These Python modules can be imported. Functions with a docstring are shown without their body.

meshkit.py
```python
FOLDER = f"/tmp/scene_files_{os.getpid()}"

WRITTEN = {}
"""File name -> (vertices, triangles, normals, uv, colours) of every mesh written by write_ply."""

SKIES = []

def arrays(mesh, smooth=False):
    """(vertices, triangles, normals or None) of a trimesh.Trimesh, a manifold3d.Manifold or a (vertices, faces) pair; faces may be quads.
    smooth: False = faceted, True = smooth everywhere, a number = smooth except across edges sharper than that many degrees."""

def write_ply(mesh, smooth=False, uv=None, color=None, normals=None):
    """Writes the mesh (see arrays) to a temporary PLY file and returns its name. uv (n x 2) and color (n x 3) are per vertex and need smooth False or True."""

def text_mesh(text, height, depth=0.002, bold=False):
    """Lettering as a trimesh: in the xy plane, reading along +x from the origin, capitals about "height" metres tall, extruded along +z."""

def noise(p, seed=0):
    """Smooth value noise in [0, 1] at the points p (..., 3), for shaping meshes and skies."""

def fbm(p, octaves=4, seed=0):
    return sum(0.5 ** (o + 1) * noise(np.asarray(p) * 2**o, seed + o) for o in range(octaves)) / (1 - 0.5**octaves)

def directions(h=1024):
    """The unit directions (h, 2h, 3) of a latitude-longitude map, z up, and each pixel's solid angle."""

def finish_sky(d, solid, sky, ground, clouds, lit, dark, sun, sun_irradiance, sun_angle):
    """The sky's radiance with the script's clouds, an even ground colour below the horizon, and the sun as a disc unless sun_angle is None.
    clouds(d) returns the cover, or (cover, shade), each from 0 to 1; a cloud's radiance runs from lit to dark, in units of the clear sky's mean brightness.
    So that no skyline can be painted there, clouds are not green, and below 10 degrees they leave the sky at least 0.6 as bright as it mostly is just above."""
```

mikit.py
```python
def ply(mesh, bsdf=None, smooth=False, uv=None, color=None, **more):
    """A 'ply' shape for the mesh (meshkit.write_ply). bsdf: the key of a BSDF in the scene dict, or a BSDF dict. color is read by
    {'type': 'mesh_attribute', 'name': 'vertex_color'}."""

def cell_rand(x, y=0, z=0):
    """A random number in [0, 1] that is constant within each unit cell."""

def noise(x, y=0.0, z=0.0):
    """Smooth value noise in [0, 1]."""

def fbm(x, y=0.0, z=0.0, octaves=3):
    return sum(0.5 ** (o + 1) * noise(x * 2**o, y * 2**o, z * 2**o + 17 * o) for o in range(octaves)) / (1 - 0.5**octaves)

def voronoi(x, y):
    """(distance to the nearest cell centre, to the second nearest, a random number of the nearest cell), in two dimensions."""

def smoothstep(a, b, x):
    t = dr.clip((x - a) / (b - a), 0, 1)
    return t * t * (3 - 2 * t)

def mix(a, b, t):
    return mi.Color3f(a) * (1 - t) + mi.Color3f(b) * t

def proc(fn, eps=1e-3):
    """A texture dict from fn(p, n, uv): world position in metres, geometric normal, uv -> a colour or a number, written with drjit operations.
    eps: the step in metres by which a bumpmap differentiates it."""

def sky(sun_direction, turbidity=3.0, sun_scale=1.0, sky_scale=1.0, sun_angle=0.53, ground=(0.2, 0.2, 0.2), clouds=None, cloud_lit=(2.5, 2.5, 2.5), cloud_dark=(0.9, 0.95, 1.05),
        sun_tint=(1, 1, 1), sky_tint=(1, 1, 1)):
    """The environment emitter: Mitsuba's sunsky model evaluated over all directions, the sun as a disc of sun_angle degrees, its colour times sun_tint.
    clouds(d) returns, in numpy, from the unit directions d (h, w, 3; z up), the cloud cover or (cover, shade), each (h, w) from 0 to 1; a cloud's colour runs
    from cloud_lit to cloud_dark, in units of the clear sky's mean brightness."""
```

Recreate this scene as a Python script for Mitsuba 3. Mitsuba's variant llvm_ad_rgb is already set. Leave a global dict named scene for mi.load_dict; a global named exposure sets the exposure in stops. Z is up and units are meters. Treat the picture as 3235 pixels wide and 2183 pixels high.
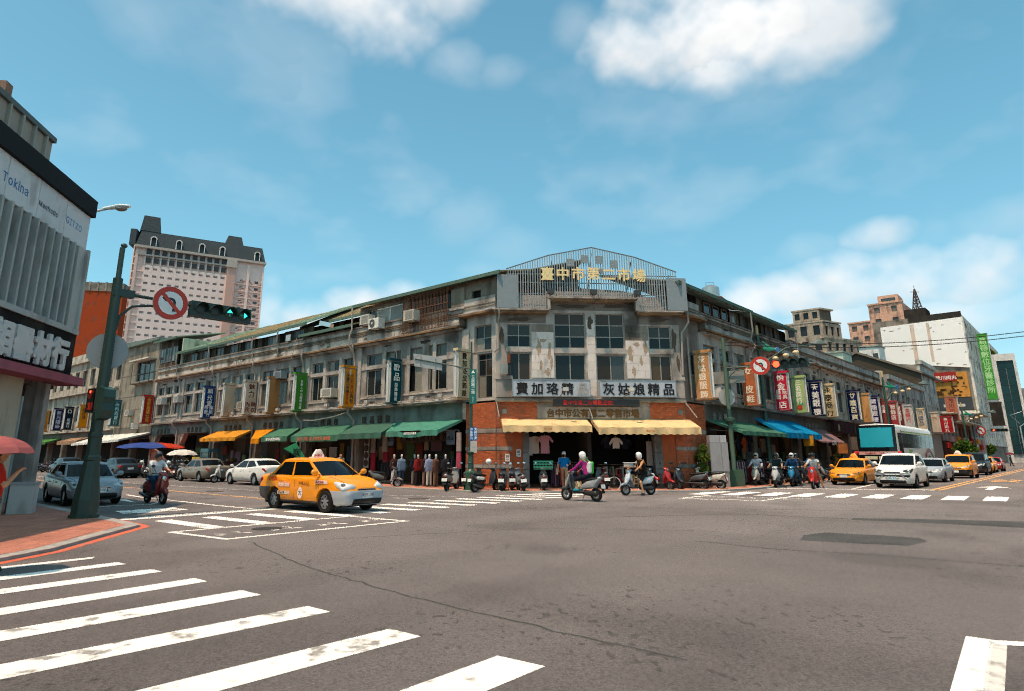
import math, random, glob
import numpy as np, trimesh, manifold3d
import mitsuba as mi, drjit as dr, mikit, meshkit
from mikit import noise, fbm, smoothstep, mix, proc, cell_rand
from shapely.geometry import Polygon, LineString
from shapely import union_all, box as sbox
T = mi.ScalarTransform4f
pi = math.pi
scene, labels = {}, {}
# ---------------------------------------------------------------- camera, sky, exposure
PITCH = math.radians(13.76)
EYE = 1.6
scene['camera'] = {'type': 'perspective', 'fov_axis': 'x', 'fov': 77.78, 'near_clip': 0.1, 'far_clip': 4000.0,
    'principal_point_offset_x': 0.0224, 'principal_point_offset_y': 0.0657,
    'to_world': T().look_at(origin=[0, 0, EYE], target=[0, math.cos(PITCH), EYE + math.sin(PITCH)], up=[0, 0, 1])}
SUN_AZ, SUN_EL = math.radians(-140), math.radians(67)
SUN = [math.sin(SUN_AZ) * math.cos(SUN_EL), math.cos(SUN_AZ) * math.cos(SUN_EL), math.sin(SUN_EL)]
# clouds: (azimuth, elevation, half width, half height, strength) in degrees; azimuth 0 is straight down the view
CLOUDS = [(-18, 38.5, 8, 4, .75), (-12, 38.5, 7, 4.6, .9), (-22, 36, 5, 5, .4), (-5, 39.5, 4, 3, .7), (-3, 34, 3, 2.2, .55), (1.2, 33.6, 2.6, 1.6, .5), (9, 36.4, 2.4, 2.2, .45),
    (15, 34.5, 5.5, 3.6, .95), (20, 35.5, 7, 5.6, 1.0), (25, 35, 7, 5.8, 1.0), (30, 33.5, 6, 4.8, .8), (33, 36, 6, 4, .7), (22, 31.5, 4.5, 2.6, .8),
    (-2.2, 21, 4, 2.6, .26), (2.6, 18.5, 4, 2.6, .24), (-24, 33, 6, 4, .22),
    (23, 12, 3.6, 2.8, .85), (26.3, 12.6, 4, 2.6, .85), (30, 13.2, 4.6, 3, .8), (34.5, 13, 4.6, 3, .85), (38, 12.6, 3.6, 3.2, .75), (27.5, 16.4, 3, 1.4, .45), (33, 16.6, 3, 1.6, .62), (40.5, 16, 3.4, 1.8, .3), (31, 9.6, 13, 3, .7), (46, 13, 6, 4, .5),
    (-16.5, 11.8, 3.4, 2, .85), (-12, 12.8, 4, 2.1, .9), (-7.8, 13.2, 3.4, 2.3, .9), (-19.6, 12.2, 1.8, 3.4, .8), (-3, 11, 5, 2.6, .6), (-14, 9.5, 14, 2.6, .6),
    (75, 18, 14, 6, .8), (100, 30, 12, 7, .8), (140, 20, 16, 6, .8), (-80, 16, 14, 6, .8), (-110, 34, 10, 6, .7), (-150, 24, 14, 6, .8), (175, 40, 12, 7, .8), (60, 55, 9, 6, .5)]
def clouds(d):
    az, el = np.degrees(np.arctan2(d[..., 0], d[..., 1])), np.degrees(np.arcsin(np.clip(d[..., 2], -1, 1)))
    q = d / np.maximum(d[..., 2:3] + 0.25, 0.05)
    n1 = meshkit.fbm(q * 5.5 + 3.1, 5, 3)
    n2 = meshkit.fbm(d * 17 + 9.0, 5, 11)
    n3 = meshkit.fbm(d * 46 + 2.0, 4, 17)
    cov, lit = np.zeros(az.shape), np.zeros(az.shape)
    soft = meshkit.fbm(d * 9 + 4.0, 3, 23)
    for a, e, w, h, s in CLOUDS:
        da = (az - a + 180) % 360 - 180
        rr = ((da * np.cos(np.radians(el))) / w) ** 2 + ((el - e) / h) ** 2
        body = 1.1 - rr + (soft - .5) * 1.2 + (n2 - .5) * 1.3 + (n3 - .5) * .6
        c = np.clip(body / (1.3 if s > .6 else 2.2), 0, 1) ** 1.3 * s
        up = np.clip(.55 - (el - e) / h * .38 + (n2 - .5) * 1.1, 0, 1)
        lit = np.where(c > cov, up, lit)
        cov = np.maximum(cov, c)
    haze = np.clip((.34 - el / 40), 0, .34) * (0.5 + .5 * n1)
    wisp = np.clip(n1 - .5, 0, 1) * .55 * np.clip(el / 20, 0, 1)
    return np.clip(np.maximum(cov, haze + wisp), 0, 1), np.clip(lit * .75 * (cov > .02) + .3 * (cov <= .02), 0, 1)
scene['sky'] = mikit.sky(SUN, turbidity=5, sky_scale=2.0, sun_tint=(1.15, .965, .9), sky_tint=(.78, 1.19, .96), clouds=clouds, cloud_lit=(1.95, 1.93, 1.9), cloud_dark=(1.2, 1.24, 1.26), ground=(.17, .155, .145))
exposure = 1.3
# ---------------------------------------------------------------- colours and materials
def H(s, k=1.0):
    c = [int(s[i:i + 2], 16) / 255 for i in (0, 2, 4)]
    return tuple(k * (x / 12.92 if x <= .04045 else ((x + .055) / 1.055) ** 2.4) for x in c)
def unpack(uv):
    """each mesh carries its own colour in its uv channel: x = red step + green, y = blue (square roots)"""
    r = dr.floor(uv.x); g = (uv.x - r - .02) / .96
    r = r / 400.
    return mi.Color3f(r * r, g * g, uv.y * uv.y)
def packed(c):
    c = np.sqrt(np.clip(c, 0, 1)); return np.column_stack([np.round(c[:, 0] * 400) + .02 + .96 * c[:, 1], c[:, 2]])
def f_vc(p, n, uv): return unpack(uv)
VC = proc(f_vc)
def prin(base, rough, **k): return {'type': 'twosided', 'b': {'type': 'principled', 'base_color': base, 'roughness': rough, **k}}
def rgb(c): return {'type': 'rgb', 'value': list(map(float, c))}
mats = scene
mats['matte'] = prin(VC, .8, specular=.25)
mats['satin'] = prin(VC, .42, specular=.5)
mats['paintwork'] = prin(VC, .28, specular=.5, clearcoat=.9, clearcoat_gloss=.95)
mats['metal'] = prin(VC, .35, metallic=.85)
mats['chrome'] = prin(VC, .12, metallic=1.0)
mats['darkglass'] = prin(VC, .06, specular=.24)
mats['cloth'] = prin(VC, .95, specular=.1, sheen=.3)
mats['leafy'] = {'type': 'principledthin', 'base_color': VC, 'roughness': .55, 'diff_trans': .5}
mats['pane'] = {'type': 'thindielectric', 'int_ior': 1.5}
def f_wall(p, n, uv):
    a = fbm(p.x * 1.7 + p.y * 1.3, p.y * 1.7 - p.x * 1.1, p.z * .35, 3)            # long runs down the wall
    b = fbm(p.x * .8, p.y * .8, p.z * .9 + 5, 3)
    f = noise(p.x * 9, p.y * 9, p.z * 7)
    w = dr.clip(smoothstep(.42, .74, a) * .5 + smoothstep(.5, .78, b) * .42 + (f - .5) * .16, 0, .85)
    t = .88 + .24 * noise(p.x * 2.3 + 4, p.y * 2.3, p.z * 2.6)
    return unpack(uv) * t * (1 - w) + mi.Color3f(.062, .053, .046) * w
def f_worn(p, n, uv):
    s = fbm(p.x * 2.6 + 7, p.y * 2.6, p.z * .8 + 3, 3)
    w = dr.clip(smoothstep(.5, .8, s) * .36 + (noise(p.x * 14, p.y * 14, p.z * 11) - .5) * .08, 0, .6)
    return unpack(uv) * (1 - w) + mi.Color3f(.1, .085, .07) * w
mats['wallmat'] = {'type': 'twosided', 'b': {'type': 'diffuse', 'reflectance': proc(f_wall)}}
mats['worn'] = {'type': 'twosided', 'b': {'type': 'diffuse', 'reflectance': proc(f_worn)}}
def f_asph(p, n, uv):
    x, y = p.x, p.y
    big = fbm(x * .16 + 3, y * .16, 0, 4)
    mid = fbm(x * 1.3, y * 1.3, 3, 3)
    gr = noise(x * 55, y * 55)
    gr2 = noise(x * 140, y * 140)
    v = .118 + (big - .5) * .055 + (mid - .5) * .022 + (gr - .5) * .05 + (gr2 - .5) * .055 + smoothstep(.86, .95, noise(x * 70 + 9, y * 70)) * .05
    pit = smoothstep(.80, .9, noise(x * 16 + 31, y * 10)) * smoothstep(.45, .7, noise(x * .6, y * .6 + 8))
    oil = smoothstep(.62, .8, fbm(x * .35 - y * .2, y * .32 + x * .25, 7, 3)) * .2
    v = v * (1 - .38 * pit) * (1 - oil)
    trk = smoothstep(.5, .75, noise((x * .66 + y * .75) * .05, (x * .75 - y * .66) * .9 + 3)) * .1 + smoothstep(.5, .75, noise((x * .75 - y * .66) * .05 + 9, (x * .66 + y * .75) * .8)) * .1
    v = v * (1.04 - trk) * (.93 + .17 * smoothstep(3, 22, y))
    return mi.Color3f(v * 1.09, v * .955, v * .92)
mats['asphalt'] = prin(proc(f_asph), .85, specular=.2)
def f_patch(p, n, uv):
    v = .056 + (noise(p.x * 50, p.y * 50) - .5) * .03 + (fbm(p.x * 2, p.y * 2) - .5) * .03
    return mi.Color3f(v * 1.02, v * .98, v * .95)
mats['patchmat'] = prin(proc(f_patch), .85, specular=.2)
def wornpaint(c, lo=.575, hi=.71):
    def f(p, n, uv):
        w = fbm(p.x * 7, p.y * 7, 1, 4) * .6 + fbm(p.x * .9 + 4, p.y * .9, 6, 3) * .4
        k = smoothstep(lo, hi, w) * .8 + smoothstep(.7, .85, noise(p.x * 45, p.y * 45)) * .12
        return mix(c, (.16, .145, .13), k)
    return prin(proc(f), .7, specular=.3)
mats['whitepaint'] = wornpaint((.80, .76, .70))
mats['oldwhite'] = wornpaint((.62, .58, .53), .46, .66)
mats['yellowpaint'] = wornpaint((.68, .33, .10), .5, .68)
mats['redpaint'] = wornpaint((.58, .12, .06), .55, .75)
def f_redpave(p, n, uv):
    x, y = p.x * .97 + p.y * .23, p.y * .97 - p.x * .23
    gx, gy = x / .3 - dr.floor(x / .3), y / .3 - dr.floor(y / .3)
    j = dr.minimum(dr.minimum(gx, 1 - gx), dr.minimum(gy, 1 - gy))
    r = cell_rand(x / .3, y / .3)
    k = .78 + r * .2 + (fbm(p.x * 2, p.y * 2) - .5) * .35
    k = k * (1 - .35 * smoothstep(.05, .02, j))
    return mi.Color3f(.40 * k, .165 * k, .115 * k)
mats['redpave'] = prin(proc(f_redpave), .8, specular=.2)
def f_kerb(p, n, uv):
    k = .30 + (fbm(p.x * 3, p.y * 3) - .5) * .16 + (noise(p.x * 30, p.y * 30) - .5) * .05
    return mi.Color3f(k, k * .93, k * .85)
mats['kerbmat'] = prin(proc(f_kerb), .85, specular=.2)
EMIT = {'redlamp': (2.4, .12, .04), 'greenlamp': (.03, .8, .52), 'warmlamp': (14, 10, 5.5), 'ledred': (.55, .03, .03), 'coolstrip': (2.3, 2.5, 2.4), 'tail': (1.6, .1, .04)}
# ---------------------------------------------------------------- mesh helpers
def tri(f):
    f = np.asarray(f, int)
    return f if f.shape[1] == 3 else np.vstack([f[:, [0, 1, 2]], f[:, [0, 2, 3]]])
BF = tri([[0, 2, 3, 1], [4, 5, 7, 6], [0, 1, 5, 4], [2, 6, 7, 3], [0, 4, 6, 2], [1, 3, 7, 5]])
def arr(m): 
    if hasattr(m, 'to_mesh'):
        q = m.to_mesh(); return np.asarray(q.vert_properties[:, :3], float), np.asarray(q.tri_verts, int)
    return np.asarray(m.vertices, float), np.asarray(m.faces, int)
class MB:
    def __init__(s, c=(.5, .5, .5)): s.v, s.f, s.c, s.n, s.col = [], [], [], 0, c
    def add(s, v, f, c=None):
        v = np.asarray(v, float); f = tri(f) + s.n
        s.v.append(v); s.f.append(f); s.n += len(v)
        c = s.col if c is None else c
        s.c.append(np.broadcast_to(np.asarray(c, float), (len(v), 3))); return s
    def mesh(s, m, c=None): return s.add(*arr(m), c)
    def box(s, lo, hi, c=None):
        lo, hi = np.minimum(lo, hi), np.maximum(lo, hi)
        return s.add([[(lo, hi)[i >> 2 & 1][0], (lo, hi)[i >> 1 & 1][1], (lo, hi)[i & 1][2]] for i in range(8)], BF, c)
    def bar(s, a, b, w, h, c=None, up=(0, 0, 1)):
        a, b = np.asarray(a, float), np.asarray(b, float); t = b - a; L = np.linalg.norm(t); t /= L
        u = np.asarray(up, float)
        if abs(np.dot(u, t)) > .95: u = np.array([0, 1., 0])
        x = np.cross(t, u); x /= np.linalg.norm(x); y = np.cross(x, t)
        v = [a * (1 - (i >> 2 & 1)) + b * (i >> 2 & 1) + x * ((i >> 1 & 1) - .5) * w + y * ((i & 1) - .5) * h for i in range(8)]
        return s.add(v, BF, c)
    def quad(s, p, c=None): return s.add(p, [list(range(len(p)))] if len(p) < 5 else [[0, i, i + 1] for i in range(1, len(p) - 1)], c)
    def tube(s, pts, r, c=None, n=8, cap=True):
        p = np.asarray(pts, float); k = len(p); r = np.broadcast_to(np.asarray(r, float), (k,))
        t = np.gradient(p, axis=0) if k > 2 else np.repeat([p[1] - p[0]], 2, 0)
        t /= np.linalg.norm(t, axis=1, keepdims=True) + 1e-12
        a = np.cross(t[0], [0, 0, 1.] if abs(t[0][2]) < .9 else [1., 0, 0]); a /= np.linalg.norm(a)
        V = []
        for i in range(k):
            a = a - t[i] * np.dot(a, t[i]); a /= np.linalg.norm(a) + 1e-12; b = np.cross(t[i], a)
            th = np.arange(n) * 2 * pi / n
            V.append(p[i] + r[i] * (np.cos(th)[:, None] * a + np.sin(th)[:, None] * b))
        F = [[i * n + j, i * n + (j + 1) % n, (i + 1) * n + (j + 1) % n, (i + 1) * n + j] for i in range(k - 1) for j in range(n)]
        F = tri(F)
        if cap: F = np.vstack([F, [[0, j + 1, j] for j in range(1, n - 1)], [[(k - 1) * n, (k - 1) * n + j, (k - 1) * n + j + 1] for j in range(1, n - 1)]])
        return s.add(np.vstack(V), F, c)
    def lathe(s, prof, at=(0, 0, 0), c=None, n=16, axis='z', ang=None):
        p = np.asarray(prof, float); k = len(p); th = np.arange(n) * 2 * pi / n
        V = np.stack([p[:, None, 0] * np.cos(th), p[:, None, 0] * np.sin(th), np.repeat(p[:, 1:2], n, 1)], -1).reshape(-1, 3)
        if axis == 'y': V = V[:, [0, 2, 1]] * [1, 1, -1]
        if axis == 'x': V = V[:, [2, 0, 1]]
        F = [[i * n + j, i * n + (j + 1) % n, (i + 1) * n + (j + 1) % n, (i + 1) * n + j] for i in range(k - 1) for j in range(n)]
        return s.add(V + np.asarray(at, float), F, c)
    def ball(s, at, r, c=None, n=12, m=8):
        th, ph = np.linspace(0, pi, m + 1), np.arange(n) * 2 * pi / n
        V = np.stack([np.sin(th)[:, None] * np.cos(ph), np.sin(th)[:, None] * np.sin(ph), np.repeat(np.cos(th)[:, None], n, 1)], -1).reshape(-1, 3)
        F = [[(i + 1) * n + j, (i + 1) * n + (j + 1) % n, i * n + (j + 1) % n, i * n + j] for i in range(m) for j in range(n)]
        return s.add(V * np.asarray(r, float) + np.asarray(at, float), F, c)
    def prism(s, poly, z0, z1, c=None, fr=None):
        """polygon (x, y) swept from z0 to z1, then moved by fr(v)"""
        m = trimesh.creation.extrude_polygon(poly if isinstance(poly, Polygon) else Polygon(poly), z1 - z0, engine='earcut')
        v = np.array(m.vertices) + [0, 0, z0]
        return s.add(fr(v) if fr else v, m.faces, c)
    def hull(s, balls, c=None, n=10):
        return s.mesh(hull(balls, n), c)
    def get(s): return np.vstack(s.v), np.vstack(s.f), np.vstack(s.c)
_sp = {}
def sph(n):
    if n not in _sp: 
        b = MB().ball((0, 0, 0), 1, n=n, m=max(4, n * 2 // 3)); _sp[n] = b.v[0]
    return _sp[n]
def hull(balls, n=10):
    """convex hull of balls (x, y, z, r) or (x, y, z, rx, ry, rz)"""
    P = np.vstack([sph(n) * (np.array(b[3:]) if len(b) > 4 else b[3]) + np.array(b[:3]) for b in balls])
    return manifold3d.Manifold.hull_points(P)
USED = {}
def key_for(name, parent=None):
    k = f'{parent}__{name}' if parent else name
    i = USED.get(k, 0); USED[k] = i + 1
    if i == 0: return k
    return f'{k}_{i:03d}'
def R3(a):
    c, s = math.cos(a), math.sin(a); return np.array([[c, -s, 0], [s, c, 0], [0, 0, 1.]])
class Fr:
    """a place: local x, y, z -> world"""
    def __init__(s, o=(0, 0, 0), ax=None): s.o, s.ax = np.asarray(o, float), np.eye(3) if ax is None else np.asarray(ax, float)
    def __call__(s, v): return np.asarray(v, float) @ s.ax.T + s.o
    def at(s, p, ax=None): return Fr(s(p), s.ax if ax is None else s.ax @ ax)
def place(x, y, z=0., az=0., lean=0.):
    """local +x points along azimuth az (degrees clockwise from +y)"""
    a = math.radians(90 - az); ax = R3(a)
    if lean:
        c, s_ = math.cos(math.radians(lean)), math.sin(math.radians(lean)); ax = ax @ np.array([[1, 0, 0], [0, c, -s_], [0, s_, c]])
    return Fr((x, y, z), ax)
ID = Fr()
def put(name, mb, mat='matte', parent=None, fr=None, smooth=False, kind=None, label=None, emit=None):
    k = key_for(name, parent)
    v, f, c = mb.get() if isinstance(mb, MB) else mb
    if fr is not None:
        v = fr(v)
        if np.linalg.det(fr.ax) < 0: f = f[:, ::-1]
    if smooth is not False and smooth is not True and isinstance(mb, MB):
        V, F, C, N = [], [], [], 0
        at = 0
        for vv, ff, cc in zip(mb.v, mb.f, mb.c):
            m = trimesh.Trimesh(v[at:at + len(vv)], ff - at, process=False); at += len(vv)
            m.merge_vertices(digits_vertex=5)
            sm = trimesh.graph.smooth_shade(m, angle=math.radians(smooth), facet_minarea=None)
            V.append(np.array(sm.vertices)); F.append(np.array(sm.faces) + N); N += len(V[-1]); C.append(np.broadcast_to(cc[0], (len(V[-1]), 3)))
        v, f, c = np.vstack(V), np.vstack(F), np.vstack(C); smooth = True
        if fr is not None and np.linalg.det(fr.ax) < 0: f = f[:, ::-1]
    d = mikit.ply((v, f), mat, smooth=smooth, uv=None if mat in NOCOL else packed(c))
    if emit:
        d['em'] = {'type': 'area', 'radiance': rgb(EMIT[emit])}
    scene[k] = d
    if kind or label:
        labels.setdefault(k, {}).update({a: b for a, b in (('kind', kind), ('label', label)) if b})
    return k
NOCOL = {'asphalt', 'patchmat', 'whitepaint', 'oldwhite', 'yellowpaint', 'redpaint', 'redpave', 'kerbmat', 'pane'}
def thing(name, label, cat, group=None):
    k = key_for(name)
    labels[k] = {'label': label, 'category': cat}
    if group: labels[k]['group'] = group
    return k
def tag(k, label, cat, group=None):
    labels[k] = {**labels.get(k, {}), 'label': label, 'category': cat}
    if group: labels[k]['group'] = group
    return k
# ---------------------------------------------------------------- lettering
_gl = {}
def glyph(ch, bold=0):
    """(vertices in em, faces, width) of one flat character, about 0.88 tall, standing on y = 0"""
    if (ch, bold) in _gl: return _gl[ch, bold]
    from PIL import Image, ImageDraw, ImageFont
    pat = '*CJK*' if ord(ch) > 0x2000 else 'Inter.woff2'
    if pat not in _gl: _gl[pat] = ImageFont.truetype(glob.glob('/opt/blender-*/*/datafiles/fonts/' + pat)[0], 56)
    font = _gl[pat]
    x0, y0, x1, y1 = font.getbbox(ch, anchor='ls', stroke_width=bold)
    im = Image.new('L', (x1 - x0 + 8, y1 - y0 + 8))
    ImageDraw.Draw(im).text((4 - x0, 4 - y0), ch, 255, font, anchor='ls', stroke_width=bold)
    on = np.pad(np.asarray(im) > 120, ((0, 0), (1, 1))).astype(np.int8)
    r, st = np.nonzero(np.diff(on, axis=1) == 1); en = np.nonzero(np.diff(on, axis=1) == -1)[1]
    V, F, n = [], [], 0
    if len(r):
        sh = union_all(sbox(st, -r - 1., en, -r * 1.)).buffer(.55).buffer(-.55).simplify(.75)
        for g in getattr(sh, 'geoms', [sh]):
            v, f = trimesh.creation.triangulate_polygon(g, engine='earcut')
            V.append(np.asarray(v)); F.append(np.asarray(f) + n); n += len(v)
    v = (np.vstack(V) if V else np.zeros((0, 2)))
    v = (v + [-4, 4 - y0]) / 56.
    _gl[ch, bold] = (v, np.vstack(F) if F else np.zeros((0, 3), int), (font.getlength(ch)) / 56.)
    return _gl[ch, bold]
def text(mb, s, org, ex, ey, h, c, vertical=False, bold=1, step=1.0, slant=0, thick=0, spacing=1.0):
    """writes s with characters h tall, from org (centre of the first character when vertical, left end of the base line otherwise)"""
    org, ex, ey = (np.asarray(q, float) for q in (org, ex, ey)); nrm = np.cross(ex, ey)
    x = 0.
    for i, ch in enumerate(s):
        if ch == ' ': x += .5 * spacing; continue
        v, f, w = glyph(ch, bold)
        if not len(v): continue
        if vertical: q = org + np.outer((v[:, 0] - w / 2) * h, ex) + np.outer((v[:, 1] - .38) * h - i * step * h, ey)
        else: q = org + np.outer((v[:, 0] + x) * h, ex) + np.outer(v[:, 1] * h, ey); x = x + w * spacing
        if thick:
            k = len(q); q2 = np.vstack([q, q + nrm * thick])
            from collections import Counter
            E = Counter(tuple(sorted(e)) for t_ in f for e in ((t_[0], t_[1]), (t_[1], t_[2]), (t_[2], t_[0])))
            b = [(a_, b_) for t_ in f for a_, b_ in ((t_[0], t_[1]), (t_[1], t_[2]), (t_[2], t_[0])) if E[tuple(sorted((a_, b_)))] == 1]
            F = np.vstack([f[:, ::-1], f + k] + [np.array([[a_, b_, b_ + k], [a_, b_ + k, a_ + k]]) for a_, b_ in b])
            mb.add(q2, F, c)
        else: mb.add(q, f, c)
    return mb
def sheet(poly, z, c=(.5, .5, .5), t=.0):
    """a flat sheet over the polygon at height z"""
    p = poly if isinstance(poly, Polygon) else Polygon(poly)
    v, f = trimesh.creation.triangulate_polygon(p, engine='earcut')
    v3 = np.column_stack([v, np.full(len(v), z)]); 
    n = np.cross(v3[f[:, 1]] - v3[f[:, 0]], v3[f[:, 2]] - v3[f[:, 0]])[:, 2]
    f = np.where((n < 0)[:, None], f[:, ::-1], f)
    return MB(c).add(v3, f)
# ---------------------------------------------------------------- ground, pavements, markings
def unit(a): return np.array([math.sin(math.radians(a)), math.cos(math.radians(a))])
A0 = np.array([0.35, 32.0]); dL, dC, dR = unit(-48.98), unit(86.), unit(43.)
B0 = A0 + 9.61 * dC
nL, nC, nR = np.array([-dL[1], dL[0]]), np.array([dC[1], -dC[0]]), np.array([dR[1], -dR[0]])
def facade(o, d, n): return Fr((o[0], o[1], 0), np.array([[d[0], n[0], 0], [d[1], n[1], 0], [0, 0, 1.]]))
FL, FC, FRR = facade(A0, dL, nL), facade(A0, dC, nC), facade(B0, dR, nR)   # local: along the wall, outward, up
put('ground', sheet([(-900, -700), (900, -700), (900, 1500), (-900, 1500)], 0), 'asphalt', kind='structure')
def P2(fr, *uv): return [tuple(fr((u_, d_, 0))[:2]) for u_, d_ in uv]
# market pavement: a low flush apron in front of the three facades
ap = P2(FL, (85, 3.4), (0.2, 2.6)) + P2(FC, (.4, 2.9), (9.3, 2.6)) + P2(FRR, (0.6, 2.4), (95, 2.6), (95, -5)) + P2(FRR, (6, -5)) + P2(FL, (6, -5), (85, -5))
pv = put('market_pavement', MB().prism(Polygon(ap).buffer(0), .0, .07), 'redpave', kind='structure')
kb = Polygon(ap).buffer(0).exterior
put('pavement_kerb', MB().prism(Polygon(P2(FL, (85, 3.4), (0.2, 2.6)) + P2(FC, (.4, 2.9), (9.3, 2.6)) + P2(FRR, (0.6, 2.4), (95, 2.6), (95, 2.8), (.5, 2.62)) + P2(FC, (9.4, 2.85), (.3, 3.15)) + P2(FL, (.1, 2.85), (85, 3.62))).buffer(0), .0, .085), 'kerbmat', kind='structure')
# left corner pavement, red slabs with a pale kerb and a red line
lp = [(-7.98, 15.32), (-8.5, 13.9), (-8.35, 12.2), (-7.85, 11.0), (-7.7, 9.9), (-7.9, 7.0), (-9, 0), (-40, 0), (-45, 48), (-43.5, 48.5), (-14.2, 21.35), (-10.7, 18.05), (-9.2, 16.45)]
lp = [(-8.05, 15.45), (-8.02, 15.1), (-7.75, 13.2), (-7.5, 11.6), (-7.62, 10.1), (-8.2, 6.0), (-9.5, -4), (-60, -4), (-60, 64), (-14.2, 21.4), (-10.7, 18.1), (-8.35, 15.8)]
L0 = Polygon(lp)
put('corner_pavement', MB().prism(L0.buffer(-.28), .0, .06), 'redpave', kind='structure')
put('corner_kerb', MB().prism(L0.difference(L0.buffer(-.285)), .0, .056), 'kerbmat', kind='structure')
road_z = .004
mk = put('road_markings', sheet(L0.buffer(.22, join_style=1).difference(L0.buffer(.04)), road_z), 'redpaint', kind='structure')
def stripe(name, pts, mat='whitepaint', z=road_z): return put(name, sheet(pts, z), mat, parent=mk)
# near crossing, bottom left: bars along the cross street
for a, b, c, d in [((-10.2, 6.6), (-6.4, 11.0), (-6.33, 10.82), (-9.9, 6.2)), ((-9.6, 5.4), (-5.73, 10.47), (-5.5, 10.29), (-9.35, 5.05)), ((-9.0, 4.7), (-4.89, 9.85), (-4.62, 9.64), (-8.75, 4.4)),
        ((-8.2, 3.6), (-3.95, 9.16), (-3.68, 8.93), (-7.9, 3.3)), ((-7.4, 3.2), (-3.02, 8.37), (-2.69, 8.11), (-7.1, 2.9)), ((-6.6, 2.6), (-1.98, 7.53), (-1.67, 7.27), (-6.25, 2.3)),
        ((-5.6, 1.6), (-.94, 6.6), (-.62, 6.33), (-5.25, 1.3)), ((-4.4, .6), (.07, 5.76), (.44, 5.49), (-4.0, .3))]:
    stripe('crossing_bar', [a, b, c, d])
for i in range(14):
    s_, e_ = np.array([-8.44 + .79 * i, 16.82 + .925 * i]), np.array([-6.11 + .82 * i, 15.49 + .955 * i])
    w_ = np.array([.26, .34]) * (1.0 if i else 1.05)
    stripe('crossing_bar', [s_, s_ + w_, e_, e_ - w_])
for i in range(11):
    n_ = np.array([8.45 + 1.19 * i, 28.2 - .5 * i]); v_ = np.array([1.95, 2.35]); w_ = np.array([.66, -.3])
    stripe('crossing_bar', [n_, n_ + v_, n_ + v_ + w_, n_ + w_])
def line(pts, w, cap=2):
    from shapely.geometry import LineString
    return LineString(pts).buffer(w / 2, cap_style=cap, join_style=2)
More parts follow.
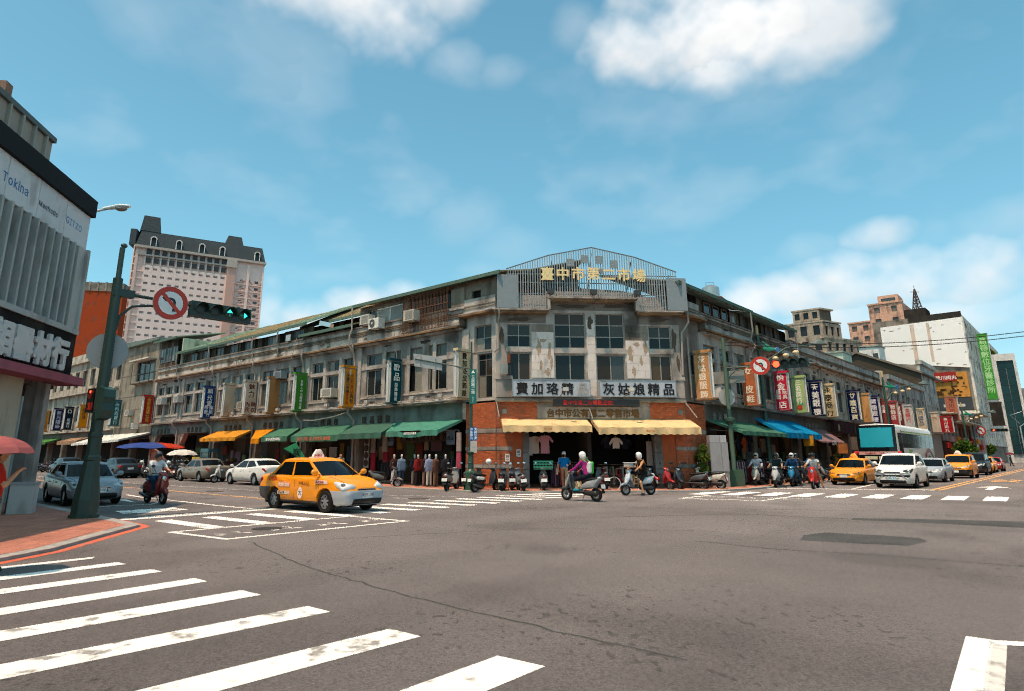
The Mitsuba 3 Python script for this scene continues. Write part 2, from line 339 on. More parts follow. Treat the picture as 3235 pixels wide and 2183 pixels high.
def lines(nm, segs, mat='whitepaint', z=road_z):
    put(nm, sheet2(union_all([line(p, w) for p, w in segs]), z), mat, parent=mk)
def sheet2(g, z, c=(.5, .5, .5)):
    m = MB(c)
    for q in getattr(g, 'geoms', [g]):
        if q.area > 1e-6:
            r = sheet(q, z, c); m.add(r.v[0], r.f[0], c)
    return m
lines('waiting_box', [([(-6.83, 14.42), (-5.16, 13.25), (-2.08, 16.8), (-3.75, 18.08), (-6.83, 14.42)], .13)])
lines('waiting_box', [([(12.1, 26.55), (9.95, 24.22), (7.3, 25.45), (9.2, 27.5)], .13), ([(8.4, 26.95), (12.3, 25.3)], .07)])
put('waiting_box', sheet2(line([(8.2, 5.25), (4.3, 6.18)], .15).union(line([(4.42, 6.28), (1.4, 2.55)], .2)), road_z), 'whitepaint', parent=mk)
put('waiting_box', sheet2(line([(4.45, 6.1), (1.5, 2.45)], .12), road_z), 'oldwhite', parent=mk)
lines('stop_line', [([(-11.3, 15.9), (-9.3, 17.25), (-6.7, 20.45), (-5.9, 21.5)], .34)])
lines('stop_line', [([(-9.35, 17.75), (-6.95, 20.75)], .1)])
lines('stop_line', [([(13.4, 33.3), (21.2, 31.5)], .3)])
lines('lane_line', [([(-15.22, 27.83), (-13.8, 26.25), (-12.12, 24.84), (-8.95, 21.9), (-7.2, 20.5)], .13), ([(-11.9, 24.5), (-11.4, 22.4), (-13.0, 21.2)], .12), ([(-15.5, 19.9), (-11.9, 17.4)], .12)])
lines('lane_line', [([(-4.6, 27.76), (-1.2, 26.3)], .13), ([(-3.7, 25.75), (-2.2, 25.0)], .1), ([(-17.74, 36.32), (-16.35, 35.51)], .1), ([(-40, 56), (-17.9, 36.4), (-6, 27.4)], .08)], 'oldwhite')
lines('centre_line', [([(-60, 70.5), (-18.73, 34.15), (-15.35, 31.35), (-8.71, 25.42), (-6.6, 23.4)], .15)], 'yellowpaint')
lines('centre_line', [([(21.0, 31.45), (69.9, 85.4), (160, 186)], .16), ([(21.35, 31.35), (70.4, 85.1), (161, 185.6)], .16)], 'yellowpaint')
lines('lane_line', [([(17.9, 32.6), (22.3, 38.17), (32, 49)], .13), ([(40, 58), (60, 81)], .12)])
dA = np.array([.66, .75]); pA = np.array([.75, -.66])
def onroad(o, pts): return [tuple(np.array(o) + p[0] * pA + p[1] * dA) for p in pts]
put('lane_arrow', sheet(onroad((25.6, 33.6), [(-.15, -2.6), (.15, -2.6), (.15, .2), (.75, .2), (0, 2.4), (-.75, .2), (-.15, .2)]), road_z), 'whitepaint', parent=mk)
dB = np.array([.755, -.656]); 
put('lane_arrow', sheet([(-13.6, 24.9), (-12.3, 23.2), (-12.95, 24.1), (-13.9, 24.75)], road_z), 'whitepaint', parent=mk)
def roadtext(s, o, ex, ey, hx, mat):
    m = MB(); text(m, s, (o[0], o[1], road_z), (ex[0], ex[1], 0), (ey[0], ey[1], 0), hx, (.7, .7, .7))
    if m.n: put('road_word', m, mat, parent=mk)
roadtext('慢', (-9.1, 19.9), np.array([-.68, .73]) * 1.0, np.array([-.85, -.95]), 1.5, 'whitepaint')
roadtext('公車', (31.5, 42), np.array([.72, -.62]), np.array([1.9, 2.2]), 2.0, 'yellowpaint')
# scooter pictograms of the waiting box
def picto(o, ex, ey, s, mat='oldwhite'):
    o, ex, ey = np.array(o), np.array(ex) * s, np.array(ey) * s
    g = union_all([line([(-.42, 0), (-.2, .28), (.1, .3), (.25, .1), (.45, .55)], .1), line([(.45, .55), (.3, .75)], .08), line([(-.1, .38), (-.45, .45)], .12)] + [Polygon([(cx + .17 * math.cos(t), .05 + .17 * math.sin(t)) for t in np.arange(10) * .628]) for cx in (-.42, .5)])
    m = sheet2(g, road_z); m.v = [np.column_stack([o + v[:, :1] * ex + v[:, 1:2] * ey, np.full(len(v), road_z)]) for v in m.v]
    put('scooter_symbol', m, mat, parent=mk)
u_, v_ = np.array([.66, .75]), np.array([-.78, .62])
for k in range(4): picto((-5.35 + .82 * k, 14.1 + .93 * k), u_, v_, .62)
for k in range(3): picto((8.9 + 1.0 * k, 26.2 - .5 * k), (.9, -.43), (.6, .75), .6)
g = Polygon([(4.2, 4.9), (4.45, 5.25), (4.75, 5.3), (9, 4.1), (8.6, 3.5), (4.35, 4.65)])
put('road_number', sheet2(g.buffer(.08).difference(g.buffer(-.06)), road_z), 'whitepaint', parent=mk)
put('road_patch', sheet([(7.18, 14.37), (6.5, 13.9), (6.05, 13.1), (6.9, 12.6), (7.67, 12.32), (8.4, 12.9), (8.6, 13.45), (8.0, 13.9)], .003), 'patchmat', kind='structure')
put('road_patch', sheet([(9.57, 17.6), (9.3, 17.15), (10.8, 16.2), (12.16, 15.24), (16, 13.2), (17, 14.3), (13.33, 16.68), (11.2, 17.3)], .003), 'patchmat', kind='structure')
from shapely.geometry import LineString
rg0 = np.random.default_rng(5)
def seam(pts, w):
    P = np.vstack([np.linspace(pts[i], pts[i + 1], 14)[:-1] for i in range(len(pts) - 1)] + [[pts[-1]]]); P = P + rg0.normal(0, .02, P.shape)
    put('road_seam', sheet2(LineString(P).buffer(w), .0025), 'patchmat', kind='structure')
seam([(4.0, 13.0), (4.93, 11.96), (6.11, 11.37), (7.95, 10.1), (12, 7.5)], .035)
seam([(-4.6, 12.9), (-2.6, 9.9), (-.9, 8.0), (1.6, 5.6)], .018)
seam([(-3.2, 13.2), (1, 15.2), (5, 14.6)], .02); seam([(3, 17.8), (7, 18.8), (9.3, 17.4)], .045); seam([(-2, 20), (3, 21.3), (8, 20.5), (14, 19.2)], .03)
seam([(-4.6, 33.2 - 5.6), (-2, 26.6)], .05)
def cover(x, y, r, c):
    k = put('manhole_cover', MB().lathe([(0, .006), (r * .9, .006), (r * .9, .004), (r, .008), (r, 0)], (x, y, 0), H(c), n=24), 'matte', kind='structure')
cover(-2.7, 25.35, .42, '4a423d'); cover(-5.0, 15.1, .33, '3a3735'); cover(21.6, 19.9, .36, '45403c'); cover(-12.5, 30.2, .4, '4a423d'); cover(-9.5, 29.6, .4, '4a423d')
# ---------------------------------------------------------------- the market building
rng = np.random.default_rng(11)
def jit(c, a=.1):
    k = 1 + rng.uniform(-a, a); return tuple(float(x) * k * (1 + rng.uniform(-a, a) * .12) for x in c)
CONC, CONC2, CONC3 = H('a89e96'), H('b9afa6'), H('877c73')
STONE, TRIM = H('e3d5cb'), H('9b8d7c')
BRICK, MORT, BAND = H('bb6644'), H('a98877'), H('a59a90')
DK = H('2b2623')
mkt = thing('market_building', 'old weathered grey market building with red brick corner, wrapping the street corner in the middle', 'market building')
def uz(v): return np.asarray(v)[:, [0, 2, 1]]
def wallpart(name, fr, u0, u1, z0, z1, holes, col, d0=-.3, d1=0., parent=mkt, mat='wallmat', kind=None):
    g = sbox(u0, z0, u1, z1)
    if holes: g = g.difference(union_all([sbox(min(a, b), c, max(a, b), d) for a, b, c, d in holes]))
    m = MB(col)
    for q in getattr(g, 'geoms', [g]): m.prism(q, d0, d1, fr=uz)
    return put(name, m, mat, parent=parent, fr=fr, kind=kind)
GLASS = [H('20282b'), H('1a1f21'), H('2b2f2e'), H('3a332c'), H('17191a'), H('20282b'), H('2b2f2e'), H('7d776c'), H('5c605d')]
def window(fr, u0, u1, z0, z1, cols=2, rows=1, d=-.14, fc=H('8f8a82'), parent=mkt, name='window', w=.05, panes=None, split=None, sill=True):
    u0, u1 = min(u0, u1), max(u0, u1)
    m = MB(fc)
    for a, b in ((u0, u0 + w), (u1 - w, u1)): m.box((a, d - .04, z0), (b, d + .03, z1))
    for a, b in ((z0, z0 + w), (z1 - w, z1)): m.box((u0 + w, d - .04, a), (u1 - w, d + .03, b))
    us = np.linspace(u0, u1, cols + 1); zs = np.linspace(z0, z1, rows + 1) if split is None else [z0] + [z0 + (z1 - z0) * s for s in split] + [z1]
    for q in us[1:-1]: m.box((q - w * .45, d - .035, z0 + w), (q + w * .45, d + .025, z1 - w))
    for q in zs[1:-1]:
        for i in range(cols): m.box((us[i] + w * .5, d - .035, q - w * .45), (us[i + 1] - w * .5, d + .022, q + w * .45))
    if sill: m.box((u0 - .06, d + .031, z0 - .07), (u1 + .06, .05, z0 - .002), TRIM)
    k = put(name, m, 'satin', parent=parent, fr=fr)
    for i in range(cols):
        for j in range(len(zs) - 1):
            c = jit(GLASS[rng.integers(len(GLASS))], .2) if panes is None else panes[(i + j * cols) % len(panes)]
            put('pane', MB(c).box((us[i] + w * .3, d - .012, zs[j] + w * .3), (us[i + 1] - w * .3, d, zs[j + 1] - w * .3)), 'darkglass', parent=k, fr=fr)
    return k
# --- windows of the two long wings
ZL, ZU = (5.1, 6.65), (6.92, 7.6)
L_UNITS = [(2.05, 11.1), (11.1, 16.7), (16.7, 23.05), (23.05, 29.4), (29.4, 35.6), (35.6, 41.2)]
R_UNITS = [(2.3, 9.0), (9.0, 17.0), (17.0, 23.3), (23.3, 29.7), (29.7, 36.4), (36.4, 43.5)]
def bays(ua, ub, n):
    p = (ub - ua - .5) / n
    return [(ua + .25 + p * i + .22, ua + .25 + p * (i + 1) - .22) for i in range(n)]
LW = [(3.52, 4.95), (5.45, 6.78), (7.3, 8.7), (9.0, 10.42)] + [b for u in L_UNITS[1:] for b in bays(*u, 3)]
RW = bays(2.3, 9.0, 3) + bays(9, 17, 4) + [b for u in R_UNITS[2:] for b in bays(*u, 3)]
for fr, ws, u0, u1, extra in ((FL, LW, 2.05, 41.2, []), (FRR, RW, 2.3, 43.5, [])):
    holes = [(a, b, *ZL) for a, b in ws] + [(a, b, *ZU) for a, b in ws]
    wallpart('wall', fr, u0, u1, 4.3, 8.2, holes, CONC if fr is FL else H('bdb3a8'))
    for a, b in ws:
        c = rng.integers(3)
        window(fr, a, b, *ZL, cols=2, fc=[H('8d857b'), H('6b5a4a'), H('a9a59f')][c])
        window(fr, a, b, *ZU, cols=2, fc=[H('7d756b'), H('5b4c3f'), H('8c8880')][c], sill=False)
# corner pieces of the upper floor beside the stone front: a tall window over a door
wallpart('wall', FL, 0, 2.05, 4.3, 8.85, [(.3, 1.5, 6.88, 8.22), (.26, 1.26, 4.45, 6.72)], CONC2)
window(FL, .3, 1.5, 6.88, 8.22, 2, 2); window(FL, .26, 1.26, 4.45, 6.72, 2, fc=H('6e655c'), split=(.5, .86), sill=False)
wallpart('wall', FRR, 0, 2.3, 4.3, 8.85, [(.95, 1.75, 5.75, 6.9)], CONC3)
window(FRR, .95, 1.75, 5.75, 6.9, 2)
# pilasters, transoms, ledges, cornices, parapets
def trims(fr, units, ua, ub, par, c):
    def one(nm, lo, hi): put(nm, MB(jit(CONC2, .08)).box(lo, hi), 'wallmat', parent=mkt, fr=fr)
    for q in sorted({x for ab in units for x in ab}): one('pilaster', (q - .24, 0, 4.47), (q + .24, .1, 8.12))
    for a, b in units:
        n = 4 if b - a > 7 else 3
        for i in range(1, n):
            q = a + .25 + (b - a - .5) / n * i; one('mullion', (q - .13, 0, 5.03), (q + .13, .055, 7.7))
        one('string_course', (a + .25, 0, 6.68), (b - .25, .062, 6.86)); one('string_course', (a + .25, 0, 4.92), (b - .25, .068, 5.02))
    put('ledge', MB(CONC3).box((ua, -.1, 4.28), (ub, .42, 4.4)).box((ua, -.1, 4.402), (ub, .3, 4.46), CONC), 'wallmat', parent=mkt, fr=fr)
    put('cornice', MB(CONC2).box((ua, -.3, 8.15), (ub, .28, 8.24)).box((ua, -.3, 8.242), (ub, .5, 8.34), H('8d6f55')).box((ua, -.3, 8.342), (ub, .38, 8.39)), 'wallmat', parent=mkt, fr=fr)
    m = MB(CONC2)
    m.box((ua, -.3, 8.39), (ub, .06, par)); 
    for z in (8.86, 8.97, 9.06):
        if z < par - .1: m.box((ua, .061, z), (ub, .11, z + .055), H('80705f'))
    m.box((ua, -.32, par), (ub, .14, par + .09), CONC3)
    put('parapet', m, 'wallmat', parent=mkt, fr=fr)
trims(FL, L_UNITS, 2.3, 41.2, 9.38, CONC)
trims(FRR, R_UNITS[:2], 2.5, 17.2, 9.25, CONC); trims(FRR, R_UNITS[2:], 17.2, 43.5, 9.62, CONC2)
for fr, e in ((FL, 2.29), (FRR, 2.49)):
    put('cornice', MB(CONC2).box((.0, -.3, 8.75), (e, .5, 8.86), H('8d6f55')).box((.0, -.3, 8.862), (e, .4, 8.93)).box((e - .1, .0, 8.34), (e, .38, 8.748), CONC3), 'wallmat', parent=mkt, fr=fr)
    put('parapet', MB(CONC2).box((0, -.3, 8.93), (e, .05, 9.75)).box((.0, .051, 9.2), (e, .1, 9.26), TRIM).box((0, .051, 9.34), (e, .1, 9.39), TRIM), 'wallmat', parent=mkt, fr=fr)
# --- ground floor arcades
def arcade(fr, ua, ub, cols, lint, back):
    put('lintel', MB(lint).box((ua, -.3, 3.42), (ub, 0, 4.28)), 'wallmat', parent=mkt, fr=fr)
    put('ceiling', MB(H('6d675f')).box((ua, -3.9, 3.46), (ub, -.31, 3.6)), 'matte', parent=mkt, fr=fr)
    put('floor', MB(H('6f5a50')).box((ua, -3.9, .0), (ub, -.0, .075)), 'matte', parent=mkt, fr=fr)
    m = MB(back); q = ua
    while q < ub:
        w = min(rng.uniform(.9, 2.2), ub - q); z = rng.uniform(2.3, 3.4)
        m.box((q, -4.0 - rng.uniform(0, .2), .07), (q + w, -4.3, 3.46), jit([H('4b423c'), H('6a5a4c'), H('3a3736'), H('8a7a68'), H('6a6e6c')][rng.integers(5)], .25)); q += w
    put('shop_front', m, 'matte', parent=mkt, fr=fr)
    q = ua + .6
    while q < ub - 1.2:
        w = rng.uniform(.35, 1.1); z = rng.uniform(.5, 2.0); cc = jit([H('b8a68c'), H('9a4a3c'), H('5a7a8c'), H('c9c2b4'), H('6a8a5c'), H('b08a3c'), H('8c6a7a')][rng.integers(7)], .3)
        put('display_panel', MB(cc).box((q, -3.7 + rng.uniform(0, 1.6), z), (q + w, -3.5 + rng.uniform(1.6, 1.7), z + rng.uniform(.4, 1.1))) if False else MB(cc).box((q, -3.2, z), (q + w, -3.12, z + rng.uniform(.4, 1.1))), 'matte', parent=mkt, fr=fr); q += w + rng.uniform(.05, .8)
    for c in cols: put('column', MB(H('7f766c')).box((c - .28, -.5, .07), (c + .28, -.002, 3.42)).box((c - .33, -.53, .07), (c + .33, .03, .55), H('6b625a')), 'wallmat', parent=mkt, fr=fr)
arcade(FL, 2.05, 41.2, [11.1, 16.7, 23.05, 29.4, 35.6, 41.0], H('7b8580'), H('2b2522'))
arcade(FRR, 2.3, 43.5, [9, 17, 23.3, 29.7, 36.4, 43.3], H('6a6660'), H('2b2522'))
for c in (29.4, 35.6, 41.0):      # haunches under the beam of the last shops
    for s in (-1, 1): put('bracket', MB(H('a89f95')).prism([(c + s * .28, 2.55), (c + s * .28, 3.42), (c + s * .95, 3.42)], -.45, -.05, fr=uz), 'wallmat', parent=mkt, fr=FL)
put('light_stop_mass', MB(H('5b544d')).prism(P2(FL, (41.2, -.32), (0, -.32)) + P2(FC, (9.61, -.32)) + P2(FRR, (43.5, -.32), (43.5, -9), (6, -9)) + P2(FL, (6, -9), (41.2, -9)), 3.62, 8.3), 'matte', parent=mkt)  # unseen solid mass added behind the walls to stop light leaks
# --- brick corner with stone bands
def bricks(fr, regs, bands, lo=0.07, hi=4.2):
    g = union_all([sbox(*r) for r in regs]); m0 = MB(MORT)
    for q in getattr(g, 'geoms', [g]): m0.prism(q, -.3, -.0, fr=uz)
    k = put('brick_wall', m0, 'wallmat', parent=mkt, fr=fr)
    m, z, row = MB(), lo, 0
    us = [r[0] for r in regs] + [r[2] for r in regs]; umin, umax = min(us), max(us)
    while z < hi:
        if not any(a - .06 < z < b for a, b in bands):
            q = umin - (row % 2) * .11
            while q < umax:
                cell = sbox(q + .005, z + .005, q + .215, z + .065).intersection(g)
                if cell.area > .002:
                    a, b, c, d = cell.bounds; m.box((a, .0, b), (c, .012 + rng.uniform(0, .004), d), jit(BRICK, .2))
                q += .22
        z += .07; row += 1
    put('brick', m, 'worn', parent=k, fr=fr, kind='stuff')
    for a, b in bands:
        for r in regs:
            if r[1] < a and r[3] > b: put('stone_band', MB(BAND).box((r[0], .0, a), (r[2], .03, b)), 'wallmat', parent=k, fr=fr)
BANDS = [(1.0, 1.17), (1.86, 2.03), (2.7, 2.87)]
bricks(FL, [(0.02, .07, 2.03, 4.2)], BANDS); bricks(FRR, [(0.02, .07, 2.28, 4.2)], BANDS)
bricks(FC, [(.02, .07, .8, 4.2), (.8, 3.38, 2.05, 4.2)], BANDS[:2] + [(2.7, 2.87)]); bricks(FC, [(9.05, .07, 9.59, 4.2), (7.82, 3.38, 9.05, 4.2)], BANDS)
put('brick_wall', MB(BRICK).box((.8, -.3, .07), (1.31, -.05, 3.4)).box((8.34, -.3, .07), (9.05, -.05, 3.4)), 'worn', parent=mkt, fr=FC)
for a, b in ((1.31, 1.63), (7.94, 8.34)):
    for i, z in enumerate((.07, .95, 1.75, 2.55)): put('jamb_stone', MB(jit(H('8d8a86'), .1)).box((a, -.4, z + .008), (b, .01, z + (.87 if i == 0 else .79))), 'wallmat', parent=mkt, fr=FC)
put('lintel', MB(H('a39d95')).box((2.05, -.3, 3.38), (7.82, 0, 4.2)).box((2.4, .0, 3.42), (7.3, .04, 3.98), H('b3aca2')), 'wallmat', parent=mkt, fr=FC)
put('lintel', MB(H('6f6a63')).box((.8, -.45, 2.95), (9.05, -.301, 3.6)), 'wallmat', parent=mkt, fr=FC)
m = MB(); text(m, '台中市公有第二零售市場', (2.5, .045, 3.5), (1, 0, 0), (0, 0, 1), .43, H('6d5536'), bold=2, thick=-.03)
put('carved_letters', m, 'matte', parent=mkt, fr=FC)
put('shop_floor', MB(H('5d524b')).prism(P2(FL, (2.0, -.31), (0, -.31)) + P2(FC, (9.6, -.31)) + P2(FRR, (2.2, -.31), (4, -9)) + P2(FL, (4, -9)), .0, .07), 'matte', parent=mkt)
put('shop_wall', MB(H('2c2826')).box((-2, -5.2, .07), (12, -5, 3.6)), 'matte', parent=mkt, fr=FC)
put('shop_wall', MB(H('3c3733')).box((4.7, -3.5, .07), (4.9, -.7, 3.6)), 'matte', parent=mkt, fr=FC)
# --- stone front of the upper floor
cw = [(.56, 1.79, 7.0, 8.19), (.58, 1.77, 5.3, 6.7), (3.03, 4.65, 6.95, 8.8), (3.03, 4.6, 5.3, 6.63), (5.18, 6.7, 6.95, 8.8), (5.18, 6.66, 5.3, 6.63), (7.98, 9.16, 6.95, 8.16), (8.0, 9.1, 5.3, 6.62)]
wallpart('wall', FC, 0, 9.61, 4.3, 9.46, cw + [(-1, 2.66, 8.82, 10), (7.34, 12, 8.82, 10)], CONC2)
BR, TE = H('46382f'), H('1d2628')
for i, w in enumerate(cw):
    top = i % 2 == 0; big = i in (2, 4)
    pn = [TE, TE, jit(GLASS[2]), H('4d4a44'), BR, BR] if big else ([TE, jit(TE), H('3f413d'), H('3c3f3c')] if top else [[H('1c2224'), H('3a302a')], [TE, TE], [H('33291f'), H('4a4f50')], [H('57442f'), H('3a2f28')]][i // 2])
    window(FC, *w, cols=2, rows=3 if big else (2 if top else 1), panes=pn, sill=False, d=-.12, fc=H('9d968c'))
    if top: put('sill', MB(CONC2).box((w[0] - .05, 0, w[2] - .26), (w[1] + .05, .07, w[2] - .01)), 'wallmat', parent=mkt, fr=FC)
def tiles(u0, u1, zs, ws, top):
    for r, z in enumerate(zs[:-1]):
        q = u0; cuts = [u0] + ([u0 + (u1 - u0) * f for f in ws[r % len(ws)]]) + [u1]
        for a, b in zip(cuts[:-1], cuts[1:]):
            put('stone_tile', MB(jit(STONE, .07) if z < top else jit(H('8f8478'), .12)).box((a + .006, 0, z + .006), (b - .006, .03 + rng.uniform(0, .006), zs[r + 1] - .006)), 'worn' if z < top else 'wallmat', parent=mkt, fr=FC)
zt = list(np.arange(5.42, 8.4, .395))
tiles(1.83, 2.98, zt, [(.25, .82), (.55,), (.18, .7)], 7.6); tiles(6.74, 7.94, zt, [(.3, .8), (.5,), (.15, .62)], 7.3)
tiles(4.7, 5.14, list(np.arange(4.5, 8.9, .44)), [(), (), ()], 8.2)
put('wall', MB(CONC).box((.0, 0, 4.42), (.78, .2, 5.32)).box((-.04, 0, 5.32), (.82, .25, 5.5), CONC2).box((9.1, 0, 4.42), (9.62, .2, 5.32)).box((9.06, 0, 5.32), (9.66, .25, 5.5), CONC2), 'wallmat', parent=mkt, fr=FC)
put('ledge', MB(TRIM).box((-.05, -.1, 4.2), (9.66, .24, 4.3)).box((-.05, -.1, 4.302), (9.66, .16, 4.38), CONC2), 'wallmat', parent=mkt, fr=FC)
m = MB(CONC2)
for a, b, z in ((-.1, 2.68, 8.72), (7.32, 9.72, 8.72), (2.66, 7.34, 9.38)):
    m.box((a, -.3, z), (b, .42, z + .09), H('9a846c')).box((a, -.3, z + .092), (b, .62, z + .15)); 
m.box((2.62, -.1, 8.87), (2.76, .6, 9.378)).box((7.24, -.1, 8.87), (7.38, .6, 9.378))
put('cornice', m, 'wallmat', parent=mkt, fr=FC)
put('soffit_strip', MB(CONC3).box((.0, .0, 8.25), (2.6, .012, 8.7)).box((7.4, .0, 8.25), (9.61, .012, 8.7)).box((2.7, .0, 8.95), (7.3, .012, 9.36)), 'wallmat', parent=mkt, fr=FC)  # flat darker strips on the wall just below the cornice
put('parapet', MB(CONC2).box((0, -.9, 8.88), (9.61, -.62, 9.9)).box((2.7, -.6, 9.54), (7.3, -.32, 10.05)).box((2.7, -.319, 9.7), (7.3, -.25, 9.78), TRIM), 'wallmat', parent=mkt, fr=FC)
# --- attic storeys and roofs
def roof(fr, pts_front, pts_back, c, t=.06, parent=mkt):
    m = MB(c); f = np.array(pts_front, float); b = np.array(pts_back, float); n = len(f)
    v = np.vstack([f, b, f + [0, 0, t], b + [0, 0, t]]); F = []
    for i in range(n - 1): F += [[i, i + 1, n + i + 1, n + i], [2 * n + i, 3 * n + i, 3 * n + i + 1, 2 * n + i + 1], [i, 2 * n + i, 2 * n + i + 1, i + 1], [n + i, n + i + 1, 3 * n + i + 1, 3 * n + i]]
    F += [[0, n, 3 * n, 2 * n], [n - 1, 3 * n - 1, 4 * n - 1, 2 * n - 1]]
    return put('roof', m.add(v, F), 'worn', parent=parent, fr=fr)
CREAM, GRN = H('b59f7c'), H('97a790')
def sheetroof(fr, u0, u1, ze, zr, d0=.45, d1=-4.2, c=CREAM):
    """corrugated sheet roof with a green gutter board"""
    k = roof(fr, [(u0, d0, ze), (u1, d0, ze)], [(u0, d1, zr), (u1, d1, zr)], c)
    put('gutter', MB(H('5f7468')).box((u0 - .05, d0, ze - .12), (u1 + .05, d0 + .09, ze + .07)), 'worn', parent=mkt, fr=fr)
    m = MB(jit(c, .03)); sl = (zr - ze) / (d1 - d0)
    for q in np.arange(u0 + .15, u1, .3): m.bar((q, d0 + .02, ze + .075), (q, d1, zr + .075), .07, .03)
    put('rib', m, 'worn', parent=k, fr=fr, kind='stuff')
def boards(fr, u0, u1, z0, z1, d=-.25, c=H('4a4038')):
    m = MB(H('2a2522')); m.box((u0, d - .12, z0), (u1, d, z1)); q = u0
    while q < u1 - .05:
        w = min(rng.uniform(.25, .6), u1 - q); t = rng.integers(5)
        cc = [c, H('5d5148'), H('37302b'), H('6b635b'), H('20201f')][t]
        m.box((q + .015, d, z0 + .03), (q + w - .015, d + .035, z1 - .03), jit(cc, .15)); q += w
    put('attic_wall', m, 'wallmat', parent=mkt, fr=fr)
# left wing, nearest shop: tall attic with white window, rusty grille
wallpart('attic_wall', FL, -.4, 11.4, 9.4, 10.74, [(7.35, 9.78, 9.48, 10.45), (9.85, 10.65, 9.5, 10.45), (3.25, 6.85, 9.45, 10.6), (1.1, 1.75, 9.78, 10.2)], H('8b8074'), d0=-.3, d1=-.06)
window(FL, 7.35, 9.78, 9.48, 10.45, 2, fc=H('d9d5cd'), panes=[H('7d7a74'), H('8d8a83')], d=-.16, w=.07); window(FL, 9.85, 10.65, 9.5, 10.45, 1, d=-.2)
window(FL, 3.25, 6.85, 9.45, 10.6, 4, fc=H('55402f'), panes=[H('2c2622'), H('1d1a18'), H('40362e')], d=-.2); put('pane', MB(H('0c0b0b')).box((1.1, -.25, 9.78), (1.75, -.2, 10.2)), 'matte', parent=mkt, fr=FL)  # the near-black sheet paints the dark inside of a small wall hole
put('attic_wall', MB(H('8c8072')).box((2.2, -.059, 9.42), (3.2, .06, 10.5)).box((2.1, .0, 9.3), (3.25, .16, 9.42), CONC2), 'wallmat', parent=mkt, fr=FL)
gk = thing('window_grille', 'rusty brown cage of vertical bars over the attic window of the left wing', 'window grille')
RU = H('6b4733')
for i, q in enumerate(np.arange(3.2, 6.95, .115)): put('bar', MB(jit(RU, .2)).box((q - .012, .3, 8.45), (q + .012, .324, 10.62)), 'matte', parent=gk, fr=FL)
m = MB(RU)
for z in (8.45, 9.1, 9.75, 10.6): m.box((3.17, .325, z), (6.93, .35, z + .04)).box((3.17, -.05, z), (3.2, .324, z + .03)).box((6.9, -.05, z), (6.93, .324, z + .03))
put('rail', m, 'matte', parent=gk, fr=FL)
sheetroof(FL, -.6, 11.45, 10.78, 12.0, d0=.42, d1=-4.5)
# left wing, the lower shops
boards(FL, 11.6, 17.3, 9.42, 9.6); sheetroof(FL, 11.55, 17.4, 9.62, 10.35, d0=.4, d1=-2.0)
boards(FL, 11.6, 21, 9.8, 11.0, d=-2.4, c=H('2c2724')); sheetroof(FL, 11.55, 20.5, 10.9, 12.9, d0=-1.6, d1=-5.5)
for a, b, ze, c in ((16.9, 20.4, 10.45, GRN), (20.45, 23.8, 10.4, CREAM), (23.8, 30.8, 10.42, CREAM), (30.8, 37.3, 10.46, GRN)):
    boards(FL, a, b, 9.42, ze - .1); sheetroof(FL, a, b, ze, ze + 2.45, d0=.3, d1=-5.0, c=c)
    for q in np.arange(a + .9, b - .8, 2.3): window(FL, q, q + 1.1, 9.55, ze - .25, 2, d=-.16, fc=H('5b5047'), sill=False)
boards(FL, 37.3, 41.2, 9.42, 11.8, d=.02); sheetroof(FL, 36.9, 41.6, 11.9, 12.9, d0=.55, d1=-4, c=H('a7b3a2'))
for q in (37.5, 38.75, 40.0): window(FL, q, q + 1.1, 9.9, 11.2, 2, 2, d=.07, fc=H('5b5047'), sill=False)
put('attic_wall', MB(H('b9bda6')).prism([(36.9, 9.4), (36.9, 11.85), (36.7, 11.85), (36.7, 9.4)], -4, .0, fr=uz), 'wallmat', parent=mkt, fr=FL)
# right wing
boards(FRR, -.4, 9.0, 9.3, 10.35, c=H('6a5b4d')); sheetroof(FRR, -.6, 9.3, 10.42, 11.7, d0=.42, d1=-4.5, c=H('8f9a8e'))
for q in (3.5, 4.7, 5.9, 7.1): window(FRR, q, q + .85, 9.5, 10.15, 1, d=-.12, fc=H('6b4a36'), sill=False)
boards(FRR, 9.0, 17.2, 9.3, 10.3, c=H('574b41')); sheetroof(FRR, 9.3, 17.6, 10.36, 11.5, d0=.42, d1=-4.5, c=H('8f9a8e'))
roof(FRR, [(17.2, -.35, 8.4), (43.5, -.35, 8.4)], [(17.2, -8, 9.2), (43.5, -8, 9.2)], H('77716a'))
put('pier', MB(CONC2).box((43.1, -.4, 8.3), (43.7, .3, 9.95)), 'wallmat', parent=mkt, fr=FRR)
# behind the sign screen: dark shed gable on the left half, low wall on the right
put('attic_wall', MB(H('54463d')).prism([(-.3, 8.9), (4.85, 8.9), (4.85, 11.85), (-.3, 10.75)], -2.4, -2.2, fr=uz), 'matte', parent=mkt, fr=FC)
put('attic_wall', MB(H('b3a695')).prism([(4.9, 8.9), (9.9, 8.9), (9.9, 10.3), (7.5, 10.85), (5.2, 10.95), (4.9, 11.2)], -3.2, -3.0, fr=uz), 'wallmat', parent=mkt, fr=FC)
put('attic_wall', MB(H('7d4434')).box((-.3, -1.9, 10.15), (2.2, -1.8, 10.5)), 'worn', parent=mkt, fr=FC)
roof(FC, [(-.6, -.9, 10.82), (4.9, -.9, 12.0)], [(-.6, -7, 10.9), (4.9, -7, 12.1)], H('6f7d70'))
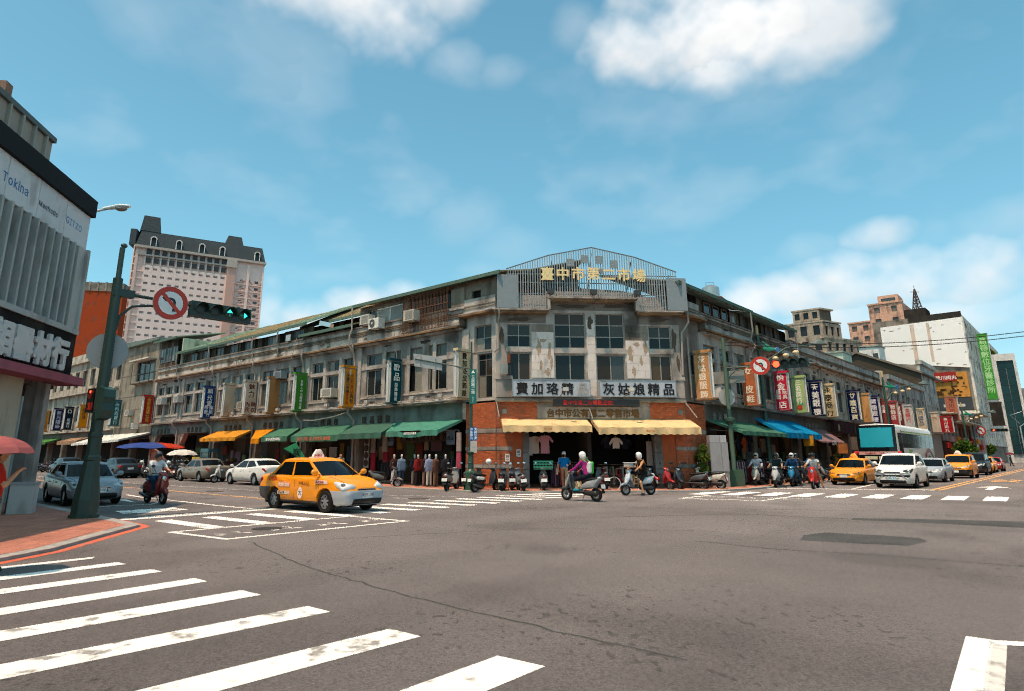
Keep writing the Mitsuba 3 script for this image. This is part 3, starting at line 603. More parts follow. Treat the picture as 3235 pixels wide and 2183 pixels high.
# drain pipes, conduits
def pipe(fr, pts, r=.06, c=H('a59c92'), parent=mkt, name='drain_pipe'): return put(name, MB(c).tube(pts, r, n=8), 'worn', parent=parent, fr=fr, smooth=True)
for u, sh in ((11.25, .35), (16.85, .3), (23.2, .3), (29.5, .3), (35.7, .3)):
    pipe(FL, [(u - .05, .55, 8.3), (u - .05, .55, 8.05), (u + .1, .28, 7.6), (u + .1, .22, 7.2), (u + .1, .2, 4.7), (u + .1, .55, 4.45), (u + .1, .55, 4.1), (u + .05, .12, 3.7), (u + .05, .1, .1)], .065)
pipe(FL, [(11.5, .5, 10.7), (11.5, .45, 9.3), (11.5, .6, 8.9), (11.5, .6, 8.3), (11.35, .3, 7.7)], .06)
for u in (20.4, 23.9, 30.9, 36.9): pipe(FL, [(u, .36, 10.4), (u, .36, 9.5), (u + .1, .18, 9.2), (u + .1, .2, 8.5)], .05)
pipe(FC, [(.12, .66, 8.85), (.12, .64, 8.55), (.12, .1, 8.3), (.12, .1, 6.9), (-.1, .1, 6.7)], .05); pipe(FC, [(9.75, .3, 10.3), (9.95, .4, 9.9), (10.0, .4, 8.3), (9.7, .12, 7.8), (9.62, .1, 5.6)], .055)
pipe(FRR, [(.7, .1, 7.7), (.7, .1, 4.5)], .05); pipe(FRR, [(8.9, .5, 10.3), (9.0, .5, 9.2), (9.05, .3, 8.6), (9.1, .55, 8.2), (8.8, .2, 7.6), (8.8, .14, 4.5)], .06); pipe(FRR, [(17.2, .5, 10.2), (17.3, .5, 8.5), (17.2, .2, 7.8), (17.2, .15, 4.5)], .06)
pipe(FRR, [(23.4, .2, 8.2), (23.4, .14, 4.5)], .05); pipe(FRR, [(29.8, .2, 8.2), (29.8, .14, 4.5)], .05)
for z, d, c in ((4.52, .46, 'c3bab0'), (4.44, .5, 'd0c8be'), (4.36, .46, '8d8378')):
    for a, b in ((2.3, 6.5), (6.6, 10.9), (11.5, 16.5), (16.9, 22.9), (23.3, 29.2), (29.6, 35.4)):
        pipe(FL, [(a, d, z + .02), ((a + b) / 2, d + .03, z - .03 + rng.uniform(-.03, .03)), (b, d, z + .03)], .022, H(c), name='conduit')
def cable(fr, pts, r=.018, c=H('9b9186')): pipe(fr, pts, r, c, name='cable')
cable(FL, [(7.55, .3, 8.6), (7.75, .25, 7.9), (7.5, .2, 7.5), (7.4, .2, 7.0), (7.45, .2, 6.6)]); cable(FL, [(17.8, .4, 9.5), (17.9, .5, 8.7), (18.3, .5, 7.6), (17.6, .3, 6.9), (17.7, .3, 6.3)]); cable(FL, [(10.7, .12, 4.6), (10, .12, 5.0), (9.2, .12, 5.2), (8.8, .12, 5.7)], c=H('4a423b'))
cable(FL, [(11.6, .35, 4.2), (13, .4, 3.95), (15, .4, 3.8), (16.4, .35, 3.85)], .03, H('a9a098')); cable(FL, [(26, .4, 9.3), (25.9, .4, 8.2), (25.6, .35, 7.3)], c=H('6b6259'))
for u in (3.4, 5.6, 9.6, 13.6, 19.3, 25.5): put('floodlight', MB(H('b0a89e')).box((u - .16, .46, 4.6), (u + .16, .62, 4.78)).bar((u, .1, 4.46), (u, .52, 4.62), .03, .03), 'satin', parent=mkt, fr=FL)

# peeled plaster and water stains with a shape of their own
rs_ = np.random.default_rng(21)
def splotch(fr, u, z, w, h, c, d=.002, name='peeled_patch'):
    n = 16; a = np.linspace(0, 2 * pi, n + 1)[:-1]; r_ = rs_.uniform(.45, 1.0, n)
    pg = Polygon(np.column_stack([u + w * .5 * np.cos(a) * r_, z + h * .5 * np.sin(a) * r_])).buffer(0)
    m = MB(c)
    for g in getattr(pg, 'geoms', [pg]): m.prism(g, d, d + .004, fr=uz)
    put(name, m, 'worn', parent=mkt, fr=fr)
for u, z, w, h in ((2.2, 7.0, .3, 1.1), (2.75, 6.8, .25, 1.3), (2.3, 6.1, .2, .7), (2.6, 5.7, .4, .5), (2.85, 6.2, .25, .8), (6.95, 6.7, .35, 1.0), (7.5, 6.3, .25, .6), (7.1, 5.8, .25, .7), (7.75, 7.0, .3, .9), (7.3, 7.2, .5, .3), (2.4, 7.35, .6, .25)): splotch(FC, u, z, w, h, H('b39a84'), .038)
for u, z, w, h in ((1.2, 8.45, 1.6, .3), (4.0, 9.15, 2.2, .3), (6.3, 9.2, 1.6, .25), (8.6, 8.5, 1.4, .35), (.3, 7.6, .3, 1.2), (9.3, 7.4, .35, 1.6), (9.45, 6.2, .25, 1.0), (4.9, 8.3, .35, .8)): splotch(FC, u, z, w, h, H('5d5148'), .033 if u not in (4.9,) else .04)
for fr_, ua, ub in ((FL, 2.6, 41), (FRR, 2.8, 43)):
    for i in range(46):
        u = ua + (ub - ua) * (i + rs_.random()) / 46; t = rs_.random()
        if t < .45: splotch(fr_, u, rs_.uniform(8.5, 8.82), rs_.uniform(.4, 1.6), rs_.uniform(.12, .3), H(['c4baae', '6b5d50', 'b9afa3', '574b41'][i % 4]), .062)
        elif t < .75: splotch(fr_, u, rs_.uniform(4.55, 4.85), rs_.uniform(.4, 1.4), rs_.uniform(.1, .3), H(['5d5249', '8a7c6e', '4a4038'][i % 3]), .003)
        else: splotch(fr_, u, rs_.uniform(7.75, 8.05), rs_.uniform(.5, 1.8), rs_.uniform(.1, .3), H('4f453c'), .003)
# ---------------------------------------------------------------- the sign screen on the corner roof
scr = thing('roof_sign', 'arched screen of thin grey bars with gold characters on the roof of the corner', 'sign')
GREY = H('868e92')
def top_at(u): return float(np.interp(u, [.4, 2.7, 5.0, 7.3, 9.6], [10.95, 11.76, 12.25, 11.76, 10.95]))
for q in np.arange(.6, 9.45, .128):
    lo = 8.9 if (q < 2.68 or q > 7.32) else 9.56
    if 1.13 < q < 8.9: put('bar', MB(H('94999a')).box((q - .024, .5, lo), (q + .024, .54, top_at(q))), 'satin', parent=scr, fr=FC)
    else: put('bar', MB(H('94999a')).box((q - .018, .5, 10.68), (q + .018, .54, top_at(q))), 'satin', parent=scr, fr=FC)
m = MB(H('6d7172'))
[m.bar((a, .52, top_at(a)), (b, .52, top_at(b)), .05, .05) for a, b in ((.5, 2.7), (2.7, 5), (5, 7.3), (7.3, 9.5))]
for z, a, b in ((9.1, 1.13, 2.68), (9.1, 7.32, 8.9), (9.7, 1.13, 8.9), (10.3, 1.13, 8.9), (10.75, .5, 9.5)): m.bar((a, .47, z), (b, .47, z), .05, .04)
for q in (.9, 2.9, 5.0, 7.1, 9.1): m.bar((q, .46, top_at(q) - .3), (q, -1.0, 9.6), .05, .05)
put('rail', m, 'satin', parent=scr, fr=FC)
for a, b, z0, z1 in ((.02, 1.12, 8.9, 10.67), (8.9, 9.95, 8.9, 10.64), (3.69, 4.07, 11.17, 11.58), (4.45, 4.82, 11.37, 11.79), (5.22, 5.59, 11.36, 11.77), (5.96, 6.33, 11.13, 11.55), (5.25, 5.6, 10.82, 11.1)):
    put('panel', MB(GREY).box((a, .545, z0), (b, .59, z1)), 'matte', parent=scr, fr=FC)
GOLD = H('f2d296')
for i, ch in enumerate('臺中市第二市場'):
    x = 2.6 + i * .805; m = MB(); text(m, ch, (x, .64, 10.72 + .02 * (3 - abs(i - 3)) ), (1, 0, 0), (0, 0, 1), .72, GOLD, vertical=True, bold=1, thick=-.06)
    put('letter', m, 'satin', parent=scr, fr=FC)
for q in (2.75, 4.95, 7.25): put('floodlight', MB(H('3a3836')).box((q - .17, .75, 9.62), (q + .17, .95, 9.86)).bar((q, .3, 9.54), (q, .85, 9.66), .04, .04).lathe([(.0, 0), (.1, 0), (.1, .05), (0, .05)], (q, .85, 9.57)), 'satin', parent=scr, fr=FC)
# --- the two long boards under the stone front, the LED board
def board(name, label, u0, u1, z0, z1, s, faded):
    k = thing(name, label, 'shop sign')
    put('panel', MB(H('b4bac2')).box((u0, .26, z0), (u1, .42, z1)), 'worn', parent=k, fr=FC)
    m = MB(H('8e9296'))
    for lo, hi in (((u0 - .02, .25, z1), (u1 + .02, .45, z1 + .03)), ((u0 - .02, .25, z0 - .03), (u1 + .02, .45, z0)), ((u0 - .03, .25, z0), (u0, .45, z1)), ((u1, .25, z0), (u1 + .03, .45, z1))): m.box(lo, hi)
    put('frame', m, 'satin', parent=k, fr=FC)
    n = len(s); p = (u1 - u0) / (n + .1)
    for i, ch in enumerate(s):
        m = MB(); text(m, ch, (u0 + p * (i + .6), .425, (z0 + z1) / 2 - .03), (1, 0, 0), (0, 0, 1), .62, H('a59d97') if i in faded else H('232224'), vertical=True, bold=1, thick=-.02)
        put('letter', m, 'matte', parent=k, fr=FC)
    uc = u0 + .66 * (u1 - u0) if u0 < 3 else u0 + .38 * (u1 - u0)
    put('floodlight', MB(H('c8c2b8')).box((uc - .13, .85, z0 + .2), (uc + .13, 1.0, z0 + .38)).bar((uc - .3, .2, z0 - .1), (uc, .9, z0 + .22), .03, .03, H('6b5c4e')), 'satin', parent=k, fr=FC)
board('shop_sign', 'pale grey board, its last black character peeled away, left under the stone front', .8, 4.68, 4.48, 5.27, '費加珞精品', {4})
board('shop_sign', 'pale grey board with five complete black characters, right under the stone front', 5.17, 9.07, 4.48, 5.27, '灰姑娘精品', set())
k = thing('led_board', 'narrow dark display board with red running text above the corner entrance', 'display board')
put('panel', MB(H('2a2524')).box((2.84, .2, 4.0), (7.2, .34, 4.33)), 'satin', parent=k, fr=FC)
m = MB(); text(m, '臺中市第二市場歡迎您!', (3.3, .345, 4.07), (1, 0, 0), (0, 0, 1), .25, H('c03028'), bold=1)
put('letters', m, 'matte', parent=k, fr=FC, emit='ledred')
# ---------------------------------------------------------------- hanging box signs
def boxsign(fr, mirror, u, label, face, cols, z0=4.45, z1=6.93, d0=.18, d1=1.1, th=.3, side=H('b3b1ac'), cat='shop sign', group=None, edge=None):
    """face looks towards the crossing (-u). cols: list of (text, d position 0..1 from the wall, top z fraction, height, colour)"""
    k = thing('hanging_sign', label, cat, group)
    ex = np.array([0, -1., 0]) if not mirror else np.array([0, 1., 0])
    n = 9; zs = np.linspace(z0 + .06, z1 - .06, n); bow = lambda z: .05 * math.sin(pi * np.clip((z - z0) / (z1 - z0), 0, 1))
    m = MB(side)
    for a, b in zip(zs[:-1], zs[1:]):
        for dd in ((d0 + .03, d1 - .06),):
            v = [(u - th / 2 - bow(a), dd[0], a), (u - th / 2 - bow(a), dd[1], a), (u + th / 2 + bow(a), dd[1], a), (u + th / 2 + bow(a), dd[0], a),
                 (u - th / 2 - bow(b), dd[0], b), (u - th / 2 - bow(b), dd[1], b), (u + th / 2 + bow(b), dd[1], b), (u + th / 2 + bow(b), dd[0], b)]
            m.add(v, [[0, 1, 5, 4], [1, 2, 6, 5], [2, 3, 7, 6], [3, 0, 4, 7]])
    put('box', m, 'satin', parent=k, fr=fr)
    m = MB(face)
    for sg in (-1, 1):
        for i in range(n - 1):
            a, b = zs[i], zs[i + 1]; ua, ub = u + sg * (th / 2 + bow(a) + .012), u + sg * (th / 2 + bow(b) + .012)
            m.quad([(ua, d0 + .05, a), (ua, d1 - .1, a), (ub, d1 - .1, b), (ub, d0 + .05, b)], face)
    put('panel', m, 'worn', parent=k, fr=fr)
    for zc in (z1, z0): put('end_cap', MB(jit(face, .1) if edge is None else edge).box((u - th / 2 - .02, d0, zc - .06), (u + th / 2 + .02, d1, zc + .06)), 'worn', parent=k, fr=fr)
    m = MB(H('77726b'))
    for z in (z0 + .0, z1 - .12):
        for s in (-1, 1): m.box((u + s * (th / 2 + .06) - .02, -.0, z - .02), (u + s * (th / 2 + .06) + .02, d1 + .08, z + .02))
        m.box((u - th / 2 - .08, d1 + .04, z - .018), (u + th / 2 + .08, d1 + .08, z + .018))
    put('bracket', m, 'satin', parent=k, fr=fr)
    put('light_tube', MB(H('d6d3cd')).tube([(u, d1 - .03, z0 + .06), (u, d1 - .03, z1 - .06)], .05, n=8), 'satin', parent=k, fr=fr)
    for i, (s, dp, tz, h, c) in enumerate(cols):
        m = MB()
        for j, ch in enumerate(s):
            if ch == ' ': continue
            z = z1 - .1 - tz * (z1 - z0 - .2) - (j + .5) * h * 1.02
            dd = d0 + .05 + dp * (d1 - d0 - .15)
            text(m, ch, (u - th / 2 - bow(z) - .02, dd, z), ex, (0, 0, 1), h * .98, c, vertical=True, bold=1)
        if m.n: put('lettering', m, 'matte', parent=k, fr=fr)
    return k
WH, BK = H('e6e2da'), H('1d1b1b')
boxsign(FL, 0, 1.8, 'cream hanging sign with black characters, nearest to the brick corner on the left wing', H('cbb896'), [('費加洛皮飾屋', .5, .02, .37, BK)])
boxsign(FL, 0, 7.1, 'dark teal hanging sign with white characters on the left wing', H('0f4852'), [('歐品', .5, .05, .5, WH), ('服飾精品', .52, .53, .25, WH)])
boxsign(FL, 0, 11.39, 'orange hanging sign with an emblem and red and blue characters on the left wing', H('d98a1e'), [('三代老店', .3, .17, .29, H('a8381c')), ('肉包', .3, .68, .3, H('1d2a4a')), ('正第二市場', .72, .17, .23, H('1d2a4a')), ('蘿蔔糕', .72, .66, .24, H('b3521c')), ('老賴', .5, .04, .16, H('e8ddc8'))])
boxsign(FL, 0, 16.64, 'green hanging sign with small white characters on the left wing', H('42842f'), [('佳新人中山服飾名店', .5, .14, .21, WH)])
boxsign(FL, 0, 19.94, 'faded orange-brown hanging sign without readable text on the left wing', H('b07a4c'), [('飾', .3, .85, .2, H('96502f'))])
boxsign(FL, 0, 23.1, 'cream hanging sign with two big maroon characters on the left wing', H('c6b7a2'), [('魅力', .5, .05, .5, H('5f2a22')), ('內衣', .8, .62, .38, H('6b2d26')), ('睡衣', .22, .62, .38, H('6b2d26'))])
boxsign(FL, 0, 26.23, 'blank cream hanging sign gone pale on the left wing', H('bfae96'), [('公司', .5, .87, .18, H('a8503c'))])
boxsign(FL, 0, 29.53, 'blue hanging sign with white characters on the left wing', H('1c3f78'), [('明光堂', .5, .03, .45, WH), ('鐘錶', .25, .6, .33, H('c8d4e6')), ('眼鏡', .75, .6, .33, H('c8d4e6')), ('行', .5, .86, .3, WH)])
boxsign(FL, 0, 41.29, 'red hanging sign with yellow characters on the grey concrete side building', H('b02f22'), [('金泰銀樓公司', .5, .04, .36, H('d9a23c'))])
boxsign(FL, 0, 48.91, 'teal and dark hanging sign on the far left row', H('1e5560'), [('永利百貨行', .5, .05, .42, H('9fb8b5'))])
boxsign(FL, 0, 58.2, 'orange hanging sign behind the pedestrian signal', H('d08318'), [('金正茂', .5, .1, .4, H('5f2a16'))], z0=4.55)
boxsign(FL, 0, 63.0, 'dark navy hanging sign with a white round emblem at far left', H('1c2531'), [('Q', .5, .04, .62, WH), ('眼鏡行', .5, .5, .36, H('b7c2cc'))])
boxsign(FL, 0, 66.7, 'navy hanging sign with pale characters at far left', H('252a4a'), [('新光鐘錶', .5, .06, .5, H('a9b1c6'))])
boxsign(FL, 0, 71.9, 'orange hanging sign with faded characters at far left', H('cc8227'), [('老店糕餅', .5, .08, .48, H('9c4e1c'))])
boxsign(FL, 0, 82, 'small cream hanging sign at the far left beside the corner pole', H('cfb58f'), [('茶行', .5, .2, .7, H('8c4a2c'))], z0=5.1, z1=6.9)
boxsign(FRR, 1, 1.25, 'tall orange-tan hanging sign with white characters, nearest to the brick corner on the right wing', H('c98f5c'), [('灰姑娘服飾', .5, .05, .44, H('ead9c3'))])
boxsign(FRR, 1, 7.44, 'orange-red hanging sign with white characters behind the right signal pole', H('c06b42'), [('女 皮鞋', .5, .05, .52, H('ead9c3'))])
boxsign(FRR, 1, 12.81, 'pinkish red hanging sign with white characters on the right wing', H('c02a44'), [('怡金', .5, .02, .52, WH), ('玩具', .75, .46, .32, WH), ('服飾', .25, .46, .32, WH), ('店', .5, .76, .55, WH)], edge=H('c9344c'))
boxsign(FRR, 1, 16.21, 'pale green hanging sign with a picture on its foot on the right wing', H('a9c07c'), [('三名商行', .5, .06, .4, H('f0efe2')), ('●', .45, .8, .4, H('b2432f')), ('●', .6, .72, .24, H('3f9a86'))])
boxsign(FRR, 1, 19.85, 'navy hanging sign with four big white characters on the right wing', H('1b2048'), [('天美銀樓', .5, .04, .56, WH)])
boxsign(FRR, 1, 22.99, 'cream hanging sign with black characters on the right wing', H('d4bd93'), [('永泰商行', .5, .05, .54, H('2b2522'))])
boxsign(FRR, 1, 29.85, 'navy hanging sign with yellowish characters on the right wing', H('1c2250'), [('艾嬉百貨', .5, .04, .55, H('d9d3b4'))])
boxsign(FRR, 1, 33.61, 'blank tan hanging sign on the right wing', H('c9955f'), [('飾', .5, .8, .2, H('b3764a'))])
boxsign(FRR, 1, 36.88, 'navy hanging sign with white characters at the end of the right wing', H('252350'), [('國順銀樓', .5, .06, .52, H('d9d8e0'))])
boxsign(FRR, 1, 41.03, 'narrow maroon and white hanging sign at the end of the right wing', H('8f4440'), [('百貨', .5, .2, .4, H('ead9d3'))], d1=.85)
boxsign(FRR, 1, 44.5, 'red hanging sign with white characters past the right wing', H('b0464a'), [('服飾店', .5, .1, .5, WH)])
boxsign(FRR, 1, 47.0, 'maroon hanging sign with white characters past the right wing', H('6e3a34'), [('皮鞋行', .5, .1, .5, WH)])
boxsign(FRR, 1, 51.5, 'pale grey hanging sign with red characters on the right street', H('c9c6c4'), [('金龍行', .5, .1, .5, H('b8423c'))])
boxsign(FRR, 1, 58.5, 'cream hanging sign with blue characters on the right street', H('d3c3a0'), [('回國品', .5, .08, .55, H('34507c'))])
boxsign(FRR, 1, 67.5, 'cream hanging sign farthest along the right street', H('cbb9a4'), [('行', .5, .2, .5, H('8c5a3c'))])
# ---------------------------------------------------------------- awnings
def awning(fr, u0, u1, zt, zb, D, c, label, val=.3, cv=None, s=None, sc=None, d0=.0, u0f=None, u1f=None, scallop=True, sides=True, sh=.2, gap=None, zb1=None, s2=None):
    k = thing('awning', label, 'awning')
    a0, a1 = (u0 if u0f is None else u0f), (u1 if u1f is None else u1f); zb1 = zb if zb1 is None else zb1
    n, r = 14, 5; V = []
    for j in range(r + 1):
        t = j / r
        for i in range(n + 1):
            x = (u0 + (u1 - u0) * i / n) * (1 - t) + (a0 + (a1 - a0) * i / n) * t
            zf = zb + (zb1 - zb) * i / n
            V.append((x, d0 + D * t, zt + (zf - zt) * t - .05 * math.sin(pi * t) * (1 + .4 * math.sin(i * 2.1)) + .012 * math.sin(i * 1.7 + j)))
    F = [[j * (n + 1) + i, j * (n + 1) + i + 1, (j + 1) * (n + 1) + i + 1, (j + 1) * (n + 1) + i] for j in range(r) for i in range(n)]
    put('canopy', MB(c).add(V, F), 'worn', parent=k, fr=fr, smooth=True)
    cv = c if cv is None else cv
    m = MB(cv); nn = max(8, int(abs(a1 - a0) / .22) * 4); top, bot = [], []
    for i in range(nn + 1):
        t = i / nn; x = a0 + (a1 - a0) * t; zf = zb + (zb1 - zb) * t; sag = 0
        if gap: sag = gap * max(0, math.sin(pi * np.clip((t - .25) / .5, 0, 1)))
        top.append((x, d0 + D + .012 * math.sin(x * 9), zf - sag)); bot.append((x, d0 + D + .035 * math.sin(x * 7 + 1) , zf - val - (sag * .45 if gap else 0) - (.035 * abs(math.sin(i * pi / 4)) if scallop else .02 * math.sin(i))))
    m.add(top + bot, [[i, i + 1, nn + 2 + i, nn + 1 + i] for i in range(nn)])
    put('valance', m, 'worn', parent=k, fr=fr, smooth=True)
    if sides:
        m = MB(tuple(x * .92 for x in c)); 
        for a, b in ((u0, a0), (u1, a1)):
            zf = zb if a == u0 else zb1; m.add([(a, d0, zt), (b, d0 + D, zf), (b, d0 + D, zf - val * .8), (a, d0, zt - .12)], [[0, 1, 2, 3]])
        put('side_flap', m, 'worn', parent=k, fr=fr)
    for q0, q1 in ((u0 + .25 * np.sign(u1 - u0), a0 + .25 * np.sign(a1 - a0)), (u1 - .25 * np.sign(u1 - u0), a1 - .25 * np.sign(a1 - a0))):
        put('arm', MB(H('8c8882')).tube([(q0, d0, zt - .55), (q1, d0 + D * .5, (zt + zb) / 2 - .3), (q1, d0 + D - .05, zb - .05)], .018, n=6), 'satin', parent=k, fr=fr)
    if s:
        L = fr is FL; ex = (-1, 0, 0) if L else (1, 0, 0); w = sum(glyph(ch, 1)[2] for ch in s) * sh
        mid = (a0 + a1) / 2; st = mid + w / 2 if L else mid - w / 2
        m = MB(); text(m, s, (st, d0 + D + .05, (zb + zb1) / 2 - val * .5 - sh * .4), ex, (0, 0, 1), sh, sc or WH, bold=1)
        put('lettering', m, 'matte', parent=k, fr=fr)
    return k
G1, G2, G3 = H('4b7560'), H('46695a'), H('4f8a78')
awning(FL, 2.3, 7.6, 3.44, 2.86, 1.5, G3, 'green awning with a torn sagging valance, next to the brick corner', val=.26, s='服飾精品特賣會', gap=.16, sh=.14, u0f=2.6, u1f=6.6)
awning(FL, 7.3, 11.2, 3.44, 2.82, 1.5, G2, 'plain green awning left of the torn one', val=.28, u0f=7.0, u1f=10.9)
awning(FL, 11.4, 16.6, 3.45, 2.78, 1.5, G1, 'green awning with red lettering over the bun shop', val=.33, s='菜包‧肉包 湯 老店肉包 蘿蔔糕', sc=H('c46a4c'), sh=.24, u0f=10.9, u1f=15.9)
awning(FL, 17.2, 20.0, 3.42, 2.8, 1.5, G1, 'short green awning with white lettering, leftmost of the green ones', val=.3, s='皇冠乳酪蛋糕專賣店', sh=.2, u0f=16.3, u1f=19.5)
awning(FL, 20.4, 22.9, 3.42, 2.7, 1.6, H('d8851f'), 'orange awning half hidden behind the leftmost green awning', val=.3, u0f=19.6, u1f=20.6, sides=True)
awning(FL, 23.3, 28.6, 3.46, 2.86, 1.6, H('cf8c35'), 'wide yellow-orange awning with a fringed edge on the left wing', val=.22, u0f=22.8, u1f=28.2)
awning(FL, 41.4, 53.8, 3.66, 3.0, 2.6, H('d7d3cb'), 'large white awning by the grey concrete side building', val=.2, zb1=2.75, scallop=False)
awning(FL, 56.5, 62.5, 3.55, 3.1, 1.5, H('9a7a62'), 'brownish awning on the far left row', val=.35)
awning(FL, 66.5, 75.5, 3.55, 3.1, 1.5, H('4c7a45'), 'dull green awning at the far left row', val=.25)
YEL = H('e9c592')
awning(FC, .22, 4.55, 3.37, 2.98, 1.55, YEL, 'pale yellow awning, left of the two over the corner entrance', val=.3, scallop=False, s='第二市場', sc=H('b9784a'), sh=.1, u0f=.2, u1f=4.45)
awning(FC, 4.75, 9.87, 3.37, 2.9, 1.6, YEL, 'pale yellow awning, right of the two over the corner entrance', val=.32, scallop=False, s='歡迎光臨', sc=H('b9784a'), sh=.1, u0f=4.75, u1f=9.75)
awning(FRR, 2.6, 8.6, 3.5, 2.85, 1.7, H('4d7a66'), 'green awning on the right wing behind the signal pole', val=.18, u0f=2.9, u1f=9.6)
awning(FRR, 9.3, 16.6, 3.85, 2.95, 1.6, H('1585b4'), 'bright blue awning on the right wing', val=.32, u0f=9.8, u1f=16.6, scallop=False)
awning(FRR, 17.3, 23.2, 3.5, 2.55, 1.3, H('8c6f70'), 'mauve awning with white lettering on the right wing', val=.08, scallop=False, s='山水軒', sc=H('d9d2cc'), sh=.4)
k = thing('fascia_sign', 'dark maroon fascia board over a shop on the right wing', 'shop sign')
put('panel', MB(H('3f2c30')).box((23.6, .46, 3.3), (29.4, .56, 4.2)), 'worn', parent=k, fr=FRR); m = MB(); text(m, '華', (24.6, .565, 3.5), (1, 0, 0), (0, 0, 1), .55, H('8a8a5c'), bold=1); put('lettering', m, 'matte', parent=k, fr=FRR)
for fr_, s, u, c in ((FL, '歐品服飾', 10.6, '4a4038'), (FL, '三代肉包', 15.6, '4a3a2c'), (FL, '佳新服飾', 21.9, '4a3a2c'), (FL, '魅力內衣', 27.6, '4a3a2c'), (FL, '明光鐘錶', 34.0, '4a4038'), (FL, '興隆百貨', 40.0, '4a4038'), (FRR, '女人服飾', 3.2, '9a948c'), (FRR, '怡金玩具', 10.5, '8c867e'), (FRR, '天美銀樓', 18.5, '6e6a64')):
    m = MB(); e = -1 if fr_ is FL else 1; text(m, s, (u, .03, 3.52), (e, 0, 0), (0, 0, 1), .42, H(c), bold=2, spacing=1.7, thick=.02 * -e)
    put('name_letters', m, 'matte', parent=mkt, fr=fr_)
# ---------------------------------------------------------------- cars
TYRE, RIM = H('1c1b1a'), H('b9bcc0')
def wheel(parent, fr, x, y, r, w=.2, spokes=6, rim=RIM, style=0):
    s = 1 if y > 0 else -1
    k = put('wheel', MB(H('141312')).lathe([(r * .3, -.02), (r * .66, -.02), (r * .66, .02), (r * .3, .02)], (x, y - s * .05, r), axis='y', n=20), 'matte', parent=parent, fr=fr)
    h = w / 2
    put('tyre', MB(TYRE).lathe([(r * .64, -h), (r * .9, -h), (r * .985, -h * .72), (r, -h * .3), (r, h * .3), (r * .985, h * .72), (r * .9, h), (r * .64, h), (r * .62, 0), (r * .64, -h)], (x, y, r), axis='y', n=28), 'matte', parent=k, fr=fr, smooth=40)
    m = MB(rim); yo = y + s * h * .55
    m.lathe([(r * .56, -.015), (r * .655, -.02), (r * .655, .02), (r * .56, .015), (r * .56, -.015)], (x, yo, r), axis='y', n=28)
    m.lathe([(0, -.02), (r * .17, -.02), (r * .17, .02), (0, .025)], (x, yo, r), axis='y', n=14)
    for i in range(spokes):
        a = 2 * pi * i / spokes + .3
        m.bar((x + r * .1 * math.cos(a), yo, r + r * .1 * math.sin(a)), (x + r * .6 * math.cos(a), yo, r + r * .6 * math.sin(a)), .028, r * .17 if style == 0 else r * .26, up=(0, 1, 0) if False else (-math.sin(a), 0, math.cos(a)))
    put('rim', m, 'metal', parent=k, fr=fr)
    return k
def curve(xs, pts):
    p = np.array(pts, float); return np.interp(xs, p[:, 0], p[:, 1])
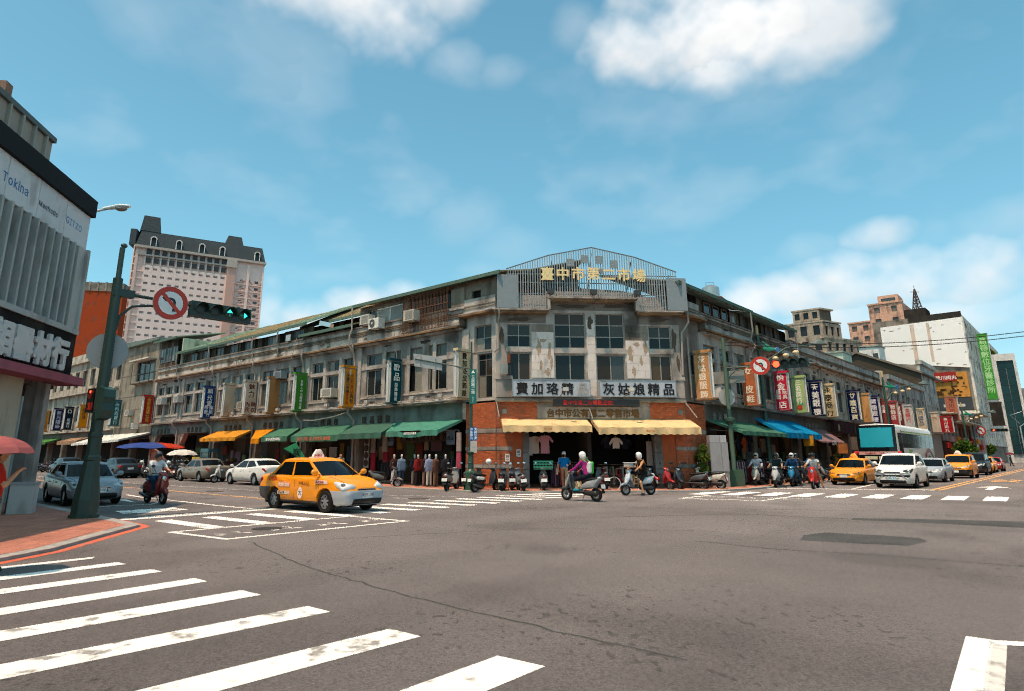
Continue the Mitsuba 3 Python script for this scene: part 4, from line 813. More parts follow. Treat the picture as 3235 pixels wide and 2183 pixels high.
def car(label, fr, L=4.4, W=1.7, Hh=1.48, wb=2.6, r=.31, fo=.85, zn=.72, zh=.92, zb=.93, zd=1.0, xw=.85, xr=.15, xq=-1.0, xb=-1.75, color='c0c0c0', plate='', cat='car', name='car', bump=None, rbump=None,
        lamp=H('dfe6ea'), grille=1, ls=1.0, group=None, rim=RIM, spokes=6, van=False, platec='e9e9e6', handles=True, back=False, sill=None, pillars=(.52,), detail=True):
    """x forward, origin on the ground between the axles"""
    k = thing(name, label, cat, group)
    C = H(color) if isinstance(color, str) else color
    xf, xe = wb / 2 + fo, wb / 2 + fo - L; hw = W / 2
    S = np.concatenate([[xe, xe + .05, xe + .16], np.linspace(xe + .35, xf - .5, 16), [xf - .3, xf - .15, xf - .05, xf]])
    def zt(x): return curve(x, [(xe, zd - .16), (xe + .05, zd - .06), (xe + .2, zd), (xb, max(zd, zb)), (xw, zh), (xw + .25, zh - .015), (xf - .45, (zn + zh) / 2 + .03), (xf - .15, zn), (xf - .04, zn - .1), (xf, zn - .2)])
    def wt(x): return hw * curve(x, [(xe, .80), (xe + .06, .88), (xe + .3, .965), (xe + 1.0, 1.0), (xf - 1.0, 1.0), (xf - .45, .965), (xf - .15, .86), (xf - .04, .76), (xf, .66)])
    def z0(x): return curve(x, [(xe, .42), (xe + .12, .30), (xe + .5, .2), (xf - .5, .19), (xf - .12, .22), (xf, .30)])
    half = lambda x: [(.0, z0(x)), (.80 * wt(x), z0(x)), (.95 * wt(x), z0(x) + .07), (wt(x), z0(x) + .25), (wt(x) * .998, .45 * z0(x) + .55 * zt(x)), (.972 * wt(x), zt(x) - .13), (.93 * wt(x), zt(x) - .045), (.84 * wt(x), zt(x) - .004), (.5 * wt(x), zt(x) + .022), (0, zt(x) + .03)]
    V, n = [], 18
    for x in S:
        hf = half(x); ring = [(y, z) for y, z in hf] + [(-y, z) for y, z in hf[-2:0:-1]]
        V += [(x, y, z) for y, z in ring]
    F = [[i * n + j, i * n + (j + 1) % n, (i + 1) * n + (j + 1) % n, (i + 1) * n + j] for i in range(len(S) - 1) for j in range(n)]
    F = tri(F); e = (len(S) - 1) * n
    F = np.vstack([F, [[0, j + 1, j] for j in range(1, n - 1)], [[e, e + j, e + j + 1] for j in range(1, n - 1)]])
    tm = trimesh.Trimesh(np.array(V), F[:, ::-1], process=True)
    if tm.volume < 0: tm.invert()
    body = manifold3d.Manifold(manifold3d.Mesh(vert_properties=np.asarray(tm.vertices, np.float32), tri_verts=np.asarray(tm.faces, np.uint32)))
    wells = []
    for x in (wb / 2, -wb / 2):
        for s in (-1, 1):
            c = manifold3d.Manifold.cylinder(.6, r + .055, r + .055, 26).rotate([90, 0, 0]).translate([x, s * (hw - .02) + .3, r + .015]); wells.append(c)
    cut = wells[0]
    for q in wells[1:]: cut = cut + q
    shell = body - cut
    put('body', MB(C).mesh(shell), 'paintwork', parent=k, fr=fr, smooth=38)
    def slab(lo, hi, col, nm, mat='satin', sc=1.012):
        b = body.translate([-(xf + xe) / 2, 0, -.55]).scale([sc, sc, 1.0]).translate([(xf + xe) / 2, 0, .55]) - cut
        q = b ^ manifold3d.Manifold.cube([hi[0] - lo[0], hi[1] - lo[1], hi[2] - lo[2]]).translate(list(lo))
        if q.num_tri(): put(nm, MB(col).mesh(q), mat, parent=k, fr=fr, smooth=38)
    if bump is not None: slab((wb / 2 + .22, -1.2, .1), (xf + .1, 1.2, .62), bump, 'bumper', 'paintwork')
    if rbump is not None: slab((xe - .1, -1.2, .1), (-wb / 2 - .2, 1.2, .66), rbump, 'bumper', 'satin')
    if sill is not None: slab((-wb / 2 + .3, -1.2, .1), (wb / 2 - .3, 1.2, .30), sill, 'sill')
    slab((xf - .3, -hw * .62, .24), (xf + .1, hw * .62, .40), H('151515'), 'air_intake', sc=1.02)
    # greenhouse
    wa, wr = hw * .91, hw * (.80 if van else .73)
    lev = [0, .1, .86, 1.0]; zr = Hh - .05
    def pt(t, seg, q):
        z = zb - .05 + (zr - zb + .05) * t; ww = wa + (wr - wa) * t
        xF, xR = xw + (xr - xw) * t, xb + (xq - xb) * t
        if seg == 'F': y = ww * .93 * (1 - 2 * q); return (xF + .12 * (1 - (y / ww) ** 2) , y, z + .035 * t * (1 - (y / ww) ** 2))
        if seg == 'R': y = ww * .93 * (2 * q - 1); return (xR - .09 * (1 - (y / ww) ** 2), y, z + .035 * t * (1 - (y / ww) ** 2))
        s = -1 if seg == 'r' else 1
        xx = (xF + (xR - xF) * q) if seg == 'r' else (xR + (xF - xR) * q)
        return (xx, s * ww * (1 + .035 * math.sin(pi * q)), z)
    bp = list(pillars); wins = [(.05 if not van else .03, bp[0] - .018)] + [(bp[i] + .018, (bp[i + 1] - .018) if i + 1 < len(bp) else .93) for i in range(len(bp))]
    cuts = sorted({0., 1.} | {a for w_ in wins for a in w_})
    fq = np.linspace(0, 1, 9)
    rings = [('F', q) for q in fq] + [('r', q) for q in cuts] + [('R', q) for q in fq] + [('l', 1 - q) for q in reversed(cuts)]
    rings = [('F', q) for q in fq] + [('r', q) for q in cuts] + [('R', q) for q in fq] + [('l', q) for q in [1 - c for c in reversed(cuts)]]
    paint, glass = MB(C), {}
    N = len(rings)
    for li in range(3):
        for i in range(N):
            a, b = rings[i], rings[(i + 1) % N]
            quad = [pt(lev[li], *a), pt(lev[li], *b), pt(lev[li + 1], *b), pt(lev[li + 1], *a)]
            g = None
            if li == 1 and a[0] == b[0]:
                if a[0] == 'F': g = 'windscreen'
                elif a[0] == 'R': g = 'rear_window'
                else:
                    qa, qb = (a[1], b[1]) if a[0] == 'r' else (1 - b[1], 1 - a[1])
                    for wi, (w0, w1) in enumerate(wins):
                        if qa >= w0 - 1e-6 and qb <= w1 + 1e-6: g = f'side{a[0]}{wi}'
            if g: glass.setdefault(g, MB(H('0d1113'))).add(quad, [[0, 1, 2, 3]])
            else: paint.add(quad, [[0, 1, 2, 3]])
    top = [pt(1.0, *q) for q in rings]; cx_ = (xr + xq) / 2
    inn = [(cx_ + (p[0] - cx_) * .86, p[1] * .82, p[2] + .03) for p in top]; inn2 = [(cx_ + (p[0] - cx_) * .45, p[1] * .42, Hh) for p in top]
    paint.add(top + inn + inn2 + [(cx_, 0, Hh + .005)], tri([[i, (i + 1) % N, N + (i + 1) % N, N + i] for i in range(N)] + [[N + i, N + (i + 1) % N, 2 * N + (i + 1) % N, 2 * N + i] for i in range(N)]).tolist() + [[2 * N + i, 2 * N + (i + 1) % N, 3 * N] for i in range(N)])
    v, f, c = paint.get(); pm = trimesh.Trimesh(v, f, process=False); pm.merge_vertices(digits_vertex=4)
    put('roof', MB(C).add(pm.vertices, pm.faces), 'paintwork', parent=k, fr=fr, smooth=45)
    for g, m in glass.items(): put('side_window' if g[:4] == 'side' else g, m, 'darkglass', parent=k, fr=fr)
    for x in (wb / 2, -wb / 2):
        for s in (-1, 1): wheel(k, fr, x, s * (hw - .115), r, rim=rim, spokes=spokes)
    for s in (-1, 1):
        lx = xf - .30
        q = put('headlight', MB(tuple(.75 * x for x in lamp)).hull([(xf - .12, s * hw * .58, zn - .05, .08, .1 * ls, .06 * ls), (xf - .5, s * hw * .88, zn + .04, .12, .05, .05 * ls), (xf - .2, s * hw * .8, zn - .1, .08, .07 * ls, .05 * ls)]), 'satin', parent=k, fr=fr, smooth=60)
        put('reflector', MB(H('5d6468')).ball((xf - .27, s * hw * .80, zn - .01), (.1, .055 * ls, .05 * ls)), 'darkglass', parent=q, fr=fr, smooth=True)
        put('tail_light', MB(H('8f1a14')).hull([(xe + .06, s * hw * .7, zd - .2, .05, .12, .07), (xe + .22, s * hw * .89, zd - .17, .1, .05, .06), (xe + .05, s * hw * .8, zd - .33, .05, .05, .04)]), 'satin', parent=k, fr=fr, smooth=60)
        put('mirror', MB(C).ball((xw - .12, s * (hw + .09), zb + .1), (.07, .12, .085)).bar((xw - .1, s * (hw - .1), zb + .02), (xw - .1, s * (hw + .05), zb + .07), .05, .05), 'paintwork', parent=k, fr=fr, smooth=50)
        if handles:
            for q in (.12, -.85): put('door_handle', MB(tuple(x * .8 for x in C)).box((q - .1, s * (hw - .02), zb - .2), (q + .06, s * (hw + .012), zb - .16)), 'satin', parent=k, fr=fr)
        m = MB(tuple(x * .25 for x in C))
        for q in (xw - .02, (xw + xb) / 2 + .12, xb + .25):
            if abs(q + wb / 2) > r + .06: m.bar((q, s * (hw + .0005), .34), (q, s * (hw * .985), zb - .12), .012, .006, up=(0, 1, 0))
        put('door_seam', m, 'matte', parent=k, fr=fr)
    if grille:
        put('grille', MB(H('1a1a1a')).hull([(xf - .06, -hw * .36, zn - .13, .05, .05, .05), (xf - .06, hw * .36, zn - .13, .05, .05, .05), (xf - .12, 0, zn - .09, .07, .3, .05)]), 'satin', parent=k, fr=fr, smooth=50)
        m = MB(H('c8cacc'))
        for z in (zn - .09, zn - .13, zn - .17): m.box((xf - .03, -hw * .38, z - .008), (xf + .006, hw * .38, z + .008))
        put('grille_bar', m, 'chrome', parent=k, fr=fr)
    for x, s in ((xf + .022, 1), (xe - .012, -1)):
        m = MB(H(platec)).box((x - .01, -.19, .42 if s > 0 else .62), (x + .008, .19, .57 if s > 0 else .77))
        kk = put('number_plate', m, 'satin', parent=k, fr=fr)
        if plate:
            m = MB(); w_ = sum(glyph(ch, 1)[2] for ch in plate) * .115
            text(m, plate, (x + s * .01, -s * w_ / 2, .455 if s > 0 else .655), (0, s, 0), (0, 0, 1), .115, H('5a2626') if plate[0] in '9' else H('22303c'), bold=1)
            put('plate_number', m, 'matte', parent=kk, fr=fr)
    if detail:
        for s in (-.35, .3): put('wiper', MB(H('101010')).bar((xw + .11, s, zb - .02), (xw - .18, s + .28, zb + .22), .02, .015), 'matte', parent=k, fr=fr)
        for s in (-1, 1): put('bonnet_seam', MB(tuple(x * .3 for x in C)).tube([(q, s * wt(q) * .8, zt(q) + .0035) for q in np.linspace(xw + .2, xf - .3, 9)], .005, n=4), 'matte', parent=k, fr=fr)
        m = MB(H('1b1a19')).box((xe + .3, -hw * .78, .17), (xf - .3, hw * .78, .3)); put('underbody', m, 'matte', parent=k, fr=fr)
    return k
YT = H('ef9410')
def axle_place(fx, fy, wb, az): 
    d = unit(az); return place(fx - d[0] * wb / 2, fy - d[1] * wb / 2, 0, az)
def taxi_sign(k, fr, x, z, c, txt='TAXI'):
    q = put('roof_sign', MB(c).hull([(x, -.17, z + .06, .06), (x, .17, z + .06, .06), (x, -.07, z + .22, .05), (x, .07, z + .22, .05)]).box((x - .12, -.24, z), (x + .12, .24, z + .04)), 'satin', parent=k, fr=fr, smooth=50)
    m = MB(); text(m, txt, (x + .072, -.19, z + .04), (0, 1, 0), (0, 0, 1), .1, H('b4403c'), bold=1); text(m, txt, (x - .072, .19, z + .04), (0, -1, 0), (0, 0, 1), .1, H('b4403c'), bold=1)
    put('lettering', m, 'matte', parent=q, fr=fr)
fT = axle_place(-4.22, 19.72, 2.5, 128)
k = car('yellow taxi with silver front bumper and white roof sign crossing the junction', fT, L=4.35, W=1.7, Hh=1.53, wb=2.5, r=.31, fo=.88, zn=.76, zh=1.0, zb=1.02, zd=1.05, xw=.98, xr=.15, xq=-1.05, xb=-1.62, color=YT, plate='989-3F', ls=1.5, bump=H('a9adb3'), rbump=H('4a4b4d'), sill=H('2a2b2c'), cat='taxi', name='taxi', spokes=7, platec='dcdad6')
taxi_sign(k, fT, -.25, 1.52, H('f3e2d8'), '台灣大')
m = MB(); text(m, '1456', (.18, -.862, .74), (1, 0, 0), (0, 0, 1), .14, H('7a4a12'), bold=1); text(m, '計程車', (-1.55, -.845, .86), (1, 0, 0), (0, 0, 1), .15, H('c4401c'), bold=1); text(m, '1456', (-1.5, -.84, .99), (1, 0, 0), (0, 0, 1), .1, H('7a4a12'), bold=1)
put('door_number', m, 'matte', parent=k, fr=fT)
m = MB(H('e9dcd2')); th = np.linspace(0, 2 * pi, 25)[:-1]
m.add([(.12 + .12 * math.cos(t), -.861, .52 + .16 * math.sin(t)) for t in th], [[0, i, i + 1] for i in range(1, 23)]); text(m, '大', (.12, -.865, .53), (1, 0, 0), (0, 0, 1), .16, H('333333'), vertical=True, bold=1)
put('door_emblem', m, 'matte', parent=k, fr=fT)
m = MB(); m.quad([(-1.0, -.861, .68), (-.42, -.861, .68), (-.42, -.861, .82), (-1.0, -.861, .82)], H('e8a67e')); text(m, '台灣大車隊', (-.98, -.866, .70), (1, 0, 0), (0, 0, 1), .11, H('f6e6da'), bold=1)
m.quad([(-1.02, -.861, .46), (-.4, -.861, .46), (-.4, -.861, .56), (-1.02, -.861, .56)], H('d9c2ac')); text(m, '55688', (-.98, -.866, .475), (1, 0, 0), (0, 0, 1), .1, H('3a2a20'), bold=1)
m.quad([(.82, -.862, .80), (1.35, -.835, .80), (1.33, -.835, .90), (.8, -.862, .90)], H('ead6c8')); text(m, '叫車服務', (.86, -.872, .815), (1, .05, 0), (0, 0, 1), .085, H('b4504c'), bold=1)
put('door_decal', m, 'matte', parent=k, fr=fT)
m = MB(H('e7e4de')).quad([(-.98, -.72, 1.1), (-.42, -.725, 1.1), (-.42, -.712, 1.16), (-.98, -.708, 1.16)]); put('window_sticker', m, 'matte', parent=k, fr=fT)
m = MB(H('cfd2d4')).hull([(.1, -.3, 1.08, .015), (.1, .05, 1.08, .015)]); 
car('silver grey sedan in the shade of the corner building behind the green pole', axle_place(-13.4, 22.35, 2.55, 135), L=4.35, W=1.7, Hh=1.4, wb=2.55, zn=.68, zh=.88, zb=.9, zd=.98, color='8f979e', plate='7A-2951', spokes=10)
car('bronze grey old sedan parked on the left street with its tail to the crossing', axle_place(-19.5, 43.3, 2.6, -49), L=4.5, W=1.7, Hh=1.42, wb=2.6, zn=.7, zh=.88, zb=.92, zd=.98, xb=-1.55, xq=-.95, color='7d7368', plate='QD-3607', rbump=H('6d655c'))
car('white sedan parked on the left street beyond the taxi', axle_place(-14.35, 38.5, 2.65, -49), L=4.5, W=1.75, Hh=1.43, wb=2.65, zn=.72, zh=.92, zb=.95, zd=1.06, xb=-1.75, xq=-.9, xw=1.1, color='dedcd8', plate='ABF-7128', spokes=10)
def lights_on(k, fr, xe, hw, z):
    for s in (-1, 1): put('brake_light', MB(H('c02010')).box((xe - .03, s * hw * .62, z), (xe + .02, s * hw * .9, z + .14)), 'satin', parent=k, fr=fr, emit='tail')
for x, y, lab in ((-28.6, 49.8, 'dark blue car with brake lights on, seen just right of the left green pole'), (-37.5, 57.5, 'dark car farther off on the left street, left of the green pole, brake lights on')):
    f_ = axle_place(x, y, 2.6, -49); k = car(lab, f_, color='27313a', L=4.4, W=1.72, Hh=1.45, wb=2.6, zd=1.02); lights_on(k, f_, 2.6 / 2 + .85 - 4.4, .86, .78)
fq_ = axle_place(20.3, 37.2, 2.65, 223)
k = car('older yellow taxi waiting at the stop line beside the white car', fq_, L=4.7, W=1.76, Hh=1.45, wb=2.65, fo=.95, zn=.68, zh=.9, zb=.93, zd=.98, color=YT, plate='', cat='taxi', name='taxi', lamp=H('d98a2a'), platec='dedad2'); taxi_sign(k, fq_, -.3, 1.44, H('e8a848'), '個人')
fs = axle_place(20.9, 33.8, 2.67, 223)
k = car('white sport utility car waiting first at the stop line', fs, L=4.35, W=1.85, Hh=1.72, wb=2.67, r=.35, fo=.85, zn=.88, zh=1.1, zb=1.12, zd=1.12, xw=.95, xr=.1, xq=-1.45, xb=-1.75, color='e4e1dc', plate='RDN-5145', cat='car', platec='bfd6dc', lamp=H('3b4044'), sill=H('1d1d1d'), van=True)
slabm = MB(H('17181a')).hull([(1.335 + .82, -.72, .62, .05), (1.335 + .82, .72, .62, .05), (2.1, -.5, .5, .06), (2.1, .5, .5, .06)]); put('grille', slabm, 'satin', parent=k, fr=fs, smooth=50)
m = MB(H('d2d4d6'))
for s in (-1, 1): m.bar((2.14, s * .78, .82), (2.2, s * .35, .70), .05, .05).bar((2.2, s * .35, .70), (2.16, s * .7, .36), .05, .06).tube([(-1.3, s * .62, 1.73), (-.6, s * .66, 1.77), (.1, s * .62, 1.74)], .02)
put('trim', m, 'chrome', parent=k, fr=fs)
car('silver sedan with dark windows waiting in line behind the white car', axle_place(27.4, 41.0, 2.7, 223), L=4.6, W=1.78, Hh=1.45, wb=2.7, zn=.74, zh=.93, zb=.95, zd=1.03, color='9da5ae', plate='', spokes=10)
fv = axle_place(34.0, 47.7, 2.75, 223)
k = car('yellow taxi van with black bumper waiting farther back in line', fv, L=4.6, W=1.8, Hh=1.68, wb=2.75, zn=.86, zh=1.08, zb=1.1, zd=1.1, xw=1.05, xr=.25, xq=-1.75, xb=-1.95, color=YT, bump=H('17181a'), cat='taxi', name='taxi', van=True, pillars=(.38, .7), lamp=H('c9cdd0')); taxi_sign(k, fv, -.1, 1.68, H('efe9e2'))
car('black van behind the yellow taxi van', axle_place(41.2, 55.8, 2.8, 223), L=4.7, W=1.85, Hh=1.85, wb=2.8, zn=.9, zh=1.12, zb=1.15, zd=1.15, xw=1.1, xr=.3, xq=-1.8, xb=-2.0, color='1d2024', van=True, pillars=(.38, .7))
fz = axle_place(47.4, 62.9, 2.65, 223)
k = car('yellow taxi last but one in the waiting line', fz, color=YT, Hh=1.5, cat='taxi', name='taxi'); taxi_sign(k, fz, -.3, 1.49, H('efe9e2'))
car('small red car last in the waiting line', axle_place(52.8, 68.8, 2.4, 223), L=3.7, wb=2.4, fo=.75, Hh=1.45, color='a8281c')
# ---------------------------------------------------------------- coach
def coach():
    f = axle_place(28.0, 46.0, 6.0, 223)
    k = thing('coach', 'tall coach with windscreen painted with sky reflection, red mirror arms and a rainbow painted side', 'bus')
    xf, xe, w, h = 5.4, -7.6, 1.25, 3.72
    WHT = H('d9d7d0')
    sec = Polygon([(-w, .35), (w, .35), (w, 2.0), (w * .985, 3.0), (w * .93, h - .22), (w * .8, h - .04), (0, h + .02), (-w * .8, h - .04), (-w * .93, h - .22), (-w * .985, 3.0), (-w, 2.0)])
    xs = [xe, xe + .08, xe + .3, xf - .55, xf - .2, xf - .05, xf]; sc = [.93, .98, 1, 1, .985, .95, .9]
    P = np.array(sec.exterior.coords)[:-1]; n = len(P); V = []
    for x, s_ in zip(xs, sc): V += [(x + (.12 * (1 - (p[0] / w) ** 2) if x > 5 else 0) - (max(0, p[1] - 2.2) * .12 if x > 4.9 else 0), p[0] * s_, 2 + (p[1] - 2) * (.6 + .4 * s_)) for p in P]
    F = [[i * n + j, i * n + (j + 1) % n, (i + 1) * n + (j + 1) % n, (i + 1) * n + j] for i in range(len(xs) - 1) for j in range(n)]
    e = (len(xs) - 1) * n
    F = tri(F).tolist() + [[0, j + 1, j] for j in range(1, n - 1)] + [[e, e + j, e + j + 1] for j in range(1, n - 1)]
    put('body', MB(WHT).add(V, F), 'paintwork', parent=k, fr=f, smooth=40)
    def fx(y, z): return xf + .12 * (1 - (y / w) ** 2) - max(0, z - 2.2) * .12 + .035
    def front(nm, y0, y1, za, zb_, c, mat, off=0., ny=10, nz=5):
        ys, zs = np.linspace(y0, y1, ny), np.linspace(za, zb_, nz)
        v = [(fx(y, z) + off - .06 * abs(y / w) ** 6, y, z) for z in zs for y in ys]
        return put(nm, MB(c).add(v, [[j * ny + i, j * ny + i + 1, (j + 1) * ny + i + 1, (j + 1) * ny + i] for j in range(nz - 1) for i in range(ny - 1)]), mat, parent=k, fr=f, smooth=True)
    front('windscreen_surround', -1.17, 1.17, 1.88, 3.62, H('14181a'), 'darkglass')
    front('windscreen', -.98, .98, 2.15, 3.45, H('2ba0b4'), 'darkglass', .015)  # blue sky reflection painted into the glass colour
    front('lower_windscreen', -1.16, 1.16, 1.02, 1.64, H('16191a'), 'darkglass', .004); front('dashboard_panel', -.8, -.03, 1.35, 1.56, H('c9c6a8'), 'satin', .012); front('dashboard_panel', .05, .85, 1.35, 1.56, H('c9c6a8'), 'satin', .012)
    front('front_band', -1.12, 1.12, 1.66, 1.86, H('d9a59c'), 'paintwork', .012); front('bumper', -1.14, 1.14, .4, 1.0, H('24211f'), 'satin', .012)
    m = MB(); text(m, '中台灣客運股份有限公司', (fx(.5, 1.75) + .03, -.75, 1.7), (0, 1, 0), (0, 0, 1), .13, H('8c3434'), bold=1); put('lettering', m, 'matte', parent=k, fr=f)
    for s in (-1, 1): put('mirror_arm', MB(H('c8281e')).tube([(xf - .35, s * 1.16, 1.78), (xf + .15, s * 1.32, 1.78), (xf + .3, s * 1.38, 1.6), (xf + .3, s * 1.38, .95)], [.1, .12, .15, .13], n=10), 'paintwork', parent=k, fr=f, smooth=True)
    for s in (-1, 1):
        put('headlight', MB(H('e8e8e2')).ball((xf - .02, s * .95, .72), (.1, .17, .12)), 'chrome', parent=k, fr=f, smooth=True)
        for i in range(7):
            a = xf - 1.5 - i * 1.6; put('side_window', MB(H('26302d')).box((a - 1.52, s * (w - .03), 2.12), (a, s * (w + .006), 3.1)), 'darkglass', parent=k, fr=f)
        put('front_side_window', MB(H('1a2022')).box((xf - 1.4, s * (w - .03), 1.2), (xf - .35, s * (w + .006), 3.1)), 'darkglass', parent=k, fr=f)
        y = s * (w + .004)
        m = MB(H('8db33c')).quad([(xe + .25, y, 3.2), (xe + .6, y, 3.2), (xe + .5, y, .6), (xe + .25, y, .6)]).quad([(xf - 3.4, y, .5), (xf - 4.6, y, .5), (xf - 4.3, y, 2.02), (xf - 3.1, y, 2.02)]).quad([(xf - 1.42, y, 3.25), (xe + .2, y, 3.25), (xe + .2, y, 3.16), (xf - 1.42, y, 3.16)])
        put('green_stripe', m, 'paintwork', parent=k, fr=f)
        for r0, r1, c in ((1.75, 1.45, '9c2f38'), (1.45, 1.2, 'd9d7d0'), (1.2, .8, '3c7a45')):
            m = MB(H(c)); cx_, cz = xe + 2.6, .4
            pts = [(a, r_) for a in np.linspace(0, pi, 19) for r_ in (r0, r1)]
            m.add([(cx_ + r_ * 1.25 * math.cos(a), y * 1.002, cz + r_ * math.sin(a)) for a, r_ in pts], [[2 * i, 2 * i + 2, 2 * i + 3, 2 * i + 1] for i in range(18)]); put('rainbow_stripe', m, 'paintwork', parent=k, fr=f)
        m = MB(); ex = (-1, 0, 0) if s > 0 else (1, 0, 0); text(m, '風 遊覽', ((xf - 1.5) if s > 0 else xf - 3.0, y * 1.003, 1.2), ex, (0, 0, 1), .5, H('55504c'), bold=1); put('lettering', m, 'matte', parent=k, fr=f)
        put('red_pillar', MB(H('8a3a30')).box((xf - 1.48, s * (w - .03), .6), (xf - 1.4, s * (w + .008), 3.3)), 'paintwork', parent=k, fr=f)
        for x in (3.0, -3.0): wheel(k, f, x, s * 1.1, .5, w=.28, spokes=8)
        put('wheel_arch', MB(H('1a1918')).box((2.4, s * (w - .02), .35), (3.6, s * (w + .003), 1.05)).box((-3.6, s * (w - .02), .35), (-2.4, s * (w + .003), 1.05)), 'matte', parent=k, fr=f)
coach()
# ---------------------------------------------------------------- scooters
BLACK = H('1b1a1a')
_scm = {}
def scooter(label, x, y, az, c1, c2=None, group=None, plate=True, lean=0., style=0, extra=None, name='scooter', far=False, sc=1.0, steer=0):
    """local x forward, origin on the ground midway between the wheels"""
    C1 = H(c1); C2 = H(c2) if c2 else BLACK
    f0 = place(x, y, 0, az, lean); f = Fr(f0.o, f0.ax * sc)
    k = thing(name, label, 'scooter', group)
    def lump(nm, balls, col, mat='paintwork', parent=k, n=10):
        kk = ('L', nm, str(balls), n)
        if kk not in _scm: _scm[kk] = arr(hull(balls, n))
        m = MB(col); m.add(*_scm[kk]); return put(nm, m, mat, parent=parent, fr=f, smooth=50)
    r = .235
    for xx in (.63, -.62):
        w = put('wheel', MB(TYRE).lathe([(r * .62, -.05), (r * .93, -.05), (r, -.02), (r, .02), (r * .93, .05), (r * .62, .05), (r * .62, -.05)], (xx, 0, r), axis='y', n=20), 'matte', parent=k, fr=f, smooth=45)
        m = MB(H('9a9c9e') if style != 2 else H('d8d8d4')); m.lathe([(r * .52, -.03), (r * .63, -.035), (r * .63, .035), (r * .52, .03), (r * .52, -.03)], (xx, 0, r), axis='y', n=20).lathe([(0, -.05), (.05, -.05), (.05, .05), (0, .05)], (xx, 0, r), axis='y', n=10)
        for i in range(5): a = 2 * pi * i / 5; m.bar((xx + .04 * math.cos(a), 0, r + .04 * math.sin(a)), (xx + r * .55 * math.cos(a), 0, r + r * .55 * math.sin(a)), .03, .035, up=(-math.sin(a), 0, math.cos(a)))
        if not far: put('rim', m, 'metal', parent=w, fr=f)
    if style == 2:      # rounded classic
        lump('rear_cowl', [(-.15, .0, .6, .1, .16, .14), (-.55, 0, .6, .28, .22, .2), (-.78, 0, .58, .08, .1, .1), (-.1, 0, .38, .05, .15, .08)], C1)
        lump('leg_shield', [(.34, 0, .38, .04, .17, .08), (.42, 0, .62, .05, .24, .1), (.47, 0, .88, .04, .17, .08)], C1); lump('front_cover', [(.5, 0, .55, .08, .12, .1), (.5, 0, .86, .06, .1, .1)], C1)
        lump('front_fender', [(.5, 0, .44, .1, .1, .07), (.7, 0, .46, .14, .1, .07), (.86, 0, .38, .05, .07, .05)], C1)
    else:
        tail = .72 if style == 0 else .8
        lump('rear_cowl', [(-.1, 0, .5, .06, .13, .1), (-.38, 0, .62, .16, .17, .12), (-.78, 0, tail, .07, .1, .07), (-.55, 0, .52, .1, .16, .06)], C1)
        lump('leg_shield', [(.3, 0, .36, .04, .16, .05), (.4, 0, .62, .05, .23, .08), (.42, 0, .86, .04, .15, .08)], C2 if style == 1 else C1)
        lump('front_cover', [(.58, 0, .52, .06, .1, .06), (.5, 0, .7, .09, .17, .1), (.44, 0, .9, .05, .12, .08)], C1)
        lump('front_fender', [(.5, 0, .47, .08, .075, .04), (.68, 0, .48, .1, .075, .035), (.85, 0, .4, .04, .06, .03)], C1 if style == 0 else C2)
    lump('seat', [(-.08, 0, .72, .08, .13, .05), (-.4, 0, .77, .2, .16, .05), (-.7, 0, .8, .1, .12, .05)], H('191919'), 'satin')
    lump('floorboard', [(.3, 0, .31, .06, .15, .04), (-.14, 0, .33, .08, .15, .05)], H('2a2a2a') if style != 2 else C1, 'satin')
    lump('engine', [(-.15, 0, .3, .1, .1, .09), (-.55, -.06, .26, .12, .1, .1), (-.62, .1, .28, .1, .05, .09)], H('2a2827'), 'satin')
    m = MB(H('6e6c6a')).tube([(-.2, -.13, .24), (-.35, -.16, .24), (-.5, -.17, .27), (-.85, -.18, .34)], [.02, .045, .06, .055], n=8); put('muffler', m, 'metal', parent=k, fr=f, smooth=True)
    if far: 
        put('handlebar', MB(BLACK).tube([(.3, .33, 1.0), (.4, .1, .98), (.4, -.1, .98), (.3, -.33, 1.0)], .022, n=6).hull([(.4, 0, .93, .08, .12, .06), (.4, 0, 1.0, .06, .1, .05)]), 'satin', parent=k, fr=f)
    else:
        put('fork', MB(H('55565a')).tube([(.42, .07, .8), (.63, .075, .24)], .022, n=6).tube([(.42, -.07, .8), (.63, -.075, .24)], .022, n=6), 'metal', parent=k, fr=f)
        put('handlebar', MB(H('3b3b3c')).tube([(.3, .35, 1.01), (.36, .18, 1.0), (.4, .06, .97), (.4, -.06, .97), (.36, -.18, 1.0), (.3, -.35, 1.01)], .016, n=6).tube([(.33, .27, 1.005), (.3, .36, 1.01)], .022, n=6).tube([(.33, -.27, 1.005), (.3, -.36, 1.01)], .022, n=6), 'satin', parent=k, fr=f)
        lump('handlebar_cover', [(.44, 0, .96, .07, .13, .05), (.38, 0, 1.02, .07, .14, .04), (.5, 0, .95, .03, .08, .05)], C1)
        lump('headlight', [(.53, 0, .955, .025, .085, .05)] if style != 2 else [(.56, 0, .84, .03, .085, .085)], H('cfd4d6'), 'chrome')
        put('stand', MB(H('4a4a4b')).tube([(-.2, .1, .25), (-.15, .2, .02)], .014, n=6), 'matte', parent=k, fr=f)
        put('rear_mudguard', MB(H('222020')).quad([(-.82, -.08, .62), (-.82, .08, .62), (-.93, .08, .3), (-.93, -.08, .3)]).quad([(-.83, -.08, .62), (-.94, -.08, .3), (-.94, .08, .3), (-.83, .08, .62)]), 'matte', parent=k, fr=f)
